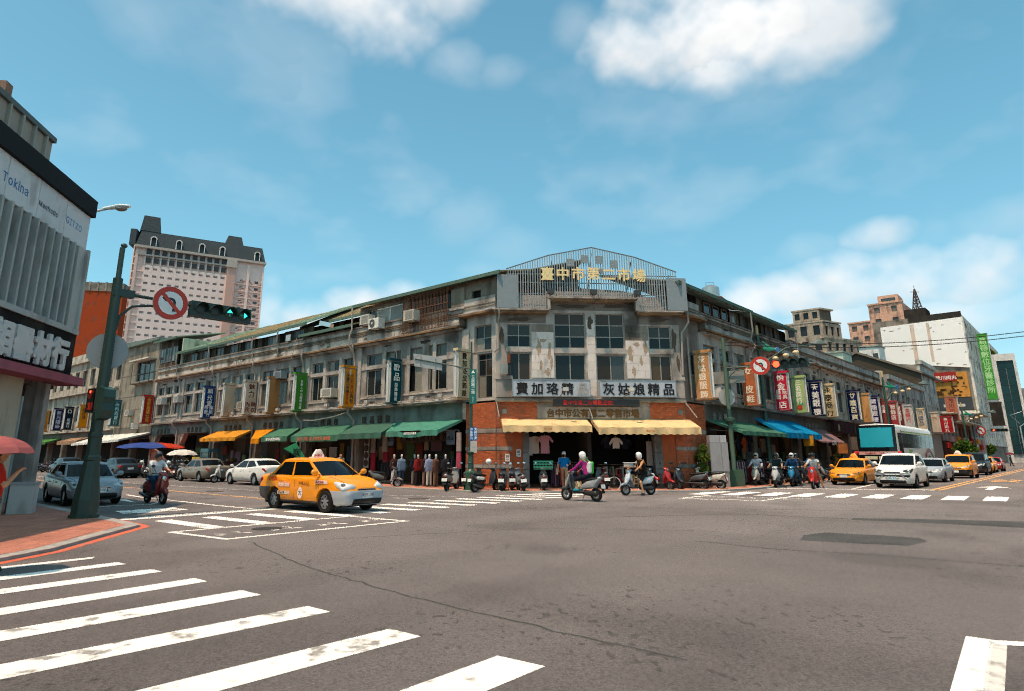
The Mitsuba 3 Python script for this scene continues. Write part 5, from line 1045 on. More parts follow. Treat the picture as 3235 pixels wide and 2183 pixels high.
    for s in (-1, 1):
        m = MB(H('2a2a2a')).tube([(.35, s * .2, 1.0), (.37, s * .3, 1.2)], .008, n=5); m.ball((.365, s * .33, 1.25), (.025, .075, .05), H('2a2a2a'), n=10, m=6)
        q = put('mirror', m, 'satin', parent=k, fr=f)
        if not far: put('mirror_glass', MB(H('dfe9ee')).ball((.347, s * .33, 1.25), (.014, .068, .043), n=10, m=6), 'chrome', parent=q, fr=f)
    lump('tail_light', [(-.86, 0, .66, .025, .07, .045)] if style else [(-.83, 0, .66, .03, .1, .035)], H('7a1812'), 'satin')
    if plate:
        q = put('number_plate', MB(H('dcdcd8')).bar((-.905, 0, .6), (-.935, 0, .46), .26, .012, up=(1, 0, 0)), 'satin', parent=k, fr=f)
        if not far:
            m = MB(); text(m, 'N%d-%03d' % (rng.integers(1, 9), rng.integers(100, 999)), (-.932, .115, .49), (0, -1, 0), (.2, 0, .98), .075, H('2a3450'), bold=1); put('plate_number', m, 'matte', parent=q, fr=f)
    return k, f
# ---------------------------------------------------------------- people
SKIN = H('b98767')
def smoothm(parts, edge=.05, it=6):
    u = parts[0]
    for p in parts[1:]: u = u + p
    u = u.refine_to_length(edge)
    v, f_ = arr(u); m = trimesh.Trimesh(v, f_, process=True)
    trimesh.smoothing.filter_taubin(m, lamb=.5, nu=.53, iterations=it)
    return m
def bone(a, b, ra, rb): return hull([(*a, ra), (*b, rb)], 9)
def lerp(a, b, t): return tuple(np.array(a) * (1 - t) + np.array(b) * t)
def figure(label, f, J, shirt, trousers, shoes='2a2624', sleeve='short', leg='long', head='hair', headc='1c1715', skin=SKIN, group=None, shirt_mat='cloth', lady=False, extra=None, curl=.9, hair='17120f', bare=False, name='person'):
    k = thing(name, label, 'person', group)
    g = lambda n: np.array(J[n], float)
    pel, che, nec, hd = g('pelvis'), g('chest'), g('neck'), g('head')
    w = .9 if lady else 1.
    look_ = np.array(J.get('look', (1, 0, 0)), float); look_ /= np.linalg.norm(look_); up = np.array([0, 0, 1.]); sd = np.cross(up, look_); sd /= np.linalg.norm(sd)
    hp = lambda x, y, z: tuple(hd + look_ * x + sd * y + up * z)
    P = [hull([(*hp(-.01, 0, .03), .085), (*hp(.015, 0, .02), .08), (*hp(.03, 0, -.085), .05)], 12), hull([(*hp(.09, 0, 0.005), .012), (*hp(.112, 0, -.025), .013), (*hp(.085, 0, -.03), .014)], 8), bone(nec - up * .03, hp(-.01, 0, -.05), .052, .05)]
    for s in (-1, 1): P.append(hull([(*hp(-.005, s * .083, .01), .02), (*hp(-.008, s * .086, -.02), .014)], 7))
    torso = [hull([(*(pel + sd0 * s), .1 * w) for sd0 in [np.array([0, .07, 0])] for s in (-1, 1)] + [(*(che + np.array([0, .095 * w, 0]) * s), .1 * w) for s in (-1, 1)], 10), hull([(*(che + np.array([0, .09 * w, 0]) * s), .1 * w) for s in (-1, 1)] + [(*lerp(g('shoulder_l'), nec, .2), .05), (*lerp(g('shoulder_r'), nec, .2), .05), (*nec, .055)], 10)]
    P += torso
    S, TR, SH = [hull([(*(pel + np.array([0, .08, 0]) * s + up * .02), .112 * w) for s in (-1, 1)] + [(*(che + np.array([0, .1 * w, 0]) * s), .115 * w) for s in (-1, 1)], 10), hull([(*(che + np.array([0, .095 * w, 0]) * s), .113 * w) for s in (-1, 1)] + [(*lerp(g('shoulder_l'), nec, .12), .062), (*lerp(g('shoulder_r'), nec, .12), .062), (*(nec - up * .05), .065)], 10)], [hull([(*(pel + np.array([0, .08, 0]) * s), .122 * w) for s in (-1, 1)] + [(*(pel + up * .08), .115 * w)], 10)], {}
    for sN, s in (('l', 1), ('r', -1)):
        sh, el, wr, hi, kn, an, to = (g(q + '_' + sN) for q in ('shoulder', 'elbow', 'wrist', 'hip', 'knee', 'ankle', 'toe'))
        P += [bone(sh, el, .05, .038), bone(el, wr, .038, .026), bone(hi, kn, .078, .052), bone(kn, an, .05, .034), bone(an, to, .038, .03)]
        d = wr - el; d /= np.linalg.norm(d); side_ = np.cross(d, up); side_ = side_ / (np.linalg.norm(side_) + 1e-9); nrm = np.cross(side_, d) * (-1)
        if np.dot(nrm, up) > 0: nrm = -nrm
        palm = wr + d * .075; P.append(hull([(*wr, .024), (*(palm + side_ * .026), .017), (*(palm - side_ * .026), .017)], 8))
        for i, (o, L) in enumerate(((.031, .07), (.011, .082), (-.010, .076), (-.03, .06))):
            a = palm + side_ * o; b = a + d * L * .45 + nrm * L * .25 * curl; c = b + nrm * L * .5 * curl + d * L * .2 * (1 - curl * .6)
            P += [bone(a, b, .0105, .0095), bone(b, c, .0095, .008)]
        th = wr + d * .03 + side_ * .03 * s; P.append(bone(th, th + d * .045 + side_ * .012 * s + nrm * .03 * curl, .012, .0095))
        if sleeve != 'none': S.append(bone(sh, lerp(sh, el, .75 if sleeve == 'short' else 1.0), .065, .053 if sleeve == 'short' else .05))
        if sleeve == 'long': S.append(bone(el, lerp(el, wr, .95), .05, .036))
        TR.append(bone(hi, lerp(hi, kn, 1.0 if leg != 'shorts' else .8), .093 * w, .072))
        if leg == 'long': TR.append(bone(kn, lerp(kn, an, .9), .07, .055))
        if leg == 'knee': TR.append(bone(lerp(hi, kn, .9), lerp(kn, an, .12), .074, .07))
        SH[sN] = hull([(*(an - up * .03), .05), (*to, .042), (*(lerp(an, to, .5)), .046)], 8)
    put('body', MB(skin).mesh(smoothm(P, .045)), 'satin', parent=k, fr=f, smooth=True)
    if not bare: put('shirt', MB(H(shirt)).mesh(smoothm(S)), shirt_mat, parent=k, fr=f, smooth=True)
    put('trousers' if leg == 'long' else 'shorts', MB(H(trousers)).mesh(smoothm(TR)), 'cloth', parent=k, fr=f, smooth=True)
    for sN in 'lr': put('shoe', MB(H(shoes)).mesh(SH[sN]), 'satin', parent=k, fr=f, smooth=60)
    for s in (-1, 1): put('eye', MB(H('16100d')).ball(hp(.083, s * .033, .012), .011, n=6, m=4), 'satin', parent=k, fr=f)
    put('mouth', MB(H('7d4238')).hull([(*hp(.082, .02, -.068), .006), (*hp(.082, -.02, -.068), .006)], n=5), 'satin', parent=k, fr=f)
    if head == 'helmet' or head == 'fullhelmet':
        hm = hull([(*hp(-.02, 0, .055), .125), (*hp(-.035, 0, .0), .118), (*hp(.0, 0, .06), .118)], 14)
        if head == 'fullhelmet': hm = hm + hull([(*hp(-.02, 0, -.03), .115), (*hp(-.01, 0, -.08), .1)], 12)
        cutb = hull([(*hp(.16, 0, -.05), .085), (*hp(.16, 0, -.13), .085), (*hp(.2, 0, .0), .06)], 10)
        low = hull([(*hp(0, s1 * .2, -.34), .2) for s1 in (-1, 1)] + [(*hp(.1, 0, -.34), .2)], 10)
        put('helmet', MB(H(headc)).mesh(hm - cutb - low), 'paintwork', parent=k, fr=f, smooth=45)
        put('visor', MB(H('20262a')).hull([(*hp(.10, .07, .07), .012), (*hp(.10, -.07, .07), .012), (*hp(.125, .05, .015), .01), (*hp(.125, -.05, .015), .01), (*hp(.135, 0, .07), .01)]), 'darkglass', parent=k, fr=f, smooth=50)
    elif head == 'cap':
        put('hat', MB(H(headc)).mesh(hull([(*hp(-.015, 0, .055), .102), (*hp(0, 0, .06), .1)], 12) - hull([(*hp(0, s1 * .2, -.2), .2) for s1 in (-1, 1)], 10)).hull([(*hp(.08, .05, .045), .012), (*hp(.08, -.05, .045), .012), (*hp(.15, .03, .03), .01), (*hp(.15, -.03, .03), .01)]), 'cloth', parent=k, fr=f, smooth=45)
        put('hair', MB(H(hair)).hull([(*hp(-.05, 0, -.0), .07), (*hp(-.06, 0, -.07), .05)]), 'cloth', parent=k, fr=f, smooth=True)
    else:
        put('hair', MB(H(hair)).mesh(hull([(*hp(-.025, 0, .045), .1), (*hp(-.035, 0, .0), .092)], 12) - hull([(*hp(.12, 0, -.03), .075), (*hp(.12, 0, -.1), .08)], 10)), 'cloth', parent=k, fr=f, smooth=45)
    return k
def ride_pose(down=None, look=(1, 0, 0), lean=.0):
    J = dict(pelvis=(-.3, 0, .9), chest=(-.2 + lean, 0, 1.25), neck=(-.16 + lean, 0, 1.43), head=(-.1 + lean, 0, 1.57), look=look)
    for n, s in (('l', 1), ('r', -1)):
        J['shoulder_' + n] = (-.18 + lean, s * .19, 1.37); J['elbow_' + n] = (.06 + lean * .5, s * .29, 1.14); J['wrist_' + n] = (.24, s * .32, 1.055)
        J['hip_' + n] = (-.26, s * .1, .86); J['knee_' + n] = (.14, s * .17, .78); J['ankle_' + n] = (.06, s * .13, .42); J['toe_' + n] = (.22, s * .14, .385)
        if down and n in down: J['knee_' + n] = (.08, s * .3, .52); J['ankle_' + n] = (.0, s * .36, .1); J['toe_' + n] = (.14, s * .39, .05)
    return J
scm = lambda *a, **q: scooter(*a, **q)
k, f = scm('dark red classic scooter ridden on the left street towards the crossing', -11.45, 22.75, 131, '7d2320', '7d2320', style=2)
figure('person in white shirt and blue overalls riding the dark red scooter', f, ride_pose(), 'd3d6d8', '25405c', sleeve='short', head='helmet', headc='3a3f42', shoes='3a3a38')
k, f = scm('silver scooter ridden by a person in a magenta jacket at the middle of the junction', 3.35, 24.05, -50, '9b9c9e', '45474a', style=1, sc=1.0)
J = ride_pose(lean=.02)
figure('person in magenta jacket with white helmet and backpack riding the silver scooter', f, J, '9a2c74', '23262e', sleeve='long', leg='knee', head='helmet', headc='e8e4e0', shoes='1f8fa0', lady=True)
bp = thing('backpack', 'white and bright green backpack on the back of the magenta jacket', 'backpack')
put('pocket', MB(H('d9dbd6')).hull([(-.42, .06, 1.04, .08), (-.44, .08, 1.32, .07), (-.38, .02, 1.2, .1)]), 'cloth', parent=bp, fr=f, smooth=50); put('pocket', MB(H('4fb548')).hull([(-.43, -.08, 1.02, .075), (-.45, -.07, 1.33, .06), (-.42, -.03, 1.2, .09)]), 'cloth', parent=bp, fr=f, smooth=50)
put('strap', MB(H('4fb548')).tube([(-.36, .14, 1.36), (-.18, .15, 1.455), (-.06, .14, 1.3), (-.2, .17, 1.08)], .014, n=6).tube([(-.36, -.14, 1.36), (-.18, -.15, 1.455), (-.06, -.14, 1.3), (-.2, -.17, 1.08)], .014, n=6), 'cloth', parent=bp, fr=f)
tag(put('carrier_bag', MB(H('b7c3a5')).hull([(.2, -.1, .62, .06), (.2, -.1, .46, .1), (.16, -.14, .5, .09)]), 'satin', fr=f, smooth=50), 'pale green plastic bag hanging between the knees on the silver scooter', 'bag')
k, f = scm('silver white scooter with its front to the left, stopped by the corner', 6.2, 27.5, 247, 'c7ccd1', '8a9096', style=1)
figure('person with white helmet, black top and bare arms on the silver white scooter', f, ride_pose(down='l', look=(.9, -.45, 0)), '26221f', '17181b', sleeve='none', leg='shorts', head='helmet', headc='eceae6', skin=H('c08a62'), shoes='1d2430')
vest = thing('safety_vest', 'black and orange sash vest worn by the rider of the silver white scooter', 'vest')
put('strap', MB(H('d97a2c')).tube([(-.3, .1, 1.02), (-.32, .12, 1.25), (-.24, .13, 1.44), (-.1, .12, 1.32), (-.12, .1, 1.05)], .022, n=6).tube([(-.3, -.1, 1.02), (-.32, -.12, 1.25), (-.24, -.13, 1.44), (-.1, -.12, 1.32), (-.12, -.1, 1.05)], .022, n=6), 'cloth', parent=vest, fr=f)
tag(put('box', MB(H('bfb5ad')).box((.18, -.24, 1.12), (.55, .24, 1.15), H('9c6f60')).box((.2, -.2, 1.151), (.52, .2, 1.3)).box((.17, -.23, 1.301), (.55, .23, 1.33), H('d9d5d0')), 'satin', fr=f), 'pale box with a lid carried over the handlebar of the silver white scooter', 'box')
cs = thing('child_seat', 'small orange wooden child seat on the floorboard of the silver white scooter', 'seat')
put('frame', MB(H('c98445')).bar((.08, -.13, .36), (.12, -.13, .82), .03, .03).bar((.3, -.13, .36), (.24, -.13, .82), .03, .03).bar((.08, .13, .36), (.12, .13, .82), .03, .03).bar((.3, .13, .36), (.24, .13, .82), .03, .03).bar((.09, -.13, .48), (.29, -.13, .48), .03, .03).bar((.09, .13, .48), (.29, .13, .48), .03, .03), 'satin', parent=cs, fr=f); put('seat', MB(H('c98445')).box((.07, -.15, .6), (.28, .15, .63)), 'satin', parent=cs, fr=f)
# riders waiting on the right
for (lab, x, y, az, c1, c2, st), (plab, sh, tr, sl, lg, hd, hc, dn, sk) in [
    (('silver scooter at the left end of the waiting riders', 14.3, 35.1, 214, 'a9a79c', '3a3a38', 0), ('person in white jacket and pale cap helmet, leftmost of the waiting riders', 'c9ccd6', '20283a', 'long', 'long', 'helmet', 'd8c3b2', None, SKIN)),
    (('silver grey scooter, second of the waiting riders', 15.0, 34.3, 213, 'b3b4b5', '8b8d90', 1), ('person with dark closed helmet and dark teal shirt, both feet down', '1f3238', '2a2c30', 'short', 'knee', 'fullhelmet', '22343a', 'lr', SKIN)),
    (('dark scooter half hidden behind the blue one in the waiting group', 15.75, 35.9, 215, '3f4346', '2a2a2a', 0), ('person in grey striped jacket and tan helmet behind the blue scooter', '8f9aa6', '2b2d33', 'long', 'long', 'helmet', 'b9a284', None, SKIN)),
    (('bright blue scooter in the middle of the waiting group', 16.35, 35.4, 214, '1577a5', '17202a', 1), ('person in dark blue jacket and white helmet on the bright blue scooter', '1d3f66', '23303f', 'long', 'long', 'helmet', 'd9dfe2', 'l', SKIN)),
    (('bright red classic scooter in front of the waiting group', 16.35, 33.1, 216, 'b8281e', 'b8281e', 2), ('person in grey and white striped shirt with dark helmet on the bright red scooter', 'c4c7c9', '54483f', 'short', 'shorts', 'helmet', '2a2422', 'l', H('a9744f'))),
    (('blue scooter behind the bright red one beside the old taxi', 18.0, 36.6, 214, '1f5f9a', '20242a', 0), ('person with grey helmet and bare arms behind the striped shirt', '2c5f8c', '2a2a2c', 'short', 'long', 'helmet', '5a5f60', None, SKIN)),
    (('black scooter between the bright blue and the red one', 17.0, 36.3, 214, '22252a', '6a6e72', 0), ('person in dark clothes on the black scooter in the waiting group', '2b2f38', '1d1f24', 'long', 'long', 'helmet', '34373b', None, SKIN))]:
    k, f = scm(lab, x, y, az, c1, c2, style=st)
    figure(plab, f, ride_pose(down=dn), sh, tr, sleeve=sl, leg=lg, head=hd, headc=hc, skin=sk)
    if 'striped shirt with' in plab:
        m = MB(H('6d7276'))
        sp = thing('shirt_stripes', 'dark stripes on the shirt of the rider of the bright red scooter', 'clothing'); del labels[sp]; USED['shirt_stripes'] = 0
        for z in (.99, 1.09, 1.19, 1.29): m.lathe([(.128, -.016), (.131, 0), (.128, .016)], (0, 0, 0), n=16); q = m.v[-1]; q[:] = q * [1, 1.72, 1] + [-.235 + (z - 1.1) * .27, 0, z]
        put('shirt_stripe', m, 'cloth', parent=[x_ for x_ in labels if x_.startswith('person') and '__' not in x_][-1], fr=f)
# scooters parked at the corner
scm('black and white scooter with a white helmet on its mirror, left of the entrance', -.15, 29.85, 52, '2a2a2c', 'd9d4cc', style=0)
tag(put('helmet', MB(H('e6e2da')).ball((-.02, 30.15, 1.33), (.14, .14, .13), n=14, m=9), 'paintwork', smooth=True), 'white helmet hung on the mirror of a parked scooter', 'helmet')
f_ = place(-.15, 29.85, 0, 52); put('side_panel', MB(H('dcd8d0')).hull([(-.3, -.17, .6, .12, .03, .07), (-.55, -.17, .63, .1, .03, .07)]), 'paintwork', parent='scooter_010', fr=f_, smooth=50) if 'scooter_010__seat' in scene else None
scm('black scooter with its tail to the street, second left of the entrance', .62, 30.0, 6, '2b2b2d', '3b3b3d', style=1)
scm('grey scooter leaning towards the stone jamb, third left of the entrance', 1.45, 29.95, -8, '77797a', '3a3a3c', style=0, lean=-5)
k, f = scm('scooter parked in the entrance with a green basket on its front', 2.5, 30.2, 3, '5d5f60', '2a2a2a', style=0)
bk = thing('basket', 'green plastic basket standing on the scooter in the corner entrance', 'basket')
m = MB(H('2f7d66'))
for a_ in (0, 1):
    for i in range(7): m.bar((.55 + .02 * 0, -.42 + .14 * i, 1.0), (.57, -.42 + .14 * i, 1.34), .02, .02) if a_ == 0 else m.bar((.15, -.42 + .14 * i, 1.0), (.13, -.42 + .14 * i, 1.34), .02, .02)
m.box((.13, -.43, .98), (.57, .43, 1.0)).box((.1, -.46, 1.3), (.14, .46, 1.36)).box((.56, -.46, 1.3), (.6, .46, 1.36)).box((.141, -.46, 1.3), (.559, -.43, 1.36)).box((.141, .43, 1.3), (.559, .46, 1.36)).box((.12, -.45, 1.05), (.135, .45, 1.12)).box((.12, -.45, 1.18), (.135, .45, 1.24))
put('crate', m, 'satin', parent=bk, fr=f)
scm('grey scooter with its tail to the street beside the green corner pole', -1.75, 30.9, 18, '8b8a86', '2a2a2a', style=0)
scm('dark scooter with a pale curved shield parked under the green awnings behind the taxi', -5.3, 33.6, 78, '6a655e', 'a8a298', style=1)
scm('black scooter with a silver tail standing behind the magenta rider', 5.35, 31.3, -6, '55565a', '1f1f20', style=1)
scm('red scooter parked facing the street right of the entrance', 8.15, 31.4, 148, 'a81f1f', 'a81f1f', style=0)
scm('black scooter parked beside the red one right of the entrance', 8.95, 31.9, 170, '26262a', '3b3b3d', style=1)
scm('dark grey scooter with its plate to the right, before the right brick wall', 9.65, 31.7, -58, '4d4e50', '2a2a2a', style=0)
scm('black and cream scooter nearest to the grey cabinet', 10.6, 32.0, -62, 'c9bfae', '232325', style=0)
for j, (u, d, c) in enumerate(((7.2, 1.9, '2f3236'), (8.3, 1.7, '6a6d70'), (9.5, 1.9, '1f2226'), (10.6, 1.8, '7a2a28'), (11.9, 1.9, '3a3d42'), (13.4, 1.8, '8a8d90'), (15.0, 1.9, '26282c'), (17.0, 1.8, '5a5c60'), (19.2, 1.9, '2f3a4a'), (21.6, 1.8, '8a8478'))):
    p = FRR((u, d, .07)); scm(f"{['dark grey', 'mid grey', 'black', 'dark red', 'charcoal', 'silver', 'jet black', 'steel grey', 'navy', 'beige'][j]} scooter parked under the right wing behind the waiting riders", p[0], p[1], 133 + rng.uniform(-20, 20), c, '2a2a2c', style=j % 2, far=True, plate=False, group='scooters parked under the right wing')
for x, y, a, c1, c2, lab in ((7.55, 32.0, 160, '34363a', '8a8c8e', 'dark scooter squeezed in left of the red one by the entrance'), (9.3, 32.45, 185, '5a2a2a', '2a2a2c', 'maroon scooter standing against the right brick wall'), (10.15, 32.55, -30, '8d9092', '3a3a3c', 'silver scooter between the last two scooters at the right wall'), (-.7, 30.9, 30, '4a4d50', '2a2a2c', 'grey scooter behind the green corner pole'), (1.05, 30.6, 0, '303236', '5a5c5e', 'charcoal scooter close to the wall left of the stone jamb')):
    scm(lab, x, y, a, c1, c2, style=1)
# a long row along the left street
rows = 'scooters parked in a row along the kerb of the left street'
PC = ['c9c7c2', '33353a', '8d2a26', 'a7aaad', '1f2022', '6b6f74', 'dcd9d2', '2a3f5c', '40434a', 'b0a89a', '5d2a2c', '83888c']
nth = lambda n: f'{n}' + ('th' if 10 < n % 100 < 14 else {1: 'st', 2: 'nd', 3: 'rd'}.get(n % 10, 'th'))
i = 0
for u, d in [(17.55, 4.75)] + [(24.6 + .78 * j, 4.0 + .25 * math.sin(j * 1.7)) for j in range(30)] + [(50.5 + 1.15 * j, 3.6 + .2 * math.sin(j * 2.1)) for j in range(20)]:
    p = FL((u, d, 0)); a = 41 + rng.uniform(-16, 16) + (0 if i else 178)
    if i and rng.random() < .3: a += 180
    cn = ['pale grey', 'charcoal', 'dark red', 'silver', 'black', 'mid grey', 'cream white', 'navy blue', 'dark grey', 'beige', 'maroon', 'light grey'][i % 12]
    scm(f'{cn} parked scooter in the left kerb row, {nth(i)} from the white car' if i else 'dark scooter parked between the white and the bronze car', p[0], p[1], a, PC[i % 12], PC[(i * 5 + 3) % 12] if i % 3 else '232325', group=rows if i else None, style=[0, 1, 0, 2, 1, 0][i % 6], lean=rng.uniform(-7, 7), far=u > 40, plate=u < 45); i += 1
for j, (u, d, c) in enumerate(((31.4, 4.3, 'd9d5cc'), (33.4, 4.1, '2f8f7c'), (35.6, 4.2, 'c9c4ba'), (27.2, 4.1, 'd9dcdf'), (38.6, 4.0, 'cfcac0'), (41.5, 4.2, '9aa2a8'), (44, 4.1, 'd5d0c6'))):
    hn = ['cream', 'teal green', 'ivory', 'blue white', 'tan white', 'blue grey', 'pale stone'][j]
    p = FL((u, d, 1.12)); tag(put('helmet', MB(H(c)).ball(p, (.15, .15, .13), n=12, m=8), 'paintwork', smooth=True), f'{hn} helmet left on a parked scooter of the left kerb row', 'helmet', 'helmets left on parked scooters')
# bicycle
def bicycle(x, y, az):
    f = place(x, y, 0, az); k = thing('bicycle', 'red bicycle with white tyres parked right of the entrance', 'bicycle')
    for xx in (.5, -.5):
        w = put('wheel', MB(H('d9d7d2')).lathe([(.285, -.018), (.32, -.018), (.32, .018), (.285, .018), (.285, -.018)], (xx, 0, .32), axis='y', n=28), 'satin', parent=k, fr=f, smooth=45)
        m = MB(H('8f9092')).lathe([(0, -.03), (.03, -.03), (.03, .03), (0, .03)], (xx, 0, .32), axis='y', n=8)
        for i in range(14): a = 2 * pi * i / 14; m.bar((xx, 0, .32), (xx + .285 * math.cos(a), 0, .32 + .285 * math.sin(a)), .004, .004, up=(0, 1, 0))
        put('spokes', m, 'metal', parent=w, fr=f)
    put('frame', MB(H('8f241e')).tube([(-.5, 0, .32), (-.1, 0, .3), (.35, 0, .75), (-.2, 0, .72), (-.1, 0, .3)], .018, n=6).tube([(-.5, 0, .32), (-.2, 0, .72), (-.24, 0, .86)], .014, n=6).tube([(.5, 0, .32), (.38, 0, .7), (.32, 0, .98)], .016, n=6), 'paintwork', parent=k, fr=f)
    put('saddle', MB(BLACK).hull([(-.34, 0, .9, .05, .07, .025), (-.12, 0, .9, .04, .025, .02)]), 'satin', parent=k, fr=f); put('handlebar', MB(H('a9aaac')).tube([(.2, .26, 1.0), (.34, .1, 1.0), (.34, -.1, 1.0), (.2, -.26, 1.0)], .012, n=6), 'metal', parent=k, fr=f)
    m = MB(H('2d2c2b')).box((.4, -.17, .72), (.66, .17, .74))
    for q in np.arange(-.17, .18, .056): m.bar((.4, q, .74), (.38, q, .98), .006, .006).bar((.66, q, .74), (.7, q, .98), .006, .006)
    for q in np.arange(.4, .67, .06): m.bar((q, .17, .74), (q, .18, .98), .006, .006).bar((q, -.17, .74), (q, -.18, .98), .006, .006)
    put('basket', m.box((.38, -.185, .97), (.7, -.17, .985)).box((.38, .17, .97), (.7, .185, .985)), 'satin', parent=k, fr=f)
bicycle(6.35, 30.95, 262)
# standing and walking people
def stand_pose(step=.0, arm=(0, 0), look=(1, 0, 0), h=1.0):
    J = dict(pelvis=(0, 0, .93), chest=(.01, 0, 1.25), neck=(.01, 0, 1.44), head=(.03, 0, 1.57), look=look)
    for n, s in (('l', 1), ('r', -1)):
        t = step * s
        J['shoulder_' + n] = (.0, s * .185, 1.38); J['elbow_' + n] = (-.02 - t * .4, s * .25, 1.1); J['wrist_' + n] = (.06 - t * .6, s * .27, .87)
        J['hip_' + n] = (0, s * .09, .9); J['knee_' + n] = (.04 + t * .5, s * .1, .5); J['ankle_' + n] = (t, s * .1, .09); J['toe_' + n] = (t + .15, s * .12, .05)
    return {q: (tuple(np.array(v) * h) if q != 'look' else v) for q, v in J.items()}
fw = place(3.6, 31.5, .07, 18)
J = stand_pose(.16); J['elbow_r'] = (.08, -.27, 1.15); J['wrist_r'] = (.26, -.24, 1.24)
figure('person in bright blue T-shirt, beige trousers and white cap walking into the entrance', fw, J, '0f6fae', 'b08d72', head='cap', headc='d9d3cc', lady=True, shoes='6a5548')
bg = thing('tote_bag', 'cream cloth tote bag hanging from the shoulder of the person in bright blue', 'bag')
put('bag', MB(H('cbb39c')).hull([(-.05, .34, .92, .1, .03, .02), (-.05, .34, .66, .13, .05, .03), (0, .35, .66, .1, .05, .03)]), 'cloth', parent=bg, fr=fw, smooth=50); put('strap', MB(H('cbb39c')).tube([(.03, .34, .93), (.02, .24, 1.43), (-.04, .22, 1.43), (-.12, .34, .93)], .012, n=6), 'cloth', parent=bg, fr=fw)
figure('older person in beige shirt standing in the dark of the entrance', place(4.75, 33.6, .07, 200), stand_pose(0), 'a58f74', '3a3430', head='hair', hair='8b857f', look=None) if False else figure('older person in beige shirt standing in the dark of the entrance', place(4.75, 32.9, .07, -20), stand_pose(0, h=1.02), 'b59c80', '3a3430', head='hair', hair='4a4540')
fr_ = place(-6.98, 9.3, 0, 60)
J = stand_pose(0.05, h=1.05); J['elbow_l'] = (-.02, .33, 1.12); J['wrist_l'] = (.04, .38, .84); J['elbow_r'] = (.16, -.24, 1.2); J['wrist_r'] = (.26, -.12, 1.36)
figure('person in bright red T-shirt at the left edge of the picture under an umbrella', fr_, J, 'b5271c', '4a4440', head='hair', skin=H('b27a58'), curl=.75)
um = thing('umbrella', 'dusty pink umbrella held by the person in red at the left edge', 'umbrella')
def brolly(k, f, r, z, c, c2=None, pole=.9, nrib=8, dep=.32, tilt=None, half=False):
    m = MB(); 
    for i in range(nrib):
        a0, a1 = 2 * pi * i / nrib, 2 * pi * (i + 1) / nrib; col = c if (c2 is None or (i % 2 == 0 and not half) or (half and i not in (6, 7, 0))) else c2
        rows_ = []
        for t in np.linspace(0, 1, 6):
            rr = r * math.sin(t * 1.35) / math.sin(1.35); zz = z - dep * (1 - math.cos(t * 1.35)) / (1 - math.cos(1.35))
            rows_.append([(rr * math.cos(a), rr * math.sin(a), zz - (.03 * r * t * math.sin(pi * s_))) for s_, a in zip((0, .5, 1), (a0, (a0 + a1) / 2, a1))])
            if 0 < t: rows_[-1][1] = tuple(np.array(rows_[-1][1]) * [.955, .955, 1])
        m.add([p for rw in rows_ for p in rw], [[3 * j + q, 3 * j + q + 1, 3 * j + q + 4, 3 * j + q + 3] for j in range(5) for q in range(2)], col)
    put('canopy', m, 'worn', parent=k, fr=f, smooth=False); put('pole', MB(H('5a5754')).tube([(0, 0, z - pole), (0, 0, z + .05)], .012 if r < .8 else .025, n=6), 'satin', parent=k, fr=f)
brolly(um, place(-7.06, 9.25, 0, 60).at((.0, .0, 0)), .52, 1.88, H('a85f5e'), pole=.6, dep=.24)
figure('distant pedestrian with a dark red umbrella on the far crossing at right', place(80.5, 101, 0, 120), stand_pose(.2), '6a6a72', '2a2c33', lady=True)
um = thing('umbrella', 'dark red umbrella of the distant pedestrian', 'umbrella'); brolly(um, place(80.5, 101, 0, 0), .6, 2.05, H('6d2a33'), pole=.9)
for u, d, s, lab in ((15.2, .9, '3f4a58', 'person sitting by the bun shop column behind the taxi'), (10.4, 1.6, '8a8278', 'person in pale vest standing at the column behind the taxi bonnet')): 
    p = FL((u, d, .07)); figure(lab, place(p[0], p[1], .07, 150), stand_pose(0, h=.97), s, '2f2b2a', head='hair')
# ---------------------------------------------------------------- mannequins and goods
def mannequin(u, d, top, low, label, pattern=None, h=1.0, lowl=.82, headcol='d7cfc6'):
    p = FL((u, d, .07)); f = place(p[0], p[1], .07, 139 + rng.uniform(-12, 12)); f.ax = f.ax * h
    k = thing('mannequin', label, 'mannequin')
    put('bust', MB(H(headcol)).mesh(smoothm([hull([(0, 0, 1.6, .07, .06, .09), (.01, 0, 1.53, .05)], 10), bone((0, 0, 1.42), (0, 0, 1.52), .045, .04)], .04)), 'satin', parent=k, fr=f, smooth=True)
    put('top', MB(H(top)).mesh(smoothm([hull([(0, .12, 1.3, .1), (0, -.12, 1.3, .1), (0, .06, 1.4, .06), (0, -.06, 1.4, .06)], 10), hull([(0, .13, 1.3, .1), (0, -.13, 1.3, .1), (0, .15, .85, .1), (0, -.15, .85, .1)], 10), bone((0, .18, 1.35), (.02, .25, .98), .065, .06), bone((0, -.18, 1.35), (.02, -.25, .98), .065, .06)])), 'cloth', parent=k, fr=f, smooth=True)
    put('trousers', MB(H(low)).mesh(smoothm([bone((0, .08, .85), (0, .1, .85 - lowl + .08), .1, .065), bone((0, -.08, .85), (0, -.1, .85 - lowl + .08), .1, .065)])), 'cloth', parent=k, fr=f, smooth=True)
    put('stand', MB(H('2a2928')).lathe([(0, .0), (.16, 0), (.16, .02), (.02, .03), (.02, .5), (0, .5)], n=12), 'satin', parent=k, fr=f)
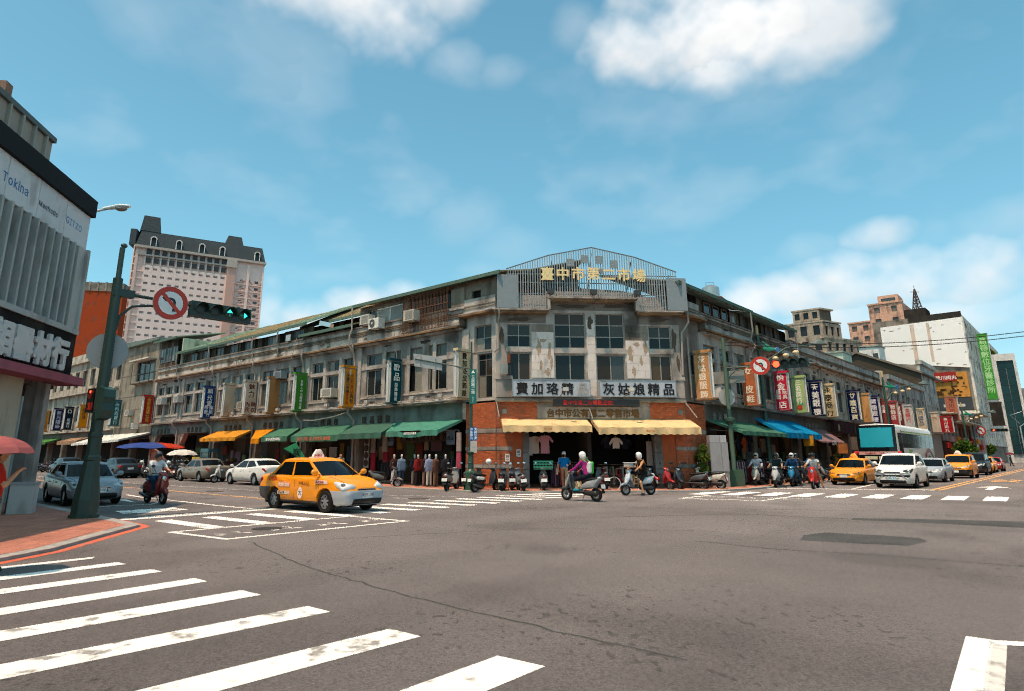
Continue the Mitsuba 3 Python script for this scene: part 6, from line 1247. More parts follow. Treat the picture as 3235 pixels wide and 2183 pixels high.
for a in [(6.1, 1.25, '4a2f2c', 'c3c6d2', 'mannequin in long maroon top and white trousers, leftmost under the green awnings'), (5.45, 1.3, '6f8299', '2b3d4f', 'mannequin in pale blue shirt and jeans'), (5.05, .75, '1f2a33', '7a7470', 'mannequin in navy top and grey trousers'),
          (4.55, .95, '8c2a2c', '2a2625', 'mannequin in red patterned top'), (4.2, .5, 'a8913a', '8f8478', 'mannequin in mustard top at the back'), (3.95, 1.0, '3a2724', '7d6559', 'mannequin in dark brown top and brown culottes'),
          (3.5, 1.15, '8a93b0', 'b8b2a8', 'mannequin in pale blue grey top and cream trousers'), (3.02, 1.15, '6a4b40', '7a5a46', 'mannequin in brown floral top and brown trousers'), (2.6, .9, '2a2a2e', '3a3536', 'mannequin in black, rightmost under the green awning')]: mannequin(*a, h=.95)
def garment(fr, u, z, w, h, c, d, label, ex=(1, 0, 0), sleeves=True, group=None):
    k = thing('hanging_garment', label, 'clothing', group)
    m = MB(H(c)); sl = [(-w / 2, z - h), (w / 2, z - h), (w / 2 * .92, z - .16), (w * .86, z - .34), (w * .96, z - .24), (w * .55, z), (.07, z + .03), (-.07, z + .03), (-w * .55, z), (-w * .96, z - .24), (-w * .86, z - .34), (-w / 2 * .92, z - .16)] if sleeves else [(-w / 2, z - h), (w / 2, z - h), (w / 2.3, z), (-w / 2.3, z)]
    m.prism(sl, -.035, .035, fr=lambda v: np.column_stack([u + v[:, 0] * ex[0], d + v[:, 2] + v[:, 0] * ex[1] + .02 * np.sin(v[:, 0] * 20), v[:, 1]]))
    put('cloth', m, 'cloth', parent=k, fr=fr); put('hanger', MB(H('8c8a86')).tube([(u, d, z - .02), (u, d, z + .12)], .008, n=5), 'satin', parent=k, fr=fr)
for fr, u, z, w, h, c, d, lab, sl in [(FC, 2.45, 2.55, .44, .85, 'c98f96', -.2, 'pink long-sleeved top hanging at the left of the entrance', True), (FC, 1.98, 2.5, .4, .8, 'c9b7a5', -.35, 'pale cream top hanging left of the pink one', True), (FC, 1.72, 2.5, .2, .9, 'b9b4b0', -.3, 'narrow white garment hanging by the left stone jamb', False), (FC, 6.15, 2.45, .36, .5, 'd3cdc4', -.6, 'small white T-shirt hanging at the right of the entrance', True), (FC, 5.7, 2.45, .34, .5, '23262c', -.7, 'dark small shirt hanging left of the white T-shirt', True), (FC, 6.65, 2.42, .36, .5, '20242e', -.7, 'navy small shirt hanging right of the white T-shirt', True), (FC, 7.75, 2.3, .3, 1.2, 'a08d84', -.3, 'pale dress hanging by the right stone jamb', False),
        (FL, 8.3, 2.75, .45, .95, '9c9388', .1, 'cream sleeveless top hanging on the column behind the taxi', False), (FL, 8.2, 1.8, .5, 1.0, '8c2430', .1, 'red dress hanging below the cream top', False), (FL, 9.35, 2.7, .42, .95, '857b72', .1, 'grey top hanging left of the cream one', False), (FL, 9.3, 1.75, .45, 1.1, '8c2430', .1, 'red garment hanging low behind the taxi bonnet', False), (FL, 2.2, 2.75, .3, .95, '9a8a84', .35, 'flower printed blouse hanging beside the brick corner', False), (FL, 2.2, 1.75, .3, .8, 'a84a5c', .35, 'pinkish scarf dress hanging beside the brick corner', False), (FL, 2.25, .98, .5, .75, '5d5660', .5, 'checked dark skirt hanging low beside the brick corner', False),
        (FRR, 5.4, 2.6, .4, .7, '1f2836', .4, 'navy garment hanging under the right green awning', True), (FRR, 6.0, 2.55, .4, .7, 'a8482a', .5, 'orange garment hanging under the right green awning', True), (FRR, 6.8, 2.7, .45, .9, '18202c', .5, 'long dark garment hanging under the right green awning', True), (FRR, 4.6, 2.6, .4, .7, '4a4a44', .4, 'olive garment hanging under the right green awning', True)]:
    garment(fr, u, z, w, h, c, d, lab, sleeves=sl)
def rack(fr, u0, u1, z, d, n, cols, label, hh=.9):
    k = thing('clothes_rack', label, 'clothes rack')
    put('rail', MB(H('8a8886')).tube([(u0, d, .07), (u0, d, z), (u1, d, z), (u1, d, .07)], .018, n=6), 'metal', parent=k, fr=fr)
    for i in range(n):
        u = u0 + (u1 - u0) * (i + .5) / n; w = (u1 - u0) / n * .4
        put('garment', MB(jit(H(cols[i % len(cols)]), .25)).hull([(u, d - .16, z - .1, w * .6, .03, .03), (u, d + .16, z - .1, w * .6, .03, .03), (u + rng.uniform(-.02, .02), d - .2, z - hh, w, .04, .03), (u, d + .2, z - hh + rng.uniform(-.1, .1), w, .04, .03)], n=7), 'cloth', parent=k, fr=fr, smooth=50)
rack(FC, 2.75, 4.7, 1.25, -.35, 16, ['4d3a52', '8a5a62', '3a4a5c', 'a03a44', '6a6a70', '2f3a3a', '9a8a7c'], 'rack full of folded trousers in the corner entrance', 1.05)
rack(FC, 5.3, 7.6, 1.15, -1.1, 14, ['2a2a30', '7a3a34', 'a9a49c', '3a4a3c', '8c7a5a'], 'clothes rack at the back right of the entrance')
rack(FRR, 3.3, 5.2, 1.35, .7, 14, ['6a2a34', '8f8a84', '5a3a4a', '3a3a40', 'a9a29a'], 'rack of dark red and grey clothes beside the right signal pole', 1.1)
rack(FRR, 5.4, 7.9, 1.35, .8, 16, ['9a2a2a', '8f8a80', '4a4a50', 'a8543c', '2a3044'], 'rack of red clothes under the right green awning', 1.1)
rack(FL, 3.0, 6.6, 1.5, -.7, 22, ['2a2a30', '4a3a3a', '3a3f4a', '6a5a52', '1f2022'], 'dim clothes rack behind the mannequins')
rack(FL, 7.2, 8.0, 1.3, .4, 6, ['2a2a2c', '3a3a3c'], 'short rack of black clothes behind the taxi')
for fr, n0, n1, dd in ((FL, 11.8, 41, -1.4), (FRR, 9.4, 43, -1.2)):
    u = n0; ti = 0
    while u < n1:
        w = rng.uniform(.7, 1.6); h = rng.uniform(.6, 1.25); c = jit([H('6a5a4a'), H('8a8a84'), H('5a3430'), H('3a4a52'), H('a08a5c'), H('4a4644')][rng.integers(6)], .25)
        ti += 1; k = thing('stall_table', f'dim shop table with goods in the {"left" if fr is FL else "right"} arcade, {nth(ti)} from the brick corner', 'shop table', 'shop tables in the arcades')
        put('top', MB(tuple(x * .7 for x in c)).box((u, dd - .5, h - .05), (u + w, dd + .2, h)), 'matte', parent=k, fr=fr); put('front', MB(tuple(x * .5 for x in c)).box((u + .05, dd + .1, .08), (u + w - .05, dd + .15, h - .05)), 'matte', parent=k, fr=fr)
        m = MB()
        for q in np.arange(u + .1, u + w - .1, .22): m.hull([(q, dd - .1, h + .06, .09, .12, .06), (q, dd - .1, h + rng.uniform(.1, .35), .07, .1, .05)], jit([H('a8432c'), H('c9a23c'), H('8a8a90'), H('4f6a3c'), H('c9c4ba')][rng.integers(5)], .3), n=6)
        put('goods', m, 'matte', parent=k, fr=fr, kind='stuff'); u += w + rng.uniform(.5, 1.4)
for fr, u, z, w_ in ((FL, 13.0, 3.2, 'behind the bun shop awning'), (FL, 20.0, 3.2, 'behind the short green awning'), (FC, 2.9, 3.1, 'at the left of the corner entrance'), (FC, 4.2, 3.1, 'near the middle of the corner entrance'), (FC, 6.4, 2.9, 'at the right of the corner entrance'), (FL, 8.6, 2.75, 'by the column above the mannequins'), (FRR, 3.0, 3.0, 'under the green awning of the right wing')):
    k = thing('hanging_lamp', 'small lit shop lamp hanging ' + w_, 'lamp', 'lamps lit inside the shops'); put('cord', MB(BLACK).tube([(u, -.6, z + .05), (u, -.6, 3.45)], .008, n=4), 'matte', parent=k, fr=fr)
    put('bulb', MB((1, 1, 1)).ball((u, -.6, z), .05, n=8, m=6), 'satin', parent=k, fr=fr, emit='warmlamp')
# ---------------------------------------------------------------- other buildings
def fac(P, az, flip=None):
    """wall through P along azimuth az; outward side faces the crossing"""
    d = unit(az); n = np.array([-d[1], d[0]]); n = n if np.dot(n, -np.array(P[:2])) > 0 else -n
    return facade(P, d, n)
def grid(k, fr, u0, u1, z0, z1, cols, rows, wf=.55, hf=.5, c=CONC, pane='3a3f42', d=0., th=.35, frame=None, sill=None, zoff=.5, mat='wallmat', vary=.3, joint=None):
    """wall with window openings: bands and piers, and each window its own part"""
    cw_, rh = (u1 - u0) / cols, (z1 - z0) / rows; ww, wh = cw_ * wf, rh * hf
    m = MB(c); zz_ = z0
    for r in range(rows):
        za = z0 + rh * r + (rh - wh) * zoff; zb_ = za + wh
        m.box((u0, d - th, zz_), (u1, d, za)); zz_ = zb_
        e = [u0] + [q for i in range(cols) for q in (u0 + cw_ * (i + .5) - ww / 2, u0 + cw_ * (i + .5) + ww / 2)] + [u1]
        for i in range(0, len(e), 2): m.box((e[i], d - th, za), (e[i + 1], d - .004, zb_))
        for i in range(cols):
            a, b = e[1 + 2 * i], e[2 + 2 * i]
            put('window', MB(jit(H(pane), vary)).box((a, d - th * .8, za), (b, d - th * .6, zb_)), 'darkglass', parent=k, fr=fr)
            if sill is not None: m.box((a - .1, d, za - .14), (b + .1, d + .18, za - .01), sill)
            if frame is not None: m.box((a, d - th * .59, za), (b, d - th * .45, za + .07), frame).box((a, d - th * .59, zb_ - .07), (b, d - th * .45, zb_), frame).box(((a + b) / 2 - .04, d - th * .59, za + .07), ((a + b) / 2 + .04, d - th * .45, zb_ - .07), frame)
    m.box((u0, d - th, zz_), (u1, d, z1))
    return put('wall', m, mat, parent=k, fr=fr)
def mass(k, pts, z0, z1, c, name='wall', mat='wallmat'): return put(name, MB(c).prism(Polygon(pts).buffer(0), z0, z1), mat, parent=k)
# --- camera shop on the left corner
cs_ = thing('corner_shop_building', 'dark and white sign-clad shop building at the left edge, with vertical metal fins', 'building')
FS = fac((-13.17, 19.75), -8.)
mass(cs_, P2(FS, (0, -.3), (-26, -.3), (-26, -24)) + [(-40, 44)], 3.6, 9.2, H('5d5a56'))
for u0 in np.arange(-15, -.1, 1.5):
    put('sign_panel', MB(jit(H('d3d3d1'), .03)).box((u0 + .012, -.29, 8.1), (u0 + 1.488, .0, 9.24)), 'worn', parent=cs_, fr=FS)
put('roof_band', MB(H('1b1c1e')).box((-26, -.3, 9.25), (.06, .12, 9.82)), 'matte', parent=cs_, fr=FS)
put('sign_board', MB(H('2b2928')).box((-26, -.3, 3.95), (.04, .1, 5.3)), 'worn', parent=cs_, fr=FS)
put('frame', MB(H('b3b3ae')).box((-26, -.3, 5.3), (.05, .16, 5.46)).box((-.55, -.3, 5.461), (-.02, .06, 8.09)).box((-.09, -.29, 5.461), (.04, .14, 8.095)), 'worn', parent=cs_, fr=FS)
put('back_panel', MB(H('5f6462')).box((-26, -.3, 5.461), (-.56, -.22, 8.09)), 'matte', parent=cs_, fr=FS)
for q in np.arange(-12.2, -.6, .42): put('fin', MB(jit(H('aeb0ac'), .06)).box((q - .04, -.219, 5.461), (q + .04, .1, 8.09)).box((q + .1, -.219, 5.461), (q + .3, -.12, 8.09), H('6f7674')), 'worn', parent=cs_, fr=FS)
put('canopy', MB(H('a5606a')).box((-26, -.3, 3.7), (.08, .5, 3.94)), 'worn', parent=cs_, fr=FS)
put('shop_wall', MB(H('b9b29d')).box((-26, -.4, .06), (-1.9, -.15, 3.7)), 'worn', parent=cs_, fr=FS)
put('core', MB(H('6a665e')).box((-26, -20, .06), (-2.0, -.41, 3.6)), 'matte', parent=cs_, fr=FS)
put('column', MB(H('8b8682')).box((-1.2, -.45, .06), (-.9, -.15, 3.7)), 'wallmat', parent=cs_, fr=FS)
put('notice', MB(H('3a4458')).box((-1.75, -.6, 2.4), (-1.35, -.55, 3.0)), 'matte', parent=cs_, fr=FS)
m = MB(H('a99d90')); m.box((-26, -6, 9.83), (-1.75, -.6, 11.0))
put('upper_wall', m, 'worn', parent=cs_, fr=FS)
for q in np.arange(-14, -1.8, .62): put('wall_rib', MB(H('a8a297')).box((q, -.599, 9.83), (q + .07, -.5, 11.0)), 'worn', parent=cs_, fr=FS)
put('eave', MB(H('6a7371')).box((-26, -6.2, 11.0), (-1.72, -.5, 11.16)), 'worn', parent=cs_, fr=FS)
def sgn(s, u, z, h, c, bold, thick, fr=FS): 
    m = MB(); sp = 1.14 if len(s) > 3 else 1.0; w = sum(glyph(ch, bold)[2] for ch in s) * h * sp; mir = np.linalg.det(fr.ax) < 0
    text(m, s, (u - w / 2 if mir else u + w / 2, .115 if thick else .006, z), (1, 0, 0) if mir else (-1, 0, 0), (0, 0, 1), h, c, bold=bold, spacing=sp, thick=-thick if mir else thick)
    return put('lettering', m, 'satin', parent=cs_, fr=fr)
for ch, u in zip('行材器相照', (-.95, -1.9, -2.9, -3.85, -4.8)): sgn(ch, u, 4.22, .92, H('c9c6c2'), 3, .09)
sgn('Tokina', -4.1, 8.5, .34, H('3a5f8f'), 1, 0); sgn('Manfrotto', -2.45, 8.5, .2, H('2f2d2d'), 2, 0); sgn('GITZO', -.95, 8.55, .28, H('4a78a8'), 1, 0)
put('roof_box', MB(H('8a6a5a')).box((-4.3, -.9, 11.2), (-4.0, -.6, 11.55)), 'matte', parent=cs_, fr=FS)
lamp = thing('street_lamp', 'white street lamp head reaching out from behind the left corner building', 'street lamp')
put('pole', MB(H('a9adab')).tube([(-16.3, 22.3, 0), (-16.2, 22.2, 9.9)], .09, n=8), 'satin', parent=lamp, smooth=True); put('arm', MB(H('c9cac8')).tube([(-16.2, 22.2, 9.8), (-15.2, 22.1, 10.25), (-14.2, 22, 10.45)], .045, n=8), 'satin', parent=lamp, smooth=True)
put('lamp_head', MB(H('e4e4e0')).hull([(-14.25, 22, 10.47, .06), (-13.6, 22, 10.56, .16, .16, .08), (-13.35, 22, 10.56, .08, .1, .06)]), 'satin', parent=lamp, smooth=50); put('glass', MB(H('8b7f72')).ball((-13.6, 22, 10.47), (.22, .13, .1)), 'satin', parent=lamp, smooth=True)
# --- red-brown block and far rows on the left street
rb = thing('red_brown_building', 'tall red-brown building without windows behind the left corner shop', 'building')
f_ = fac((-66, 97), 80.)
put('wall', MB(H('a4472a')).box((0, -2, 0), (7.6, 0, 27)), 'worn', parent=rb, fr=f_); put('parapet', MB(H('8f867b')).box((-.05, -2.1, 27), (7.65, .1, 28.4)), 'wallmat', parent=rb, fr=f_)
for q in np.arange(.1, 7.3, 1.2): put('parapet_post', MB(H('a59b8e')).box((q, .101, 27), (q + .25, .2, 28.5)), 'wallmat', parent=rb, fr=f_)
gb = thing('concrete_side_building', 'plain grey concrete building with a caged window, left of the market wing', 'building')
wallpart('wall', FL, 41.35, 50.4, 4.25, 12.2, [(42.4, 46.4, 8.6, 10.5)], H('938a7d'), parent=gb)
window(FL, 42.4, 46.4, 8.6, 10.5, 3, 1, parent=gb, fc=H('4a4038')); put('window_hood', MB(H('cfc6b8')).prism([(42.1, 10.5), (46.7, 10.5), (46.7, 10.62), (42.1, 10.62)], 0, .8, fr=uz), 'worn', parent=gb, fr=FL); put('window_cage', MB(H('5d5147')).box((42.2, .05, 8.3), (46.5, .5, 8.4)).box((42.2, .45, 8.4), (42.25, .5, 10.4)).box((44.3, .45, 8.4), (44.35, .5, 10.4)).box((46.45, .45, 8.4), (46.5, .5, 10.4)), 'matte', parent=gb, fr=FL)
put('core', MB(H('7a736a')).box((41.35, -9, 3.6), (50.4, -.31, 12.1)), 'matte', parent=gb, fr=FL); put('lintel', MB(H('6a655e')).box((41.35, -.3, 3.4), (50.4, .0, 4.24)), 'wallmat', parent=gb, fr=FL)
put('roof', MB(H('6f7d78')).prism([(41.2, 12.2), (50.6, 12.2), (50.6, 12.75), (41.2, 12.45)], -9, .4, fr=uz), 'worn', parent=gb, fr=FL); put('shop_front', MB(H('231f1d')).box((41.35, -4.4, .07), (50.4, -4, 3.45)), 'matte', parent=gb, fr=FL)
for q in (45.8, 50.2): put('column', MB(H('77716a')).box((q - .3, -.5, .07), (q + .3, -.01, 3.4)), 'wallmat', parent=gb, fr=FL)
for q in (9.3, 7.2, 5.9): put('wall_joint', MB(H('7d756a')).box((41.35, .0, q), (50.4, .025, q + .06)), 'wallmat', parent=gb, fr=FL)
pipe(FL, [(50.0, .15, 11.9), (50, .15, .2)], .06, parent=gb)
fl = thing('far_row_building', 'low grey row of shops continuing the left street at far left', 'building')
grid(fl, FL, 50.4, 92, 4.25, 8.3, 16, 1, .6, .42, H('a89f92'), '26241f', frame=H('8a8278'), zoff=.45)
grid(fl, FL, 50.4, 92, 8.3, 12.0, 16, 1, .55, .5, H('b3a798'), '2a2a28', d=-.15, frame=H('8a8278'))
put('core', MB(H('7a736a')).box((50.5, -9, 3.6), (92, -.56, 11.9)), 'matte', parent=fl, fr=FL)
put('ledge', MB(CONC2).box((50.4, -.1, 4.1), (92, .4, 4.25)), 'wallmat', parent=fl, fr=FL); put('ledge', MB(CONC2).box((50.4, -.1, 8.3), (92, .5, 8.45)), 'wallmat', parent=fl, fr=FL); put('parapet', MB(H('bdb3a5')).box((50.4, -.5, 12.0), (92, .2, 12.35)).box((62, -.4, 12.35), (75, .1, 13.0)), 'wallmat', parent=fl, fr=FL)
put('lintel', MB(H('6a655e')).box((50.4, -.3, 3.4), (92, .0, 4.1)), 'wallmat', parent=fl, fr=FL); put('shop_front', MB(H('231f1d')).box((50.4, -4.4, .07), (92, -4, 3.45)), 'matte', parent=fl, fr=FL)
for q in np.arange(55.5, 92, 5.2): put('column', MB(H('8a8379')).box((q - .3, -.5, .07), (q + .3, -.01, 3.4)), 'wallmat', parent=fl, fr=FL); put('pilaster', MB(CONC2).box((q - .25, 0, 4.25), (q + .25, .12, 8.3)), 'wallmat', parent=fl, fr=FL)
eb = thing('end_building', 'dull building closing the far end of the left street', 'building'); put('wall', MB(H('8f877c')).box((92, -12, 0), (120, 0, 11)), 'wallmat', parent=eb, fr=FL); grid(eb, FL, 92, 120, 3.5, 10.5, 9, 2, .5, .5, H('9a9186'), d=.36)
# --- hotel tower
ht = thing('hotel_tower', 'tall pale pink tower block with many small windows under a dark mansard roof', 'tower')
PK, PK2 = H('ecd0c6'), H('e2bfb2')  # wall and pane colours lightened to paint in distance haze
FH = fac((-149., 255.), 60.); W_, Z0h, Z1h = 52., 0., 84.5
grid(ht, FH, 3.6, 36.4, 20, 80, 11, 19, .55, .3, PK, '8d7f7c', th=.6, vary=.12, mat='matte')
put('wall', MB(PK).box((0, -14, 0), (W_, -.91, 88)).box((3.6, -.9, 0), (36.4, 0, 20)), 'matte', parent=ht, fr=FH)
put('pier', MB(H('d9bcb0')).box((0, -.9, 0), (1.1, .5, 86)), 'matte', parent=ht, fr=FH); put('pier', MB(H('c99f90')).box((36.4, -.9, 0), (40, .9, 86)), 'matte', parent=ht, fr=FH)
grid(ht, FH, 36.41, 52, 20, 86, 3, 21, .3, .33, PK, '5a514f', th=.9, vary=.2) if False else None
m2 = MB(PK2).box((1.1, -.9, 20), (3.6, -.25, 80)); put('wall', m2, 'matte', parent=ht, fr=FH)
for r in range(19):
    z = 20 + r * 60 / 19
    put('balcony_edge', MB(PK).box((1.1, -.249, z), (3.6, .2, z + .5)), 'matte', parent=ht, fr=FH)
    for u, w in ((44.0, 1.6), (50.3, 1.6)): put('window', MB(H('5f5552')).box((u - w, -.9, z + 1.0), (u, -.6, z + 2.1)), 'darkglass', parent=ht, fr=FH)
    m = MB(H('d2b3a8'))
    for a, b, z_a, z_b in ((40.2, 44.6, .2, 1.9), (46.2, 48.4, 2.3, .3), (49.6, 51.7, .3, 1.6)): m.bar((a, -.4, z + z_a), (b, -.4, z + z_b), .9, .45)
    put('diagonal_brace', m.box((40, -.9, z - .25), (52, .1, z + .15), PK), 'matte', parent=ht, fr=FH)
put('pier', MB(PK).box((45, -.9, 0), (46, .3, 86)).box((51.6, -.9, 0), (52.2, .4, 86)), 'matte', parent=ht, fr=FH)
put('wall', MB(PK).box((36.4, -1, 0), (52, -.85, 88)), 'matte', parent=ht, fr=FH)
for a, b, r0 in ((3.6, 36.4, 80.05),):
    for i in range(11):
        u = a + (b - a) * (i + .5) / 11
        put('top_window', MB(H('4d4644')).box((u - 1.0, -.6, 81.2), (u + 1.0, -.3, 83.4)), 'darkglass', parent=ht, fr=FH); put('top_window', MB(H('3d3a3a')).box((u - 1.0, -.6, 84.8), (u + 1.0, -.3, 87)), 'darkglass', parent=ht, fr=FH)
        put('pier', MB(H('bdb4ae')).box((u - 1.5, -.9, 80), (u - 1.0, .25, 84.5)), 'matte', parent=ht, fr=FH)
put('cornice', MB(H('b7aaa0')).box((-.6, -15, 87.2), (52.8, 1.0, 88.2)).box((1.1, -.9, 84.0), (36.4, .5, 84.6)).box((36, -.9, 83.6), (40.2, 1.4, 87.1)), 'matte', parent=ht, fr=FH)
SL = H('3f474b')
def mans(u0, u1, d0, d1, z0, z1, ins):
    v = [(u0, d0, z0), (u1, d0, z0), (u1, d1, z0), (u0, d1, z0), (u0 + ins, d0 - ins, z1), (u1 - ins, d0 - ins, z1), (u1 - ins, d1 + ins, z1), (u0 + ins, d1 + ins, z1)]
    put('mansard_roof', MB(SL).add(v, [[0, 1, 5, 4], [1, 2, 6, 5], [2, 3, 7, 6], [3, 0, 4, 7], [4, 5, 6, 7]]), 'matte', parent=ht, fr=FH)
mans(-.3, 52.4, .6, -14.8, 88.2, 95.2, 1.6); mans(.6, 8.6, -.8, -13, 95.2, 102.3, .9); mans(35.0, 42.5, -1.2, -13, 95.2, 99.3, .9)
for u in (6.2, 16.0, 25.2, 33.6, 48.6):
    k2 = put('dormer', MB(H('e0d9d2')).box((u - 1.2, -1.2, 88.4), (u - .9, 1.0, 91.6)).box((u + .9, -1.2, 88.4), (u + 1.2, 1.0, 91.6)), 'matte', parent=ht, fr=FH)
    m = MB(H('e0d9d2')); m.add([(u + r_ * math.cos(a), d_, 91.4 + r_ * math.sin(a)) for a in np.linspace(0, pi, 9) for r_, d_ in ((1.35, 1.05), (.85, 1.05), (1.35, -1.8))], [q for i in range(8) for q in ([3 * i, 3 * i + 3, 3 * i + 4, 3 * i + 1], [3 * i, 3 * i + 3, 3 * i + 5, 3 * i + 2])]); put('arch', m, 'worn', parent=k2, fr=FH)
FH2 = fac((-149., 255.), -13.)
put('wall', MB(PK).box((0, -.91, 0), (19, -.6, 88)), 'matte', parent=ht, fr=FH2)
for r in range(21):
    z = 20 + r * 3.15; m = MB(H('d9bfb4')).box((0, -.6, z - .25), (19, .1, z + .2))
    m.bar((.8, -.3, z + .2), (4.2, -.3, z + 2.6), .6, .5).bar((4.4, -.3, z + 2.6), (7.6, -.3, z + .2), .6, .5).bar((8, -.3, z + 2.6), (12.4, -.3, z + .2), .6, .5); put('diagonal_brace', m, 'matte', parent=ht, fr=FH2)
put('mansard_roof', MB(SL).prism([(.0, 88.2), (19, 88.2), (15.5, 95.2), (.0, 95.2)], -3, -.6, fr=uz), 'matte', parent=ht, fr=FH2)
# --- right: blocks behind the wing
BRN = H('a89888')
bb = thing('brown_apartment_block', 'grey-brown stepped apartment block behind the right wing', 'apartment building')
Pb = np.array([63.5, 118.])
FBl, FBr = fac(Pb, -49.), fac(Pb, 62.)
s3 = 1.0
grid(bb, FBl, -.0, 9.5, 2, 20.2, 4, 6, .45, .52, BRN, '23262a', th=.5, sill=H('a89a8a')); grid(bb, FBr, .0, 11, 2, 23.2, 5, 7, .5, .5, BRN, '26292d', th=.5, sill=H('a89a8a'))
grid(bb, FBl, .3, 7.2, 20.4, 26.4, 3, 2, .5, .62, BRN, '23262a', th=.5, d=-.3); grid(bb, FBr, .3, 5.5, 20.4, 26.2, 3, 2, .5, .6, BRN, '26292d', th=.5, d=-.3)
mass(bb, P2(FBl, (0, -.52), (9.5, -.52)) + P2(FBl, (9.5, -20)) + P2(FBr, (11, -.52)), 0, 20.3, H('6b6056')); mass(bb, P2(FBl, (.3, -.85), (7.2, -.85), (7.2, -11)) + P2(FBr, (5.5, -.85)), 20.3, 26.4, H('6b6056'))
grid(bb, FBl, .8, 5.6, 26.9, 29, 3, 1, .55, .6, BRN, '23262a', th=.4, d=-.9); mass(bb, P2(FBl, (.8, -1.31), (5.6, -1.31), (5.6, -9)) + P2(FBr, (4.4, -1.3)), 26.4, 29, H('6b6056'))
for fr_, a, b, z in ((FBl, -.3, 9.9, 20.2), (FBr, -.2, 11.2, 23.2), (FBl, .1, 7.4, 26.4), (FBl, .7, 5.8, 29), (FBr, .1, 5.7, 26.4), (FBr, .7, 4.6, 29)): put('cornice', MB(H('b3a594')).box((a, -1.5, z), (b, .1 if z < 26 else -.2 if z < 28 else -.8, z + .3)), 'wallmat', parent=bb, fr=fr_)
pk = thing('pink_apartment_block', 'taller salmon pink apartment block behind the brown one', 'apartment building')
Pp = np.array([110.4, 165.]); FPl, FPr = fac(Pp, -49.), fac(Pp, 43.)
SAL = H('d3a58e')
grid(pk, FPl, 0, 8, 10, 41.6, 2, 10, .34, .52, SAL, '6b625c', th=.5); grid(pk, FPr, 0, 16, 10, 41.6, 3, 10, .4, .5, SAL, '5d5650', th=.5); grid(pk, FPl, 8.01, 13.5, 10, 37.3, 2, 9, .45, .5, SAL, '6b625c', th=.5, d=-.8)
mass(pk, P2(FPl, (0, -.52), (8, -.52), (8, -14)) + P2(FPr, (16, -.52)), 0, 41.7, SAL); mass(pk, P2(FPl, (8.02, -1.35), (13.5, -1.35), (13.5, -12), (8.02, -12)), 0, 37.3, SAL)
put('roof_house', MB(SAL).box((.8, -8, 41.7), (5.6, -.6, 44)).box((1.5, -.6, 42.4), (4.8, -.55, 43.2), H('4a5a60')), 'worn', parent=pk, fr=FPl); put('cornice', MB(H('d0a48c')).box((-.2, -1, 41.6), (8.2, .3, 42)), 'worn', parent=pk, fr=FPl); put('cornice', MB(H('d0a48c')).box((7.9, -1.6, 37.3), (13.7, -.5, 37.7)), 'worn', parent=pk, fr=FPl)
# white billboard building at the end of the right row
wb_ = thing('billboard_building', 'tall building with a huge blank white wall panel facing the crossing', 'building')
Pw = B0 + dR * 121.; FW, FWr = fac(Pw, -47.), fac(Pw, 43.)
mass(wb_, P2(FW, (0, -.02), (15.5, -.02)) + P2(FW, (15.5, -14)) + P2(FWr, (62, -14), (62, -.4), (0, -.4)), 0, 28.9, H('8f857b'))
grid(wb_, FWr, 0, 62, 3.5, 28.2, 16, 7, .34, .5, H('ddd3c8'), '4d5153', th=.38, d=0)
put('white_panel', MB(H('f2eeea')).prism([(.2, 18.0), (14.2, 20.1), (14.1, 27.6), (.2, 27.9)], .0, .3, fr=uz), 'matte', parent=wb_, fr=FW)
for q, w in ((8.2, .7), (5.6, .5)): put('stain_strip', MB(H('d9c2b0')).box((q, .301, 19.6), (q + w, .315, 27.5)), 'worn', parent=wb_, fr=FW)
rs = np.random.default_rng(8)
for q, z, w in ((5.4, 26.4, .9), (5.0, 25.6, .6), (10.8, 26.9, 1.2), (12.2, 26.6, 1.4), (13.4, 26.9, .7), (3.4, 26.7, .6), (9, 22.6, 1.6), (10.6, 22.4, .8), (4.6, 22.0, 1.0), (1, 18.6, .9), (3.2, 18.9, 1.2), (5.2, 19.2, .9), (.6, 26.6, .5), (.5, 21, .4)):
    pg = Polygon([(q + w * .5 * math.cos(a) * rs.uniform(.4, 1), z + .2 * math.sin(a) * rs.uniform(.3, 1)) for a in np.arange(11) * .571]).buffer(0)
    m = MB(H('a79c92'))
    for gq in getattr(pg, 'geoms', [pg]): m.prism(gq, .301, .31, fr=uz)
    put('peeled_patch', m, 'worn', parent=wb_, fr=FW)
put('parapet', MB(H('3a3633')).box((.2, -.4, 28.0), (9, .2, 29.1)), 'wallmat', parent=wb_, fr=FW); put('roof_house', MB(H('36312e')).box((5.8, -5, 28.9), (9.6, .0, 30.7)), 'wallmat', parent=wb_, fr=FW)
put('orange_panel', MB(H('c78a45')).box((.9, .0, 12.5), (3.4, .35, 17.3)).box((3.6, .0, 12.6), (6.3, .3, 16.8), H('a87a3c')), 'worn', parent=wb_, fr=FW)
m = MB()
for q in range(34):
    a_, z_ = rng.uniform(1.0, 5.9), rng.uniform(12.7, 16.4); m.box((a_, .36 + q * .002, z_), (a_ + rng.uniform(.1, 1.1), .361 + q * .002, z_ + rng.uniform(.08, .5)), H('4a3524'))
put('worn_print', m, 'worn', parent=wb_, fr=FW, kind='stuff'); put('dark_panel', MB(H('34363a')).box((.8, .0, 10.1), (6.2, .3, 12.3)).box((3.6, .301, 11.6), (4.6, .33, 12.1), H('c9c7c4')).box((2.0, .301, 10.7), (5.4, .33, 11.2), H('b9b7b4')), 'satin', parent=wb_, fr=FW); put('white_band', MB(H('d3cec8')).box((.5, .0, 9.0), (6.4, .4, 9.9)), 'worn', parent=wb_, fr=FW)
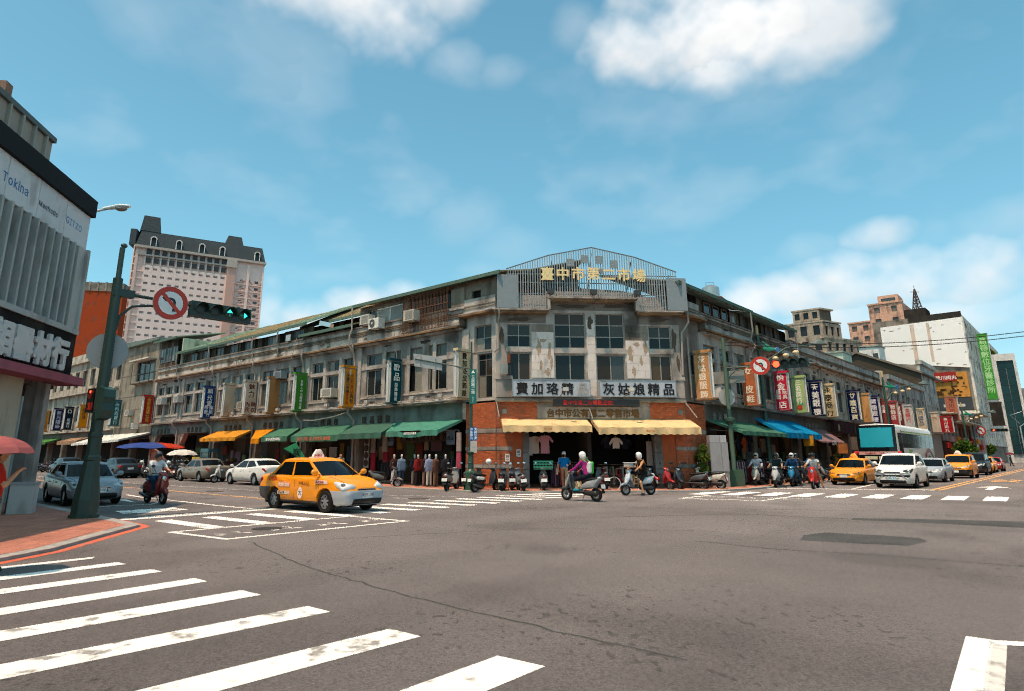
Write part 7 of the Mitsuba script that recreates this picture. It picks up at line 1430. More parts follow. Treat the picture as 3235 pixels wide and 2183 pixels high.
put('wall', MB(H('6e675f')).box((6.4, .0, 9), (12, .2, 17.8)), 'wallmat', parent=wb_, fr=FW)
ms_ = thing('radio_mast', 'lattice radio mast on the roof behind the white panel', 'mast')
m = MB(H('5a4a46')); cx_, cy_ = FW((7.4, -2, 0))[:2]
for i in range(4):
    a = pi / 4 + i * pi / 2; m.bar((cx_ + .9 * math.cos(a), cy_ + .9 * math.sin(a), 30.7), (cx_ + .08 * math.cos(a), cy_ + .08 * math.sin(a), 35.2), .14, .14)
    for j in range(6):
        t, t2 = j / 6, (j + 1) / 6; r0, r1 = (.9 - .82 * t), (.9 - .82 * t2); b = a + pi / 2
        m.bar((cx_ + r0 * math.cos(a), cy_ + r0 * math.sin(a), 30.7 + 4.5 * t), (cx_ + r1 * math.cos(b), cy_ + r1 * math.sin(b), 30.7 + 4.5 * t2), .08, .08).bar((cx_ + r1 * math.cos(a), cy_ + r1 * math.sin(a), 30.7 + 4.5 * t2), (cx_ + r1 * math.cos(b), cy_ + r1 * math.sin(b), 30.7 + 4.5 * t2), .08, .08)
put('lattice', m.bar((cx_ - .9, cy_, 34.6), (cx_ + .9, cy_, 34.6), .08, .08).bar((cx_, cy_, 35.2), (cx_, cy_, 36.0), .06, .06), 'matte', parent=ms_)
bs_ = thing('red_sign_board', 'red board with four white characters on the orange print of the billboard building', 'shop sign')
put('panel', MB(H('9c3330')).box((2.6, .5, 15.6), (6.2, .7, 17.4)), 'worn', parent=bs_, fr=FW); m = MB(); text(m, '茂川肉丸', (6.0, .72, 16.0), (-1, 0, 0), (0, 0, 1), .87, H('ded2cc'), bold=1); m2 = 1; put('lettering', m, 'matte', parent=bs_, fr=FW)
def bigsign(fr, mirror, u, z0, z1, d0, d1, face, cols, label, th=.4): return boxsign(fr, mirror, u, label, H(face), cols, z0, z1, d0, d1, th)
bigsign(FRR, 1, 72, 4.5, 6.6, .4, 1.9, 'a8282c', [('茂川肉丸', .5, .05, .45, WH)], 'small red hanging sign with white characters above the bus roof')
bigsign(FRR, 1, 80, 6.4, 9.7, .3, 1.8, 'b0705a', [('茂川肉丸', .5, .05, .7, H('7a2f28'))], 'faded salmon hanging sign with dark red characters above the small red sign')
bigsign(FRR, 1, 133, 12.6, 26.0, .5, 2.3, '4a9a3f', [('昌德數位牙醫診所', .5, .05, 1.4, H('a9d69a'))], 'very tall bright green vertical sign on the billboard building', th=.6)
bigsign(FRR, 1, 133, 7.4, 12.0, .5, 2.6, '37322f', [], 'blank dark sign below the tall green one', th=.5)
tw = thing('glass_tower', 'narrow white tower with a dark teal glass strip at far right', 'tower')
FTw = fac((123.5, 148.), -52.); FTr = fac((123.5, 148.), 39.9)
mass(tw, P2(FTw, (0, -.5), (6.4, -.5), (6.4, -20)) + P2(FTr, (30, -.5)), 0, 24.8, H('c9c4bf')); put('wall', MB(H('dcd7d2')).box((3.6, -.5, 0), (6.4, .2, 25)).box((0, -.5, 23.4), (3.6, .2, 25)).box((0, -.5, 0), (.5, .2, 23.4)), 'worn', parent=tw, fr=FTw)
for r in range(11):
    for i in range(2): put('window', MB(jit(H('16383c'), .2)).box((.53 + i * 1.53, -.4, 2.0 + r * 1.95), (2.0 + i * 1.53, -.1, 3.85 + r * 1.95)), 'darkglass', parent=tw, fr=FTw)
    put('side_window', MB(jit(H('2a3a3c'), .2)).box((1, -.45, 2.2 + r * 1.95), (28, .02, 3.6 + r * 1.95)), 'darkglass', parent=tw, fr=FTr)
for nm, P, az_, w, dp, h, c, lab in [('grey_block', (188., 230.), 133, 8, 20, 25, '7f7f82', 'plain grey far block at the right end of the street'), ('far_block', (171, 196.), 133, 12, 25, 14, 'a9a49c', 'low pale far building below the grey block'), ('far_block', (215, 262), 133, 30, 30, 10, '8f958f', 'far low building closing the right street')]:
    k = thing(nm, lab, 'building'); f_ = fac(P, az_); put('wall', MB(H(c)).box((0, -dp, 0), (w, -.5, h)), 'worn', parent=k, fr=f_); grid(k, f_, 0, w, 2, h - .5, max(2, w // 4), max(2, h // 4), .6, .5, H(c), '5a6468', th=.5)
for x, y, h, c, lab in ((60.3, 100., 19, 'd9d6d0', 'small plain white house wall behind the gable'), (43.3, 80, 14.8, 'c6cbb8', 'pale green rooftop hut behind the right wing')):
    k = thing('white_house' if h > 16 else 'rooftop_hut', lab, 'building'); f_ = fac((x, y), 133.); put('wall', MB(H(c)).box((-1.3, -4, 0), (1.5, 0, h - .6)), 'worn', parent=k, fr=f_)
    for q in (-.9, .6): put('window', MB(H('3a4244')).box((q, -.1, h - 2.6), (q + .7, .02, h - 1.7)), 'darkglass', parent=k, fr=f_)
    put('roof', MB(H('9aa39a')).box((-1.4, -4.1, h - .6), (1.6, .2, h - .4)), 'worn', parent=k, fr=f_)
gbl = thing('gable_building', 'old house with a plain grey-brown gable wall behind the end of the right wing', 'building')
FG = fac(B0 + dR * 66., -47.)
put('wall', MB(H('4f473d')).prism([(14, 0), (-.1, 0), (-.1, 11.8), (6.8, 15.0), (14, 12)], -.3, 0, fr=uz), 'wallmat', parent=gbl, fr=FG)
put('roof', MB(H('7a7066')).prism([(14.4, 11.9), (6.8, 15.05), (-.4, 11.7), (-.4, 11.95), (6.8, 15.35), (14.4, 12.2)], -14, .35, fr=uz), 'worn', parent=gbl, fr=FG)
grid(gbl, FRR, 46.3, 66, 4.3, 9.4, 7, 1, .45, .5, H('b8afa5'), '2d2b29', th=.3, d=.1); put('parapet', MB(H('c4bbb0')).box((46.3, -.3, 9.4), (66, .35, 9.9)).box((46.3, -.3, 4.1), (66, .5, 4.3)), 'wallmat', parent=gbl, fr=FRR)
put('core', MB(H('6b6258')).box((46.3, -10, 0), (66, -.21, 9.4)), 'matte', parent=gbl, fr=FRR)
for q in np.arange(47, 66, 3.2): put('column', MB(H('a39a90')).box((q - .3, -.1, .07), (q + .3, .3, 4.1)), 'wallmat', parent=gbl, fr=FRR)
lnk = thing('pale_shop_house', 'pale shop house with tall narrow windows between the gable and the billboard building', 'building')
grid(lnk, FRR, 66.2, 76, 4.4, 13.0, 3, 2, .3, .6, H('c9beb4'), '4a4643', th=.35, d=.1); put('core', MB(H('8a8279')).box((66.2, -10, 0), (76, -.26, 13)), 'matte', parent=lnk, fr=FRR); put('parapet', MB(H('d4cabf')).box((66.1, -.3, 13), (76.1, .4, 13.5)), 'wallmat', parent=lnk, fr=FRR)
for j, (u0, u1, h, c) in enumerate(((76.2, 90, 7.2, 'a3948a'), (90.2, 104, 6.4, '8a5a4a'), (104.2, 120.5, 8.5, 'b0a59a'))):
    k = thing('street_shop', ['brownish shop house with a dark front past the bus', 'red-brown shop house with a pale awning roof past the bus', 'pale low shop house before the billboard building'][j], 'shop building')
    grid(k, FRR, u0, u1, 3.6, h, 4, 1, .6, .55, H(c), '3a3634', th=.3); put('core', MB(H('6b5d54')).box((u0, -10, 0), (u1, -.31, h)), 'matte', parent=k, fr=FRR)
    put('shop_front', MB(H(['5a3a34', 'a8604a', 'c08a80'][j])).box((u0, -.3, .1), (u1, .0, 3.5)), 'worn', parent=k, fr=FRR); put('roof', MB(H('d9cdb4')).prism([(u0, h), (u1, h), (u1, h + .15), (u0, h + .15)], -3, 1.6, fr=uz), 'worn', parent=k, fr=FRR)
    for q in range(4): u = u0 + 1 + q * 3.2; put('shop_board', MB(jit(H(['b0382c', 'd9a0a0', 'c9c4be', 'd98a3c'][(q + j) % 4]), .15)).box((u, .0, 2.6 + (q % 2) * .9), (u + 2.6, .3, 3.4 + (q % 2) * .9)), 'worn', parent=k, fr=FRR)
opp = thing('roadside_row', 'low buildings farther along the right street behind the pedestrian', 'building')
fo_ = fac(B0 + dR * 186., 43.); grid(opp, fo_, 0, 90, 0.2, 13, 16, 3, .5, .5, H('a89f96'), '4a5052', th=.5); put('core', MB(H('8a837b')).box((0, -12, 0), (90, -.51, 13)), 'matte', parent=opp, fr=fo_)

op = thing('opposite_row', 'row of shop houses on the near side of the right street, outside the picture', 'building')
fop = fac(B0 + nR * 19.5 + dR * 2, 43.); fop = facade(B0 + nR * 19.5 + dR * 2, dR, -nR)
grid(op, fop, 0, 110, 3.6, 13.5, 22, 3, .5, .5, H('a39a90'), '3a4042', th=.4); put('core', MB(H('7d756c')).box((0, -12, 0), (110, -.41, 13.5)), 'matte', parent=op, fr=fop); put('shop_front', MB(H('55493f')).box((0, -.41, 0), (110, -.2, 3.5)), 'matte', parent=op, fr=fop)
# ---------------------------------------------------------------- street furniture
PG = H('253a34')
def noleft(parent_label, f, u, z, r=.48):
    """round no-left-turn sign facing local +y"""
    k = thing('no_left_turn_sign', parent_label, 'traffic sign')
    n = 40; th = np.linspace(0, 2 * pi, n + 1)[:-1]; disc = lambda r0, r1, y: ([(u + q * math.cos(a), y, z + q * math.sin(a)) for a in th for q in (r0, r1)], [[2 * i, (2 * i + 2) % (2 * n), (2 * i + 3) % (2 * n), 2 * i + 1] for i in range(n)])
    put('plate', MB(H('9c9a96')).lathe([(0, -.02), (r, -.02), (r, .02), (0, .02)], (u, .0, z), axis='y', n=40), 'satin', parent=k, fr=f)
    put('face', MB(H('d9d9d8')).add(*disc(0, r * .72, .024)), 'satin', parent=k, fr=f)
    put('ring', MB(H('b8301c')).add(*disc(r * .70, r * .99, .027)), 'satin', parent=k, fr=f)
    m = MB(H('1d1c1c')); e = -1 if np.linalg.det(f.ax) > 0 else 1
    P = lambda x, y: (u + e * x * r, .030, z + y * r)
    m.add([P(.12, -.5), P(.28, -.5), P(.28, .12), P(.2, .26), P(.04, .32), P(-.28, .32), P(-.28, .18), P(.02, .18), P(.12, .1)], [[0, 1, 2, 8], [2, 3, 4, 8], [4, 5, 6, 7], [4, 7, 8, 8]]).add([P(-.26, .47), P(-.26, .03), P(-.52, .25)], [[0, 1, 2]])
    put('arrow', m, 'satin', parent=k, fr=f); m = MB(H('b8301c')); a = .11
    m.add([P(-.52 - a * .7, .52 - a * .7), P(-.52 + a * .7, .52 + a * .7), P(.52 + a * .7, -.52 + a * .7), P(.52 - a * .7, -.52 - a * .7)], [[0, 1, 2, 3]]); m.v[-1] = m.v[-1] + [0, .004, 0]
    put('slash', m, 'satin', parent=k, fr=f)
def signal(label, f, u0, z, lit, w=.40, n=4, L=None):
    """row of lights along local x facing local +y"""
    k = thing('traffic_light', label, 'traffic light'); L = L or n * w + .1
    put('housing', MB(H('20302b')).box((u0, -.14, z - .23), (u0 + L, .12, z + .23)), 'satin', parent=k, fr=f)
    for i in range(n):
        cx_ = u0 + .05 + (L - .1) * (i + .5) / n
        m = MB(H('1d2b27')); tha = np.linspace(-.35, pi + .35, 15); r_ = .185
        m.add([(cx_ + rr * math.cos(a), y, z + rr * math.sin(a)) for a in tha for y, rr in ((.12, r_), (.12 + .26 * (.55 + .45 * max(0, math.sin(a))), r_ * .97))], [[2 * j, 2 * j + 2, 2 * j + 3, 2 * j + 1] for j in range(14)])
        put('visor', m, 'satin', parent=k, fr=f)
        c = lit.get(i)
        q = put('lens', MB(H('26302c') if c != 'redlamp' else H('c83018')).ball((cx_, .12, z), (.165, .03, .165), n=18, m=8), 'satin', parent=k, fr=f, emit='redlamp' if c == 'redlamp' else None)
        if c == 'greenlamp':
            m = MB(H('20a080')); e = -1 if np.linalg.det(f.ax) > 0 else 1
            m.box((cx_ - .025, .152, z - .11), (cx_ + .025, .157, z + .06)) if i == n - 2 else m.box((cx_ - .1, .152, z - .025), (cx_ + .06, .157, z + .025))
            m.add([(cx_ + x_, .158, z + z_) for x_, z_ in ([(-.09, .02), (0, .13), (.09, .02)] if i == n - 2 else [(e * .02, .09), (e * .13, 0), (e * .02, -.09)])], [[0, 1, 2]])
            put('lit_arrow', m, 'satin', parent=k, fr=f, emit='greenlamp')
    return k
# left corner signal pole
fp = place(-10.37, 17.1, .06, 44); lpk = thing('signal_pole', 'tall dark green signal pole with a flared cast base on the left corner', 'signal pole')
put('base', MB(PG).lathe([(.0, .0), (.36, .0), (.36, .08), (.32, .1), (.31, .45), (.24, .95), (.2, 1.35), (.19, 1.4), (.21, 1.43), (.21, 1.5), (.17, 1.55), (.165, 2.0), (.18, 2.02), (.18, 2.1), (.15, 2.14)], n=8), 'satin', parent=lpk, fr=fp)
put('shaft', MB(PG).lathe([(.15, 2.14), (.125, 6.35), (.0, 6.36)], n=14), 'satin', parent=lpk, fr=fp, smooth=40); put('upper_shaft', MB(H('33443e')).tube([(0, 0, 6.36), (0, 0, 7.25)], .07, n=10).ball((.03, 0, 7.32), (.09, .06, .07)), 'satin', parent=lpk, fr=fp, smooth=45)
m = MB(PG); m.tube([(0, 0, 5.95), (3.9, 0, 5.9)], [.05, .035], n=8).tube([(.12, 0, 4.9), (.16, 0, 5.3), (.45, 0, 5.62), (.9, 0, 5.72), (1.5, 0, 5.73)], .035, n=8).box((-.1, -.12, 5.85), (.45, .12, 6.05)); put('arm', m, 'satin', parent=lpk, fr=fp)
fq2 = Fr(fp.o, fp.ax @ np.array([[1, 0, 0], [0, -1, 0], [0, 0, 1.]]))
noleft('large no-left-turn sign on the arm of the left signal pole', fq2.at((0, .09, 0)), 1.42, 5.87, .49)
signal('horizontal traffic light with green arrows on the arm of the left pole', fq2.at((0, .05, 0)), 2.0, 5.82, {2: 'greenlamp', 3: 'greenlamp'}, L=1.85)
dk_ = thing('round_plate', 'plain grey back of a large round traffic mirror on the left signal pole', 'traffic mirror')
fpl = place(-10.37, 17.1, 0, 58); put('plate', MB(H('8f9496')).lathe([(0, .03), (.35, .02), (.5, -.01), (.5, -.04), (0, -.04)], (0, .22, 4.38), axis='y', n=40), 'satin', parent=dk_, fr=fpl, smooth=40); put('bracket', MB(PG).bar((0, .0, 4.38), (0, .2, 4.38), .08, .08), 'satin', parent=dk_, fr=fpl)
fpd = Fr((-10.37, 17.1, 0), np.array([[.85, -.52, 0], [-.52, -.85, 0], [0, 0, 1.]]))
ps = thing('pedestrian_signal', 'pedestrian signal on the left pole showing a red figure and a red countdown', 'pedestrian light')
put('housing', MB(H('1c1d1c')).box((-.52, -.12, 2.72), (-.2, .1, 3.36)).box((-.2, -.03, 2.95), (-.1, .03, 3.05)), 'satin', parent=ps, fr=fpd)
put('red_figure', MB(H('c03018')).ball((-.36, .115, 3.27), (.04, .01, .04), n=8, m=5).box((-.4, .105, 3.08), (-.32, .12, 3.23)).box((-.44, .105, 3.12), (-.405, .118, 3.22)).box((-.315, .105, 3.12), (-.28, .118, 3.22)), 'satin', parent=ps, fr=fpd, emit='redlamp')
m = MB(); mir = np.linalg.det(fpd.ax) < 0; text(m, '14', (-.47 if mir else -.25, .112, 2.8), (1, 0, 0) if mir else (-1, 0, 0), (0, 0, 1), .24, H('c03018'), bold=2); put('countdown', m, 'satin', parent=ps, fr=fpd, emit='redlamp')
sb = thing('signal_box', 'dark green signal head seen from its side on the right of the left pole', 'traffic light')
put('housing', MB(H('1d3a35')).prism([(.1, 2.5), (.34, 2.56), (.42, 2.75), (.4, 2.95), (.44, 3.1), (.4, 3.3), (.1, 3.4)], -.15, .15, fr=uz), 'satin', parent=sb, fr=fpd); put('bracket', MB(PG).box((.0, -.04, 2.9), (.1, .04, 3.0)), 'satin', parent=sb, fr=fpd)
# corner pole of the market
fc_ = place(-.85, 30.3, 0, 95); ck = thing('street_sign_pole', 'ornate green cast pole carrying the street name sign at the market corner', 'sign pole')
put('base', MB(H('3b5a49')).lathe([(0, 0), (.34, 0), (.34, .08), (.31, .1), (.31, .85), (.24, .9)], n=8), 'worn', parent=ck, fr=fc_)
put('shaft', MB(H('2f4a40')).lathe([(.22, .9), (.14, 1.0), (.13, 1.25), (.16, 1.28), (.13, 1.32), (.12, 1.62), (.15, 1.65), (.19, 1.72), (.19, 1.76), (.1, 1.8), (.085, 2.2), (.11, 2.24), (.08, 2.3), (.075, 5.4), (.05, 5.42), (.045, 6.95), (0, 6.96)], n=14), 'satin', parent=ck, fr=fc_, smooth=35)
fa = place(-.85, 30.3, 0, -100); put('arm', MB(H('5f6a62')).tube([(0, 0, 5.62), (2.7, 0, 6.05)], .03, n=8).tube([(.04, 0, 4.95), (.12, 0, 5.3), (.4, 0, 5.6), (.8, 0, 5.74)], .022, n=8), 'satin', parent=ck, fr=fa)
dsn = thing('direction_sign', 'grey back of a direction sign on the arm of the market corner pole', 'road sign')
put('plate', MB(H('b3b3b0')).prism([(1.4, 5.52), (1.4, 6.15), (2.78, 6.3), (2.72, 5.7)], -.06, -.03, fr=uz), 'worn', parent=dsn, fr=fa); put('batten', MB(H('8c8c88')).box((1.7, -.029, 5.65), (1.74, -.0, 6.1)).box((2.4, -.029, 5.75), (2.44, -.0, 6.2)), 'satin', parent=dsn, fr=fa)
def panel_sign(label, f, u0, u1, z0, z1, face, s, h, c, cat='street sign', name='street_sign', vertical=True, d=.1, cols=None):
    k = thing(name, label, cat); put('plate', MB(H(face)).box((u0, d, z0), (u1, d + .02, z1)), 'satin', parent=k, fr=f)
    mir = np.linalg.det(f.ax) < 0; ex = (1, 0, 0) if mir else (-1, 0, 0); m = MB()
    for t, uu, zt_, hh in (cols or [(s, (u0 + u1) / 2, z1 - h * .6, h)]): text(m, t, (uu, d + .024, zt_), ex, (0, 0, 1), hh, H(c), vertical=True, bold=1, step=1.05)
    put('lettering', m, 'matte', parent=k, fr=f); return k
fcs = Fr((-.85, 30.3, 0), np.array([[-1, 0, 0], [0, -1, 0], [0, 0, 1.]]))
fcs = Fr((-.85, 30.3, 0), np.array([[1, 0, 0], [0, -1, 0], [0, 0, 1.]]))
panel_sign('tall narrow green street name sign with white characters on the market corner pole', fcs, -.08, .26, 3.96, 5.6, '17665a', '', .2, 'e6ebe8', cols=[('▲', .09, 5.48, .18), ('三民路二段', .09, 5.22, .17), ('Sec2', .09, 4.27, .07)])
panel_sign('small blue sign with white characters on the market corner pole', fcs, -.05, .3, 2.28, 2.88, '1f5f9c', '', .1, 'dfe6ee', cols=[('中區柳川', .03, 2.8, .13), ('東路往東', .22, 2.8, .13)])
panel_sign('white weathered notice plate under the blue sign on the corner pole', fcs, -.02, .29, 1.72, 2.26, 'b3afaa', '', .1, '8a8782', cols=[('……', .12, 2.1, .12)])
# right signal pole
fr0 = place(12.63, 33.85, .05, 125); rk = thing('signal_pole', 'dull green signal pole with a square base in front of the right wing', 'signal pole')
put('base', MB(H('46604f')).box((-.38, -.32, 0), (.38, .32, .85)), 'worn', parent=rk, fr=place(12.63, 33.85, .05, 95)); put('shaft', MB(H('5c7566')).lathe([(.12, .85), (.1, 6.4), (.09, 7.7), (0, 7.72)], n=12), 'worn', parent=rk, fr=fr0, smooth=40)
put('collar', MB(H('2f4a40')).lathe([(.1, 3.1), (.3, 3.3), (.3, 3.42), (.12, 3.5), (.12, 3.9), (.1, 4.0)], n=8), 'satin', parent=rk, fr=fr0)
put('arm', MB(H('4a5a50')).tube([(0, 0, 6.1), (4.2, 0, 6.02)], .04, n=8).tube([(.08, 0, 5.2), (.15, 0, 5.6), (.5, 0, 5.92), (.9, 0, 5.96)], .028, n=8), 'satin', parent=rk, fr=fr0)
fr1 = Fr(fr0.o, fr0.ax @ np.array([[1, 0, 0], [0, -1, 0], [0, 0, 1.]]))
noleft('no-left-turn sign on the arm of the right signal pole', fr1.at((0, .09, 0)), 1.8, 6.07, .48); signal('horizontal traffic light showing red on the arm of the right pole', fr1.at((0, .05, 0)), 2.32, 6.08, {0: 'redlamp'}, L=1.75)
dk2 = thing('round_plate', 'pale grey back of a round mirror on the right signal pole', 'traffic mirror'); put('plate', MB(H('a9a9a6')).lathe([(0, .03), (.35, .02), (.46, -.01), (.46, -.04), (0, -.04)], (.05, .2, 4.62), axis='y', n=36), 'satin', parent=dk2, fr=place(12.63, 33.85, 0, 80), smooth=40); put('bracket', MB(PG).bar((0, 0, 4.6), (0, .2, 4.6), .07, .07), 'satin', parent=dk2, fr=place(12.63, 33.85, 0, 80))
ds2 = thing('direction_sign', 'grey back of a sign plate on the left of the right signal pole', 'road sign'); put('plate', MB(H('8f938f')).box((-1.2, .0, 5.3), (.9, .03, 5.95)), 'worn', parent=ds2, fr=fr1.at((0, -.25, 0))); put('bracket', MB(PG).box((-.1, .03, 5.5), (.1, .26, 5.6)), 'satin', parent=ds2, fr=fr1.at((0, -.25, 0)))
def lamp_pole(x, y, label, h=9.7, az=100, arm=3.6, fish=True):
    f = place(x, y, .05, az); k = thing('lamp_post', label, 'street lamp')
    put('shaft', MB(H('33544a')).lathe([(.0, 0), (.26, 0), (.24, .9), (.14, 1.1), (.12, 3), (.1, h - .9), (.07, h - .6), (0, h - .6)], n=10), 'satin', parent=k, fr=f, smooth=40); put('finial', MB(H('c9ad7a')).lathe([(0, 0), (.09, 0), (.1, .4), (.07, .6), (0, .62)], (0, 0, h - .62), n=10), 'satin', parent=k, fr=f, smooth=40)
    put('arm', MB(H('33544a')).tube([(0, 0, h - 3.0), (.6, 0, h - 2.2), (1.6, 0, h - 1.55), (arm - .3, 0, h - 1.35)], [.07, .06, .05, .04], n=8), 'satin', parent=k, fr=f, smooth=True)
    put('lamp_head', MB(H('5a6a66')).hull([(arm - .4, 0, h - 1.3, .1), (arm + .1, 0, h - 1.38, .4, .2, .07), (arm + .1, 0, h - 1.15, .12)]), 'satin', parent=k, fr=f, smooth=50)
    for u in (.95, 1.6, 2.2): put('globe', MB(H('e0c79c')).ball((u, 0, h - 2.45 + u * .28), (.2, .2, .15)), 'satin', parent=k, fr=f, smooth=True)
    if fish: put('ornament', MB(H('1d8a6a')).hull([(.2, 0, h - 1.5, .08), (.6, 0, h - 1.55, .22, .06, .2), (.95, 0, h - 1.6, .06)]).hull([(.3, 0, h - 1.1, .05), (.55, 0, h - 1.4, .1)]).hull([(.9, 0, h - 1.6, .04), (1.2, 0, h - 1.45, .04), (1.2, 0, h - 1.8, .04)], H('2a6aa0')), 'paintwork', parent=k, fr=f, smooth=50)
lamp_pole(17.2, 40.1, 'ornate green street lamp with a fish ornament behind the right signal pole'); lamp_pole(38.4, 62., 'second green street lamp along the right street', h=9.6, fish=True); lamp_pole(62.5, 85., 'third green street lamp, farther along the right street', h=8.4)
fdl = place(81, 105, 0, 100); k = thing('signal_pole', 'far signal pole with a red light at the next crossing', 'signal pole'); put('shaft', MB(H('5a6a66')).tube([(-2.2, 0, 0), (-2.2, 0, 7)], .12, n=8).tube([(-2.2, 0, 5.6), (3.4, 0, 5.6)], .07, n=6), 'satin', parent=k, fr=fdl)
f9 = Fr(fdl.o, fdl.ax @ np.array([[1, 0, 0], [0, -1, 0], [0, 0, 1.]])); noleft('small far no-left-turn sign at the next crossing', f9.at((0, .1, 0)), -1.2, 5.5, .75); signal('far traffic light showing red at the next crossing', f9.at((0, .05, 0)), .3, 5.6, {0: 'redlamp'}, L=2.4)
k = thing('street_lamp', 'plain pale street lamp with two arms at the far right', 'street lamp'); put('shaft', MB(H('a9aeb0')).tube([(92, 112, 0), (92, 112, 6.5), (93.5, 111.5, 7.6), (95.5, 111, 7.8)], .1, n=8).tube([(92, 112, 7), (90.6, 112, 8.4), (92.4, 111.6, 9.0)], .07, n=6), 'satin', parent=k, smooth=True)
# overhead wires
for z0, z1, lab in ((7.55, 8.75, 'upper overhead wire crossing in front of the white panel'), (7.38, 8.5, 'lower overhead wire crossing in front of the white panel')):
    p = [np.array([12.7, 33.85, z0]) * (1 - t) + np.array([33.5, 34.2, z1]) * t - [0, 0, .55 * math.sin(pi * t)] for t in np.linspace(0, 1, 15)]
    tag(put('overhead_wire', MB(H('33302e')).tube(p, .022, n=5), 'matte'), lab, 'wire')
# cabinet, bush, bin
cb = thing('utility_cabinet', 'grey metal utility cabinet with two doors beside the right brick corner', 'cabinet'); fcb = place(11.6, 33.15, .06, 93)
put('plinth', MB(H('97918c')).box((-.42, -.28, 0), (.42, .28, .72)), 'worn', parent=cb, fr=fcb); put('body', MB(H('8d8d90')).box((-.45, -.3, .72), (.45, .3, 2.2)), 'worn', parent=cb, fr=fcb)
for a, b in ((-.43, .1), (.12, .43)): put('door', MB(H('98989b')).box((a, -.325, .78), (b, -.301, 2.14)), 'worn', parent=cb, fr=fcb)
put('top_box', MB(H('a3a3a6')).box((-.42, -.28, 2.201), (.08, .25, 2.55)).box((.1, -.28, 2.201), (.4, .25, 2.55), H('b0b0b2')), 'worn', parent=cb, fr=fcb)
def leaf_cluster(name, pts, n, size, cols, parent, seed):
    r = np.random.default_rng(seed); m = MB(); pts = np.array(pts, float); per = n // len(pts)
    for p in pts:
        q = r.normal(size=(per, 3)); q /= np.linalg.norm(q, axis=1, keepdims=True); q = p[:3] + q * p[3:6] * r.uniform(.45, 1.05, (per, 1))
        for c0 in q:
            a = r.normal(size=3); a /= np.linalg.norm(a); b = np.cross(a, r.normal(size=3)); b /= np.linalg.norm(b); s = size * r.uniform(.6, 1.3)
            m.add([c0 - a * s, c0 + b * s * .45, c0 + a * s, c0 - b * s * .45], [[0, 1, 2, 3]], jit(H(cols[r.integers(len(cols))]), .25))
    put(name, m, 'leafy', parent=parent)
GR = ['3f5a24', '55702c', '2f4a20', '6f8038']
k = thing('potted_bush', 'leafy yellow-green bush between the brick corner and the grey cabinet', 'bush'); leaf_cluster('foliage', [(10.75, 33.0, 1.5, .38, .3, .3), (10.7, 33.0, .95, .34, .3, .35), (10.85, 33.0, 1.95, .2, .2, .2)], 1500, .075, GR + ['8a8a3c'], k, 3); put('stem', MB(H('4a3a2a')).tube([(10.75, 33, .06), (10.75, 33, 1.5)], .03, n=6), 'matte', parent=k); put('pot', MB(H('5a4038')).lathe([(0, 0), (.2, 0), (.26, .45), (.22, .45), (0, .4)], (10.75, 33, .06), n=14), 'matte', parent=k)
p = FL((19.9, 1.0, .07)); k = thing('potted_plant', 'potted plant by the column behind the white car', 'plant'); leaf_cluster('foliage', [(p[0], p[1], 1.2, .4, .4, .3)], 500, .09, GR, k, 4); put('pot', MB(H('4a4440')).lathe([(0, 0), (.22, 0), (.28, .8), (0, .75)], p, n=12), 'matte', parent=k)
for x, y, h, r, lab, sd in ((55.2, 75.5, 3.5, 1.15, 'round green street tree behind the waiting cars', 5), (96, 126, 4.6, 1.6, 'small green tree far along the right street', 6), (120.6, 152, 27.0, 1.3, 'dark shrubs on the roof of the far tower', 7)):
    k = thing('street_tree' if h < 20 else 'roof_shrub', lab, 'tree' if h < 20 else 'shrub'); zc = h - r
    leaf_cluster('crown', [(x + math.cos(a) * r * .5, y + math.sin(a) * r * .5, zc + math.sin(a * 2.3) * r * .4, r * .6, r * .6, r * .5) for a in np.arange(7) * .9], 2200, .2, GR, k, sd)
    put('trunk', MB(H('4a3c30')).tube([(x, y, 0 if h < 20 else 24.9), (x + .1, y, zc * .6 if h < 20 else 25.5), (x, y, zc)], [.16, .12, .06] if h < 20 else .1, n=7).tube([(x + .08, y, zc * .7 if h < 20 else 25.6), (x + r * .4, y, zc)], .05, n=5), 'matte', parent=k)
k = thing('litter_bin', 'pale grey box-shaped bin by the column of the left corner building', 'bin'); fb = place(-12.85, 18.3, .06, -20); put('body', MB(H('bcbcba')).box((-.27, -.27, 0), (.27, .27, .75)), 'worn', parent=k, fr=fb); put('lid', MB(H('a3a4a6')).box((-.29, -.29, .75), (.29, .29, .83)), 'worn', parent=k, fr=fb)
k = thing('roadside_column', 'grey square post of the arcade at the left edge', 'post'); put('shaft', MB(H('a9a49f')).box((-.13, -.13, .0), (.15, .15, 3.62)), 'wallmat', parent=k, fr=place(-13.25, 18.95, .06, -8)); put('foot', MB(H('6f6a66')).box((-.19, -.19, 0), (.19, .19, .3)), 'wallmat', parent=k, fr=place(-13.25, 18.95, .06, -8))
# stalls with umbrellas on the left street
def stall_brolly(u, d, r, z, c, c2, lab, tilt=0, seed=0):
    p = FL((u, d, .05)); k = thing('market_umbrella', lab, 'umbrella'); f = place(p[0], p[1], .05, 41)
    if tilt: f = Fr(f.o, f.ax @ np.array([[math.cos(tilt), 0, math.sin(tilt)], [0, 1, 0], [-math.sin(tilt), 0, math.cos(tilt)]]))
    brolly(k, f, r, z, H(c), H(c2) if c2 else None, pole=z, dep=r * (.35 if r < 2 else .16), half=r > 2)
stall_brolly(29.5, 2.2, 1.15, 2.0, 'd6d0c8', None, 'white patio umbrella over a stall on the left street'); stall_brolly(35.3, 2.2, 2.7, 2.6, '3a4f8c', 'c2402c', 'large blue and red umbrella on the left street')
stall_brolly(38.9, 2.0, 1.35, 2.65, 'b08a82', 'a57f78', 'dusty pink umbrella tipped on its side on the left street', tilt=1.05)
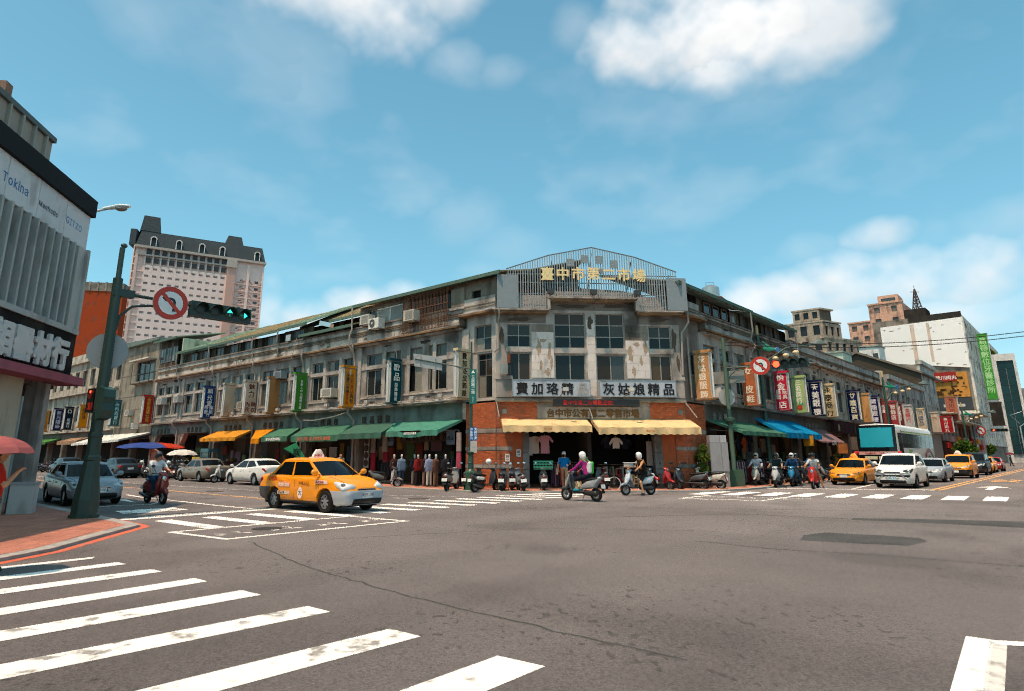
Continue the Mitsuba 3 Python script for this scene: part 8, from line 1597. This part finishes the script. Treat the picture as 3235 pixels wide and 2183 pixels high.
k = thing('yellow_notice_board', 'yellow notice board standing behind the parked scooters', 'sign board'); put('board', MB(H('c9b04a')).box((26.9, 2.0, .75), (28.1, 2.06, 1.5)), 'worn', parent=k, fr=FL); put('leg', MB(H('5a5650')).box((27.0, 2.0, .07), (27.05, 2.05, .75)).box((27.95, 2.0, .07), (28.0, 2.05, .75)), 'matte', parent=k, fr=FL); m = MB(); text(m, '肉圓', (27.9, 2.07, 1.2), (-1, 0, 0), (0, 0, 1), .25, H('6a4a2c'), bold=1); text(m, '菜頭粿', (27.95, 2.07, .9), (-1, 0, 0), (0, 0, 1), .25, H('6a4a2c'), bold=1); put('lettering', m, 'matte', parent=k, fr=FL)
k = thing('phone_booth', 'narrow blue-green booth on the pavement behind the bronze car', 'booth'); put('frame', MB(H('2f6470')).box((26.4, .9, .07), (27.6, 1.7, .5)).box((26.4, .9, 1.85), (27.6, 1.7, 2.1)).box((26.4, .9, .5), (26.5, 1.0, 1.85)).box((27.5, .9, .5), (27.6, 1.0, 1.85)).box((26.4, 1.6, .5), (26.5, 1.7, 1.85)).box((27.5, 1.6, .5), (27.6, 1.7, 1.85)), 'satin', parent=k, fr=FL); put('pane', MB(H('3f5a5c')).box((26.5, 1.64, .5), (27.5, 1.66, 1.85)), 'darkglass', parent=k, fr=FL)
fg = thing('flag', 'green triangular flag with a black character leaning out above the taxi roof', 'flag'); p = FL((13.4, 2.6, 0)); f_ = place(p[0], p[1], 0, 60); put('pole', MB(H('c9c4ba')).tube([(.45, 0, .1), (-.05, 0, 2.45)], .015, n=6), 'satin', parent=fg, fr=f_)
put('cloth', MB(H('3f9a6a')).prism([(.16, 1.45), (.62, 1.35), (-.05, 2.35), (-.75, 2.0)], -.008, .008, fr=lambda v: np.column_stack([v[:, 0], v[:, 2] + .04 * np.sin(v[:, 0] * 8), v[:, 1]])), 'cloth', parent=fg, fr=f_); m = MB(); text(m, '炭', (.0, -.06, 1.8), (1, 0, 0), (0, 0, 1), .5, H('1f2a24'), vertical=True, bold=1); put('lettering', m, 'matte', parent=fg, fr=f_)
# air conditioners
def aircon(fr, u, z, w, h, d, c, lab, fan=False, grp=None):
    k = thing('air_conditioner', lab, 'air conditioner', grp); dd = d + .5
    put('case', MB(H(c)).box((u - w / 2, d, z - h / 2), (u + w / 2, dd, z + h / 2)), 'worn', parent=k, fr=fr)
    if fan: put('fan_guard', MB(H('55524e')).lathe([(0, .0), (h * .38, .0), (h * .4, .02), (h * .4, -.02)], (u + w * .12, dd + .004, z), axis='y', n=20), 'matte', parent=k, fr=fr); put('fan_hub', MB(H('c9c5bd')).lathe([(0, .03), (h * .12, .02), (h * .12, -.01)], (u + w * .12, dd + .01, z), axis='y', n=12), 'matte', parent=k, fr=fr)
    else: put('grille', MB(tuple(x * .45 for x in H(c))).box((u - w * .42, dd, z - h * .38), (u + w * .3, dd + .012, z + h * .38)), 'matte', parent=k, fr=fr)
    put('bracket', MB(H('7a7268')).box((u - w / 2, .0, z - h / 2 - .05), (u - w / 2 + .04, dd, z - h / 2 - .005)).box((u + w / 2 - .04, .0, z - h / 2 - .05), (u + w / 2, dd, z - h / 2 - .005)), 'matte', parent=k, fr=fr)
aircon(FL, 10.1, 9.72, .85, .6, .12, 'c9c3b8', 'pale air conditioner below the attic window, the upper of the pair'); aircon(FL, 9.15, 9.35, .95, .62, .15, 'd9d5cc', 'white air conditioner with a round fan below the attic window', True); aircon(FL, 5.85, 9.35, .85, .62, .3, 'c4baab', 'air conditioner in the rusty attic cage')
aircon(FL, 13.7, 5.48, 1.15, .55, .1, 'd2cabd', 'long beige air conditioner under the window right of the green sign'); aircon(FL, 39.0, 6.32, 1.0, .6, .1, 'c9c4ba', 'air conditioner at the left end of the left wing'); aircon(FL, 35.6, 6.32, .8, .6, .12, 'cdc8be', 'air conditioner near the left end, right of its twin'); aircon(FL, 24.6, 5.25, .7, .5, .1, 'b3a898', 'small air conditioner between the cream signs'); aircon(FL, 46.3, 5.6, .9, .55, .05, 'bcb6ac', 'air conditioner on the grey concrete side building'); aircon(FL, 19.6, 7.1, 1.0, .5, .12, '8a949a', 'grey air conditioner in the upper window left of the green sign')
aircon(FRR, 3.4, 4.95, .95, .62, .25, 'd3d3d0', 'pale air conditioner left of the right signal pole'); aircon(FL, 44.5, 4.3, .5, .5, .05, 'c9c6c0', 'small box unit over the white awning')
dsh = thing('roof_antenna', 'small grey plate antenna on a post on the left wing roof', 'antenna'); put('plate', MB(H('9aa3a6')).box((18.7, .3, 9.45), (19.3, .34, 9.9)), 'satin', parent=dsh, fr=FL); put('bracket', MB(H('8a8680')).bar((19, .0, 9.5), (19, .3, 9.6), .04, .04), 'satin', parent=dsh, fr=FL)
dct = thing('vent_duct', 'shiny metal duct under the roof gap of the left wing', 'duct'); put('duct', MB(H('c9cccf')).bar((15.6, -.9, 10.3), (16.5, -.6, 10.55), .35, .3), 'metal', parent=dct, fr=FL)
tk = thing('water_tank', 'shiny steel water tank on the roof of the right wing', 'water tank'); p = FRR((14.2, -4.2, 0)); put('drum', MB(H('b9b6b0')).lathe([(0, 11.8), (.62, 11.8)] + [(.62 + .02 * (i % 2), 11.85 + i * .11) for i in range(17)] + [(.62, 13.75), (.3, 13.95), (0, 14.0)], (p[0], p[1], 0), n=24), 'metal', parent=tk, smooth=30); put('rail', MB(H('8a8782')).tube([(p[0] - .3, p[1], 13.9), (p[0] - .3, p[1], 14.2), (p[0] + .3, p[1], 14.2), (p[0] + .3, p[1], 13.9)], .02, n=5), 'metal', parent=tk)
rf = thing('roof_frame', 'small red-brown metal frame on the roof of the right wing', 'frame'); m = MB(H('8c4a3c'))
for a, b in (((10.6, -2, 11.0), (10.6, -2, 12.1)), ((12.2, -2, 10.9), (12.2, -2, 11.9)), ((10.6, -2, 12.1), (12.2, -2, 11.9)), ((10.6, -3.2, 11.0), (10.6, -3.2, 12.1)), ((10.6, -2, 12.1), (10.6, -3.2, 12.1))): m.bar(a, b, .06, .06)
put('bar', m, 'matte', parent=rf, fr=FRR)
# corner details: meter box, security lights, notices, hanging sign
put('meter_box', MB(H('9aa09c')).box((.18, .26, 5.55), (.55, .45, 6.0)).tube([(.5, .35, 5.5), (.72, .4, 5.6), (.7, .4, 5.95), (.5, .35, 6.0)], .02, H('4a4a48'), n=5), 'worn', parent=mkt, fr=FC); put('alarm_box', MB(H('8a4a30')).box((.6, .02, 6.15), (.72, .12, 6.6)), 'worn', parent=mkt, fr=FC); put('wall_plate', MB(H('a39b93')).box((.28, .02, 3.62), (.55, .05, 3.85)), 'worn', parent=mkt, fr=FC); put('wall_plate', MB(H('7d7a76')).box((9.25, .02, 3.6), (9.5, .06, 3.85)), 'worn', parent=mkt, fr=FC)
for u, z, lab in ((.55, 1.5, 'white paper notice on the left brick wall of the entrance'), (1.1, 1.72, 'white paper notice nearer the left stone jamb')):
    k = thing('paper_notice', lab, 'notice'); put('sheet', MB(H('d3d0cb')).box((u - .12, .03, z - .18), (u + .12, .04, z + .18)), 'matte', parent=k, fr=FC); put('print', MB(H('8d8a88')).box((u - .08, .041, z - .1), (u + .08, .043, z - .06)).box((u - .08, .041, z + .0), (u + .08, .043, z + .12)), 'matte', parent=k, fr=FC)
for a_, b_ in (((.0, .12, 4.25), (.05, 1.2, 3.4)), ((9.6, .12, 4.25), (9.75, 1.2, 3.4)), ((4.65, .12, 4.0), (4.65, .9, 3.35))): put('awning_brace', MB(H('8f8a84')).bar(a_, b_, .04, .04), 'satin', parent=mkt, fr=FC)
k = thing('orange_hanging_sign', 'small orange plate sign hanging over the riders on the right wing', 'shop sign'); put('plate', MB(H('c98a2c')).box((14.0, 1.2, 2.2), (14.06, 1.8, 2.85)), 'worn', parent=k, fr=FRR); put('bracket', MB(H('5a5650')).box((14.0, .1, 2.86), (14.05, 1.8, 2.9)), 'matte', parent=k, fr=FRR)
k = thing('orange_box_sign', 'orange-brown box sign on a post beside the mauve awning', 'shop sign'); put('box', MB(H('a8683c')).box((21.2, 1.2, 1.75), (21.5, 1.9, 2.45)), 'worn', parent=k, fr=FRR); put('post', MB(H('5a5650')).box((21.3, 1.5, .07), (21.36, 1.56, 1.75)), 'matte', parent=k, fr=FRR)
for u, lab in ((7.95, 'pale blue small shop sign left of the mannequins'), (3.1, 'pale blue small shop sign right of the mannequins')):
    k = thing('small_hanging_sign', lab, 'shop sign'); put('panel', MB(H('7d8b9c')).box((u - .28, .0, 2.15), (u + .28, .06, 2.85)), 'worn', parent=k, fr=FL); m = MB(); text(m, '精品', (u + .22, .065, 2.4), (-1, 0, 0), (0, 0, 1), .24, H('2a3340'), bold=1); put('lettering', m, 'matte', parent=k, fr=FL)
k = thing('shop_name_board', 'tan board with dark characters inside the arcade above the mannequins', 'shop sign'); put('panel', MB(H('5f5042')).box((3.4, -.5, 2.35), (7.6, -.4, 2.95)), 'worn', parent=k, fr=FL); m = MB(); text(m, '歐品流行服飾', (7.1, -.395, 2.45), (-1, 0, 0), (0, 0, 1), .42, H('2a2019'), bold=1, spacing=1.4); put('lettering', m, 'matte', parent=k, fr=FL)
k = thing('dotted_sign_strip', 'tall pale sign strip with dark round marks on the column behind the taxi', 'shop sign'); put('panel', MB(H('a39a90')).box((9.75, .05, .9), (10.15, .12, 2.75)), 'worn', parent=k, fr=FL); m = MB(); text(m, '●●●●', (9.95, .125, 2.45), (-1, 0, 0), (0, 0, 1), .42, H('3f302c'), vertical=True); put('print', m, 'matte', parent=k, fr=FL)
fpk = axle_place(16.9, 42.4, 2.7, 223); car('dark grey car standing behind the waiting riders on the right', fpk, color='3a3f44', L=4.5, Hh=1.5, wb=2.7)
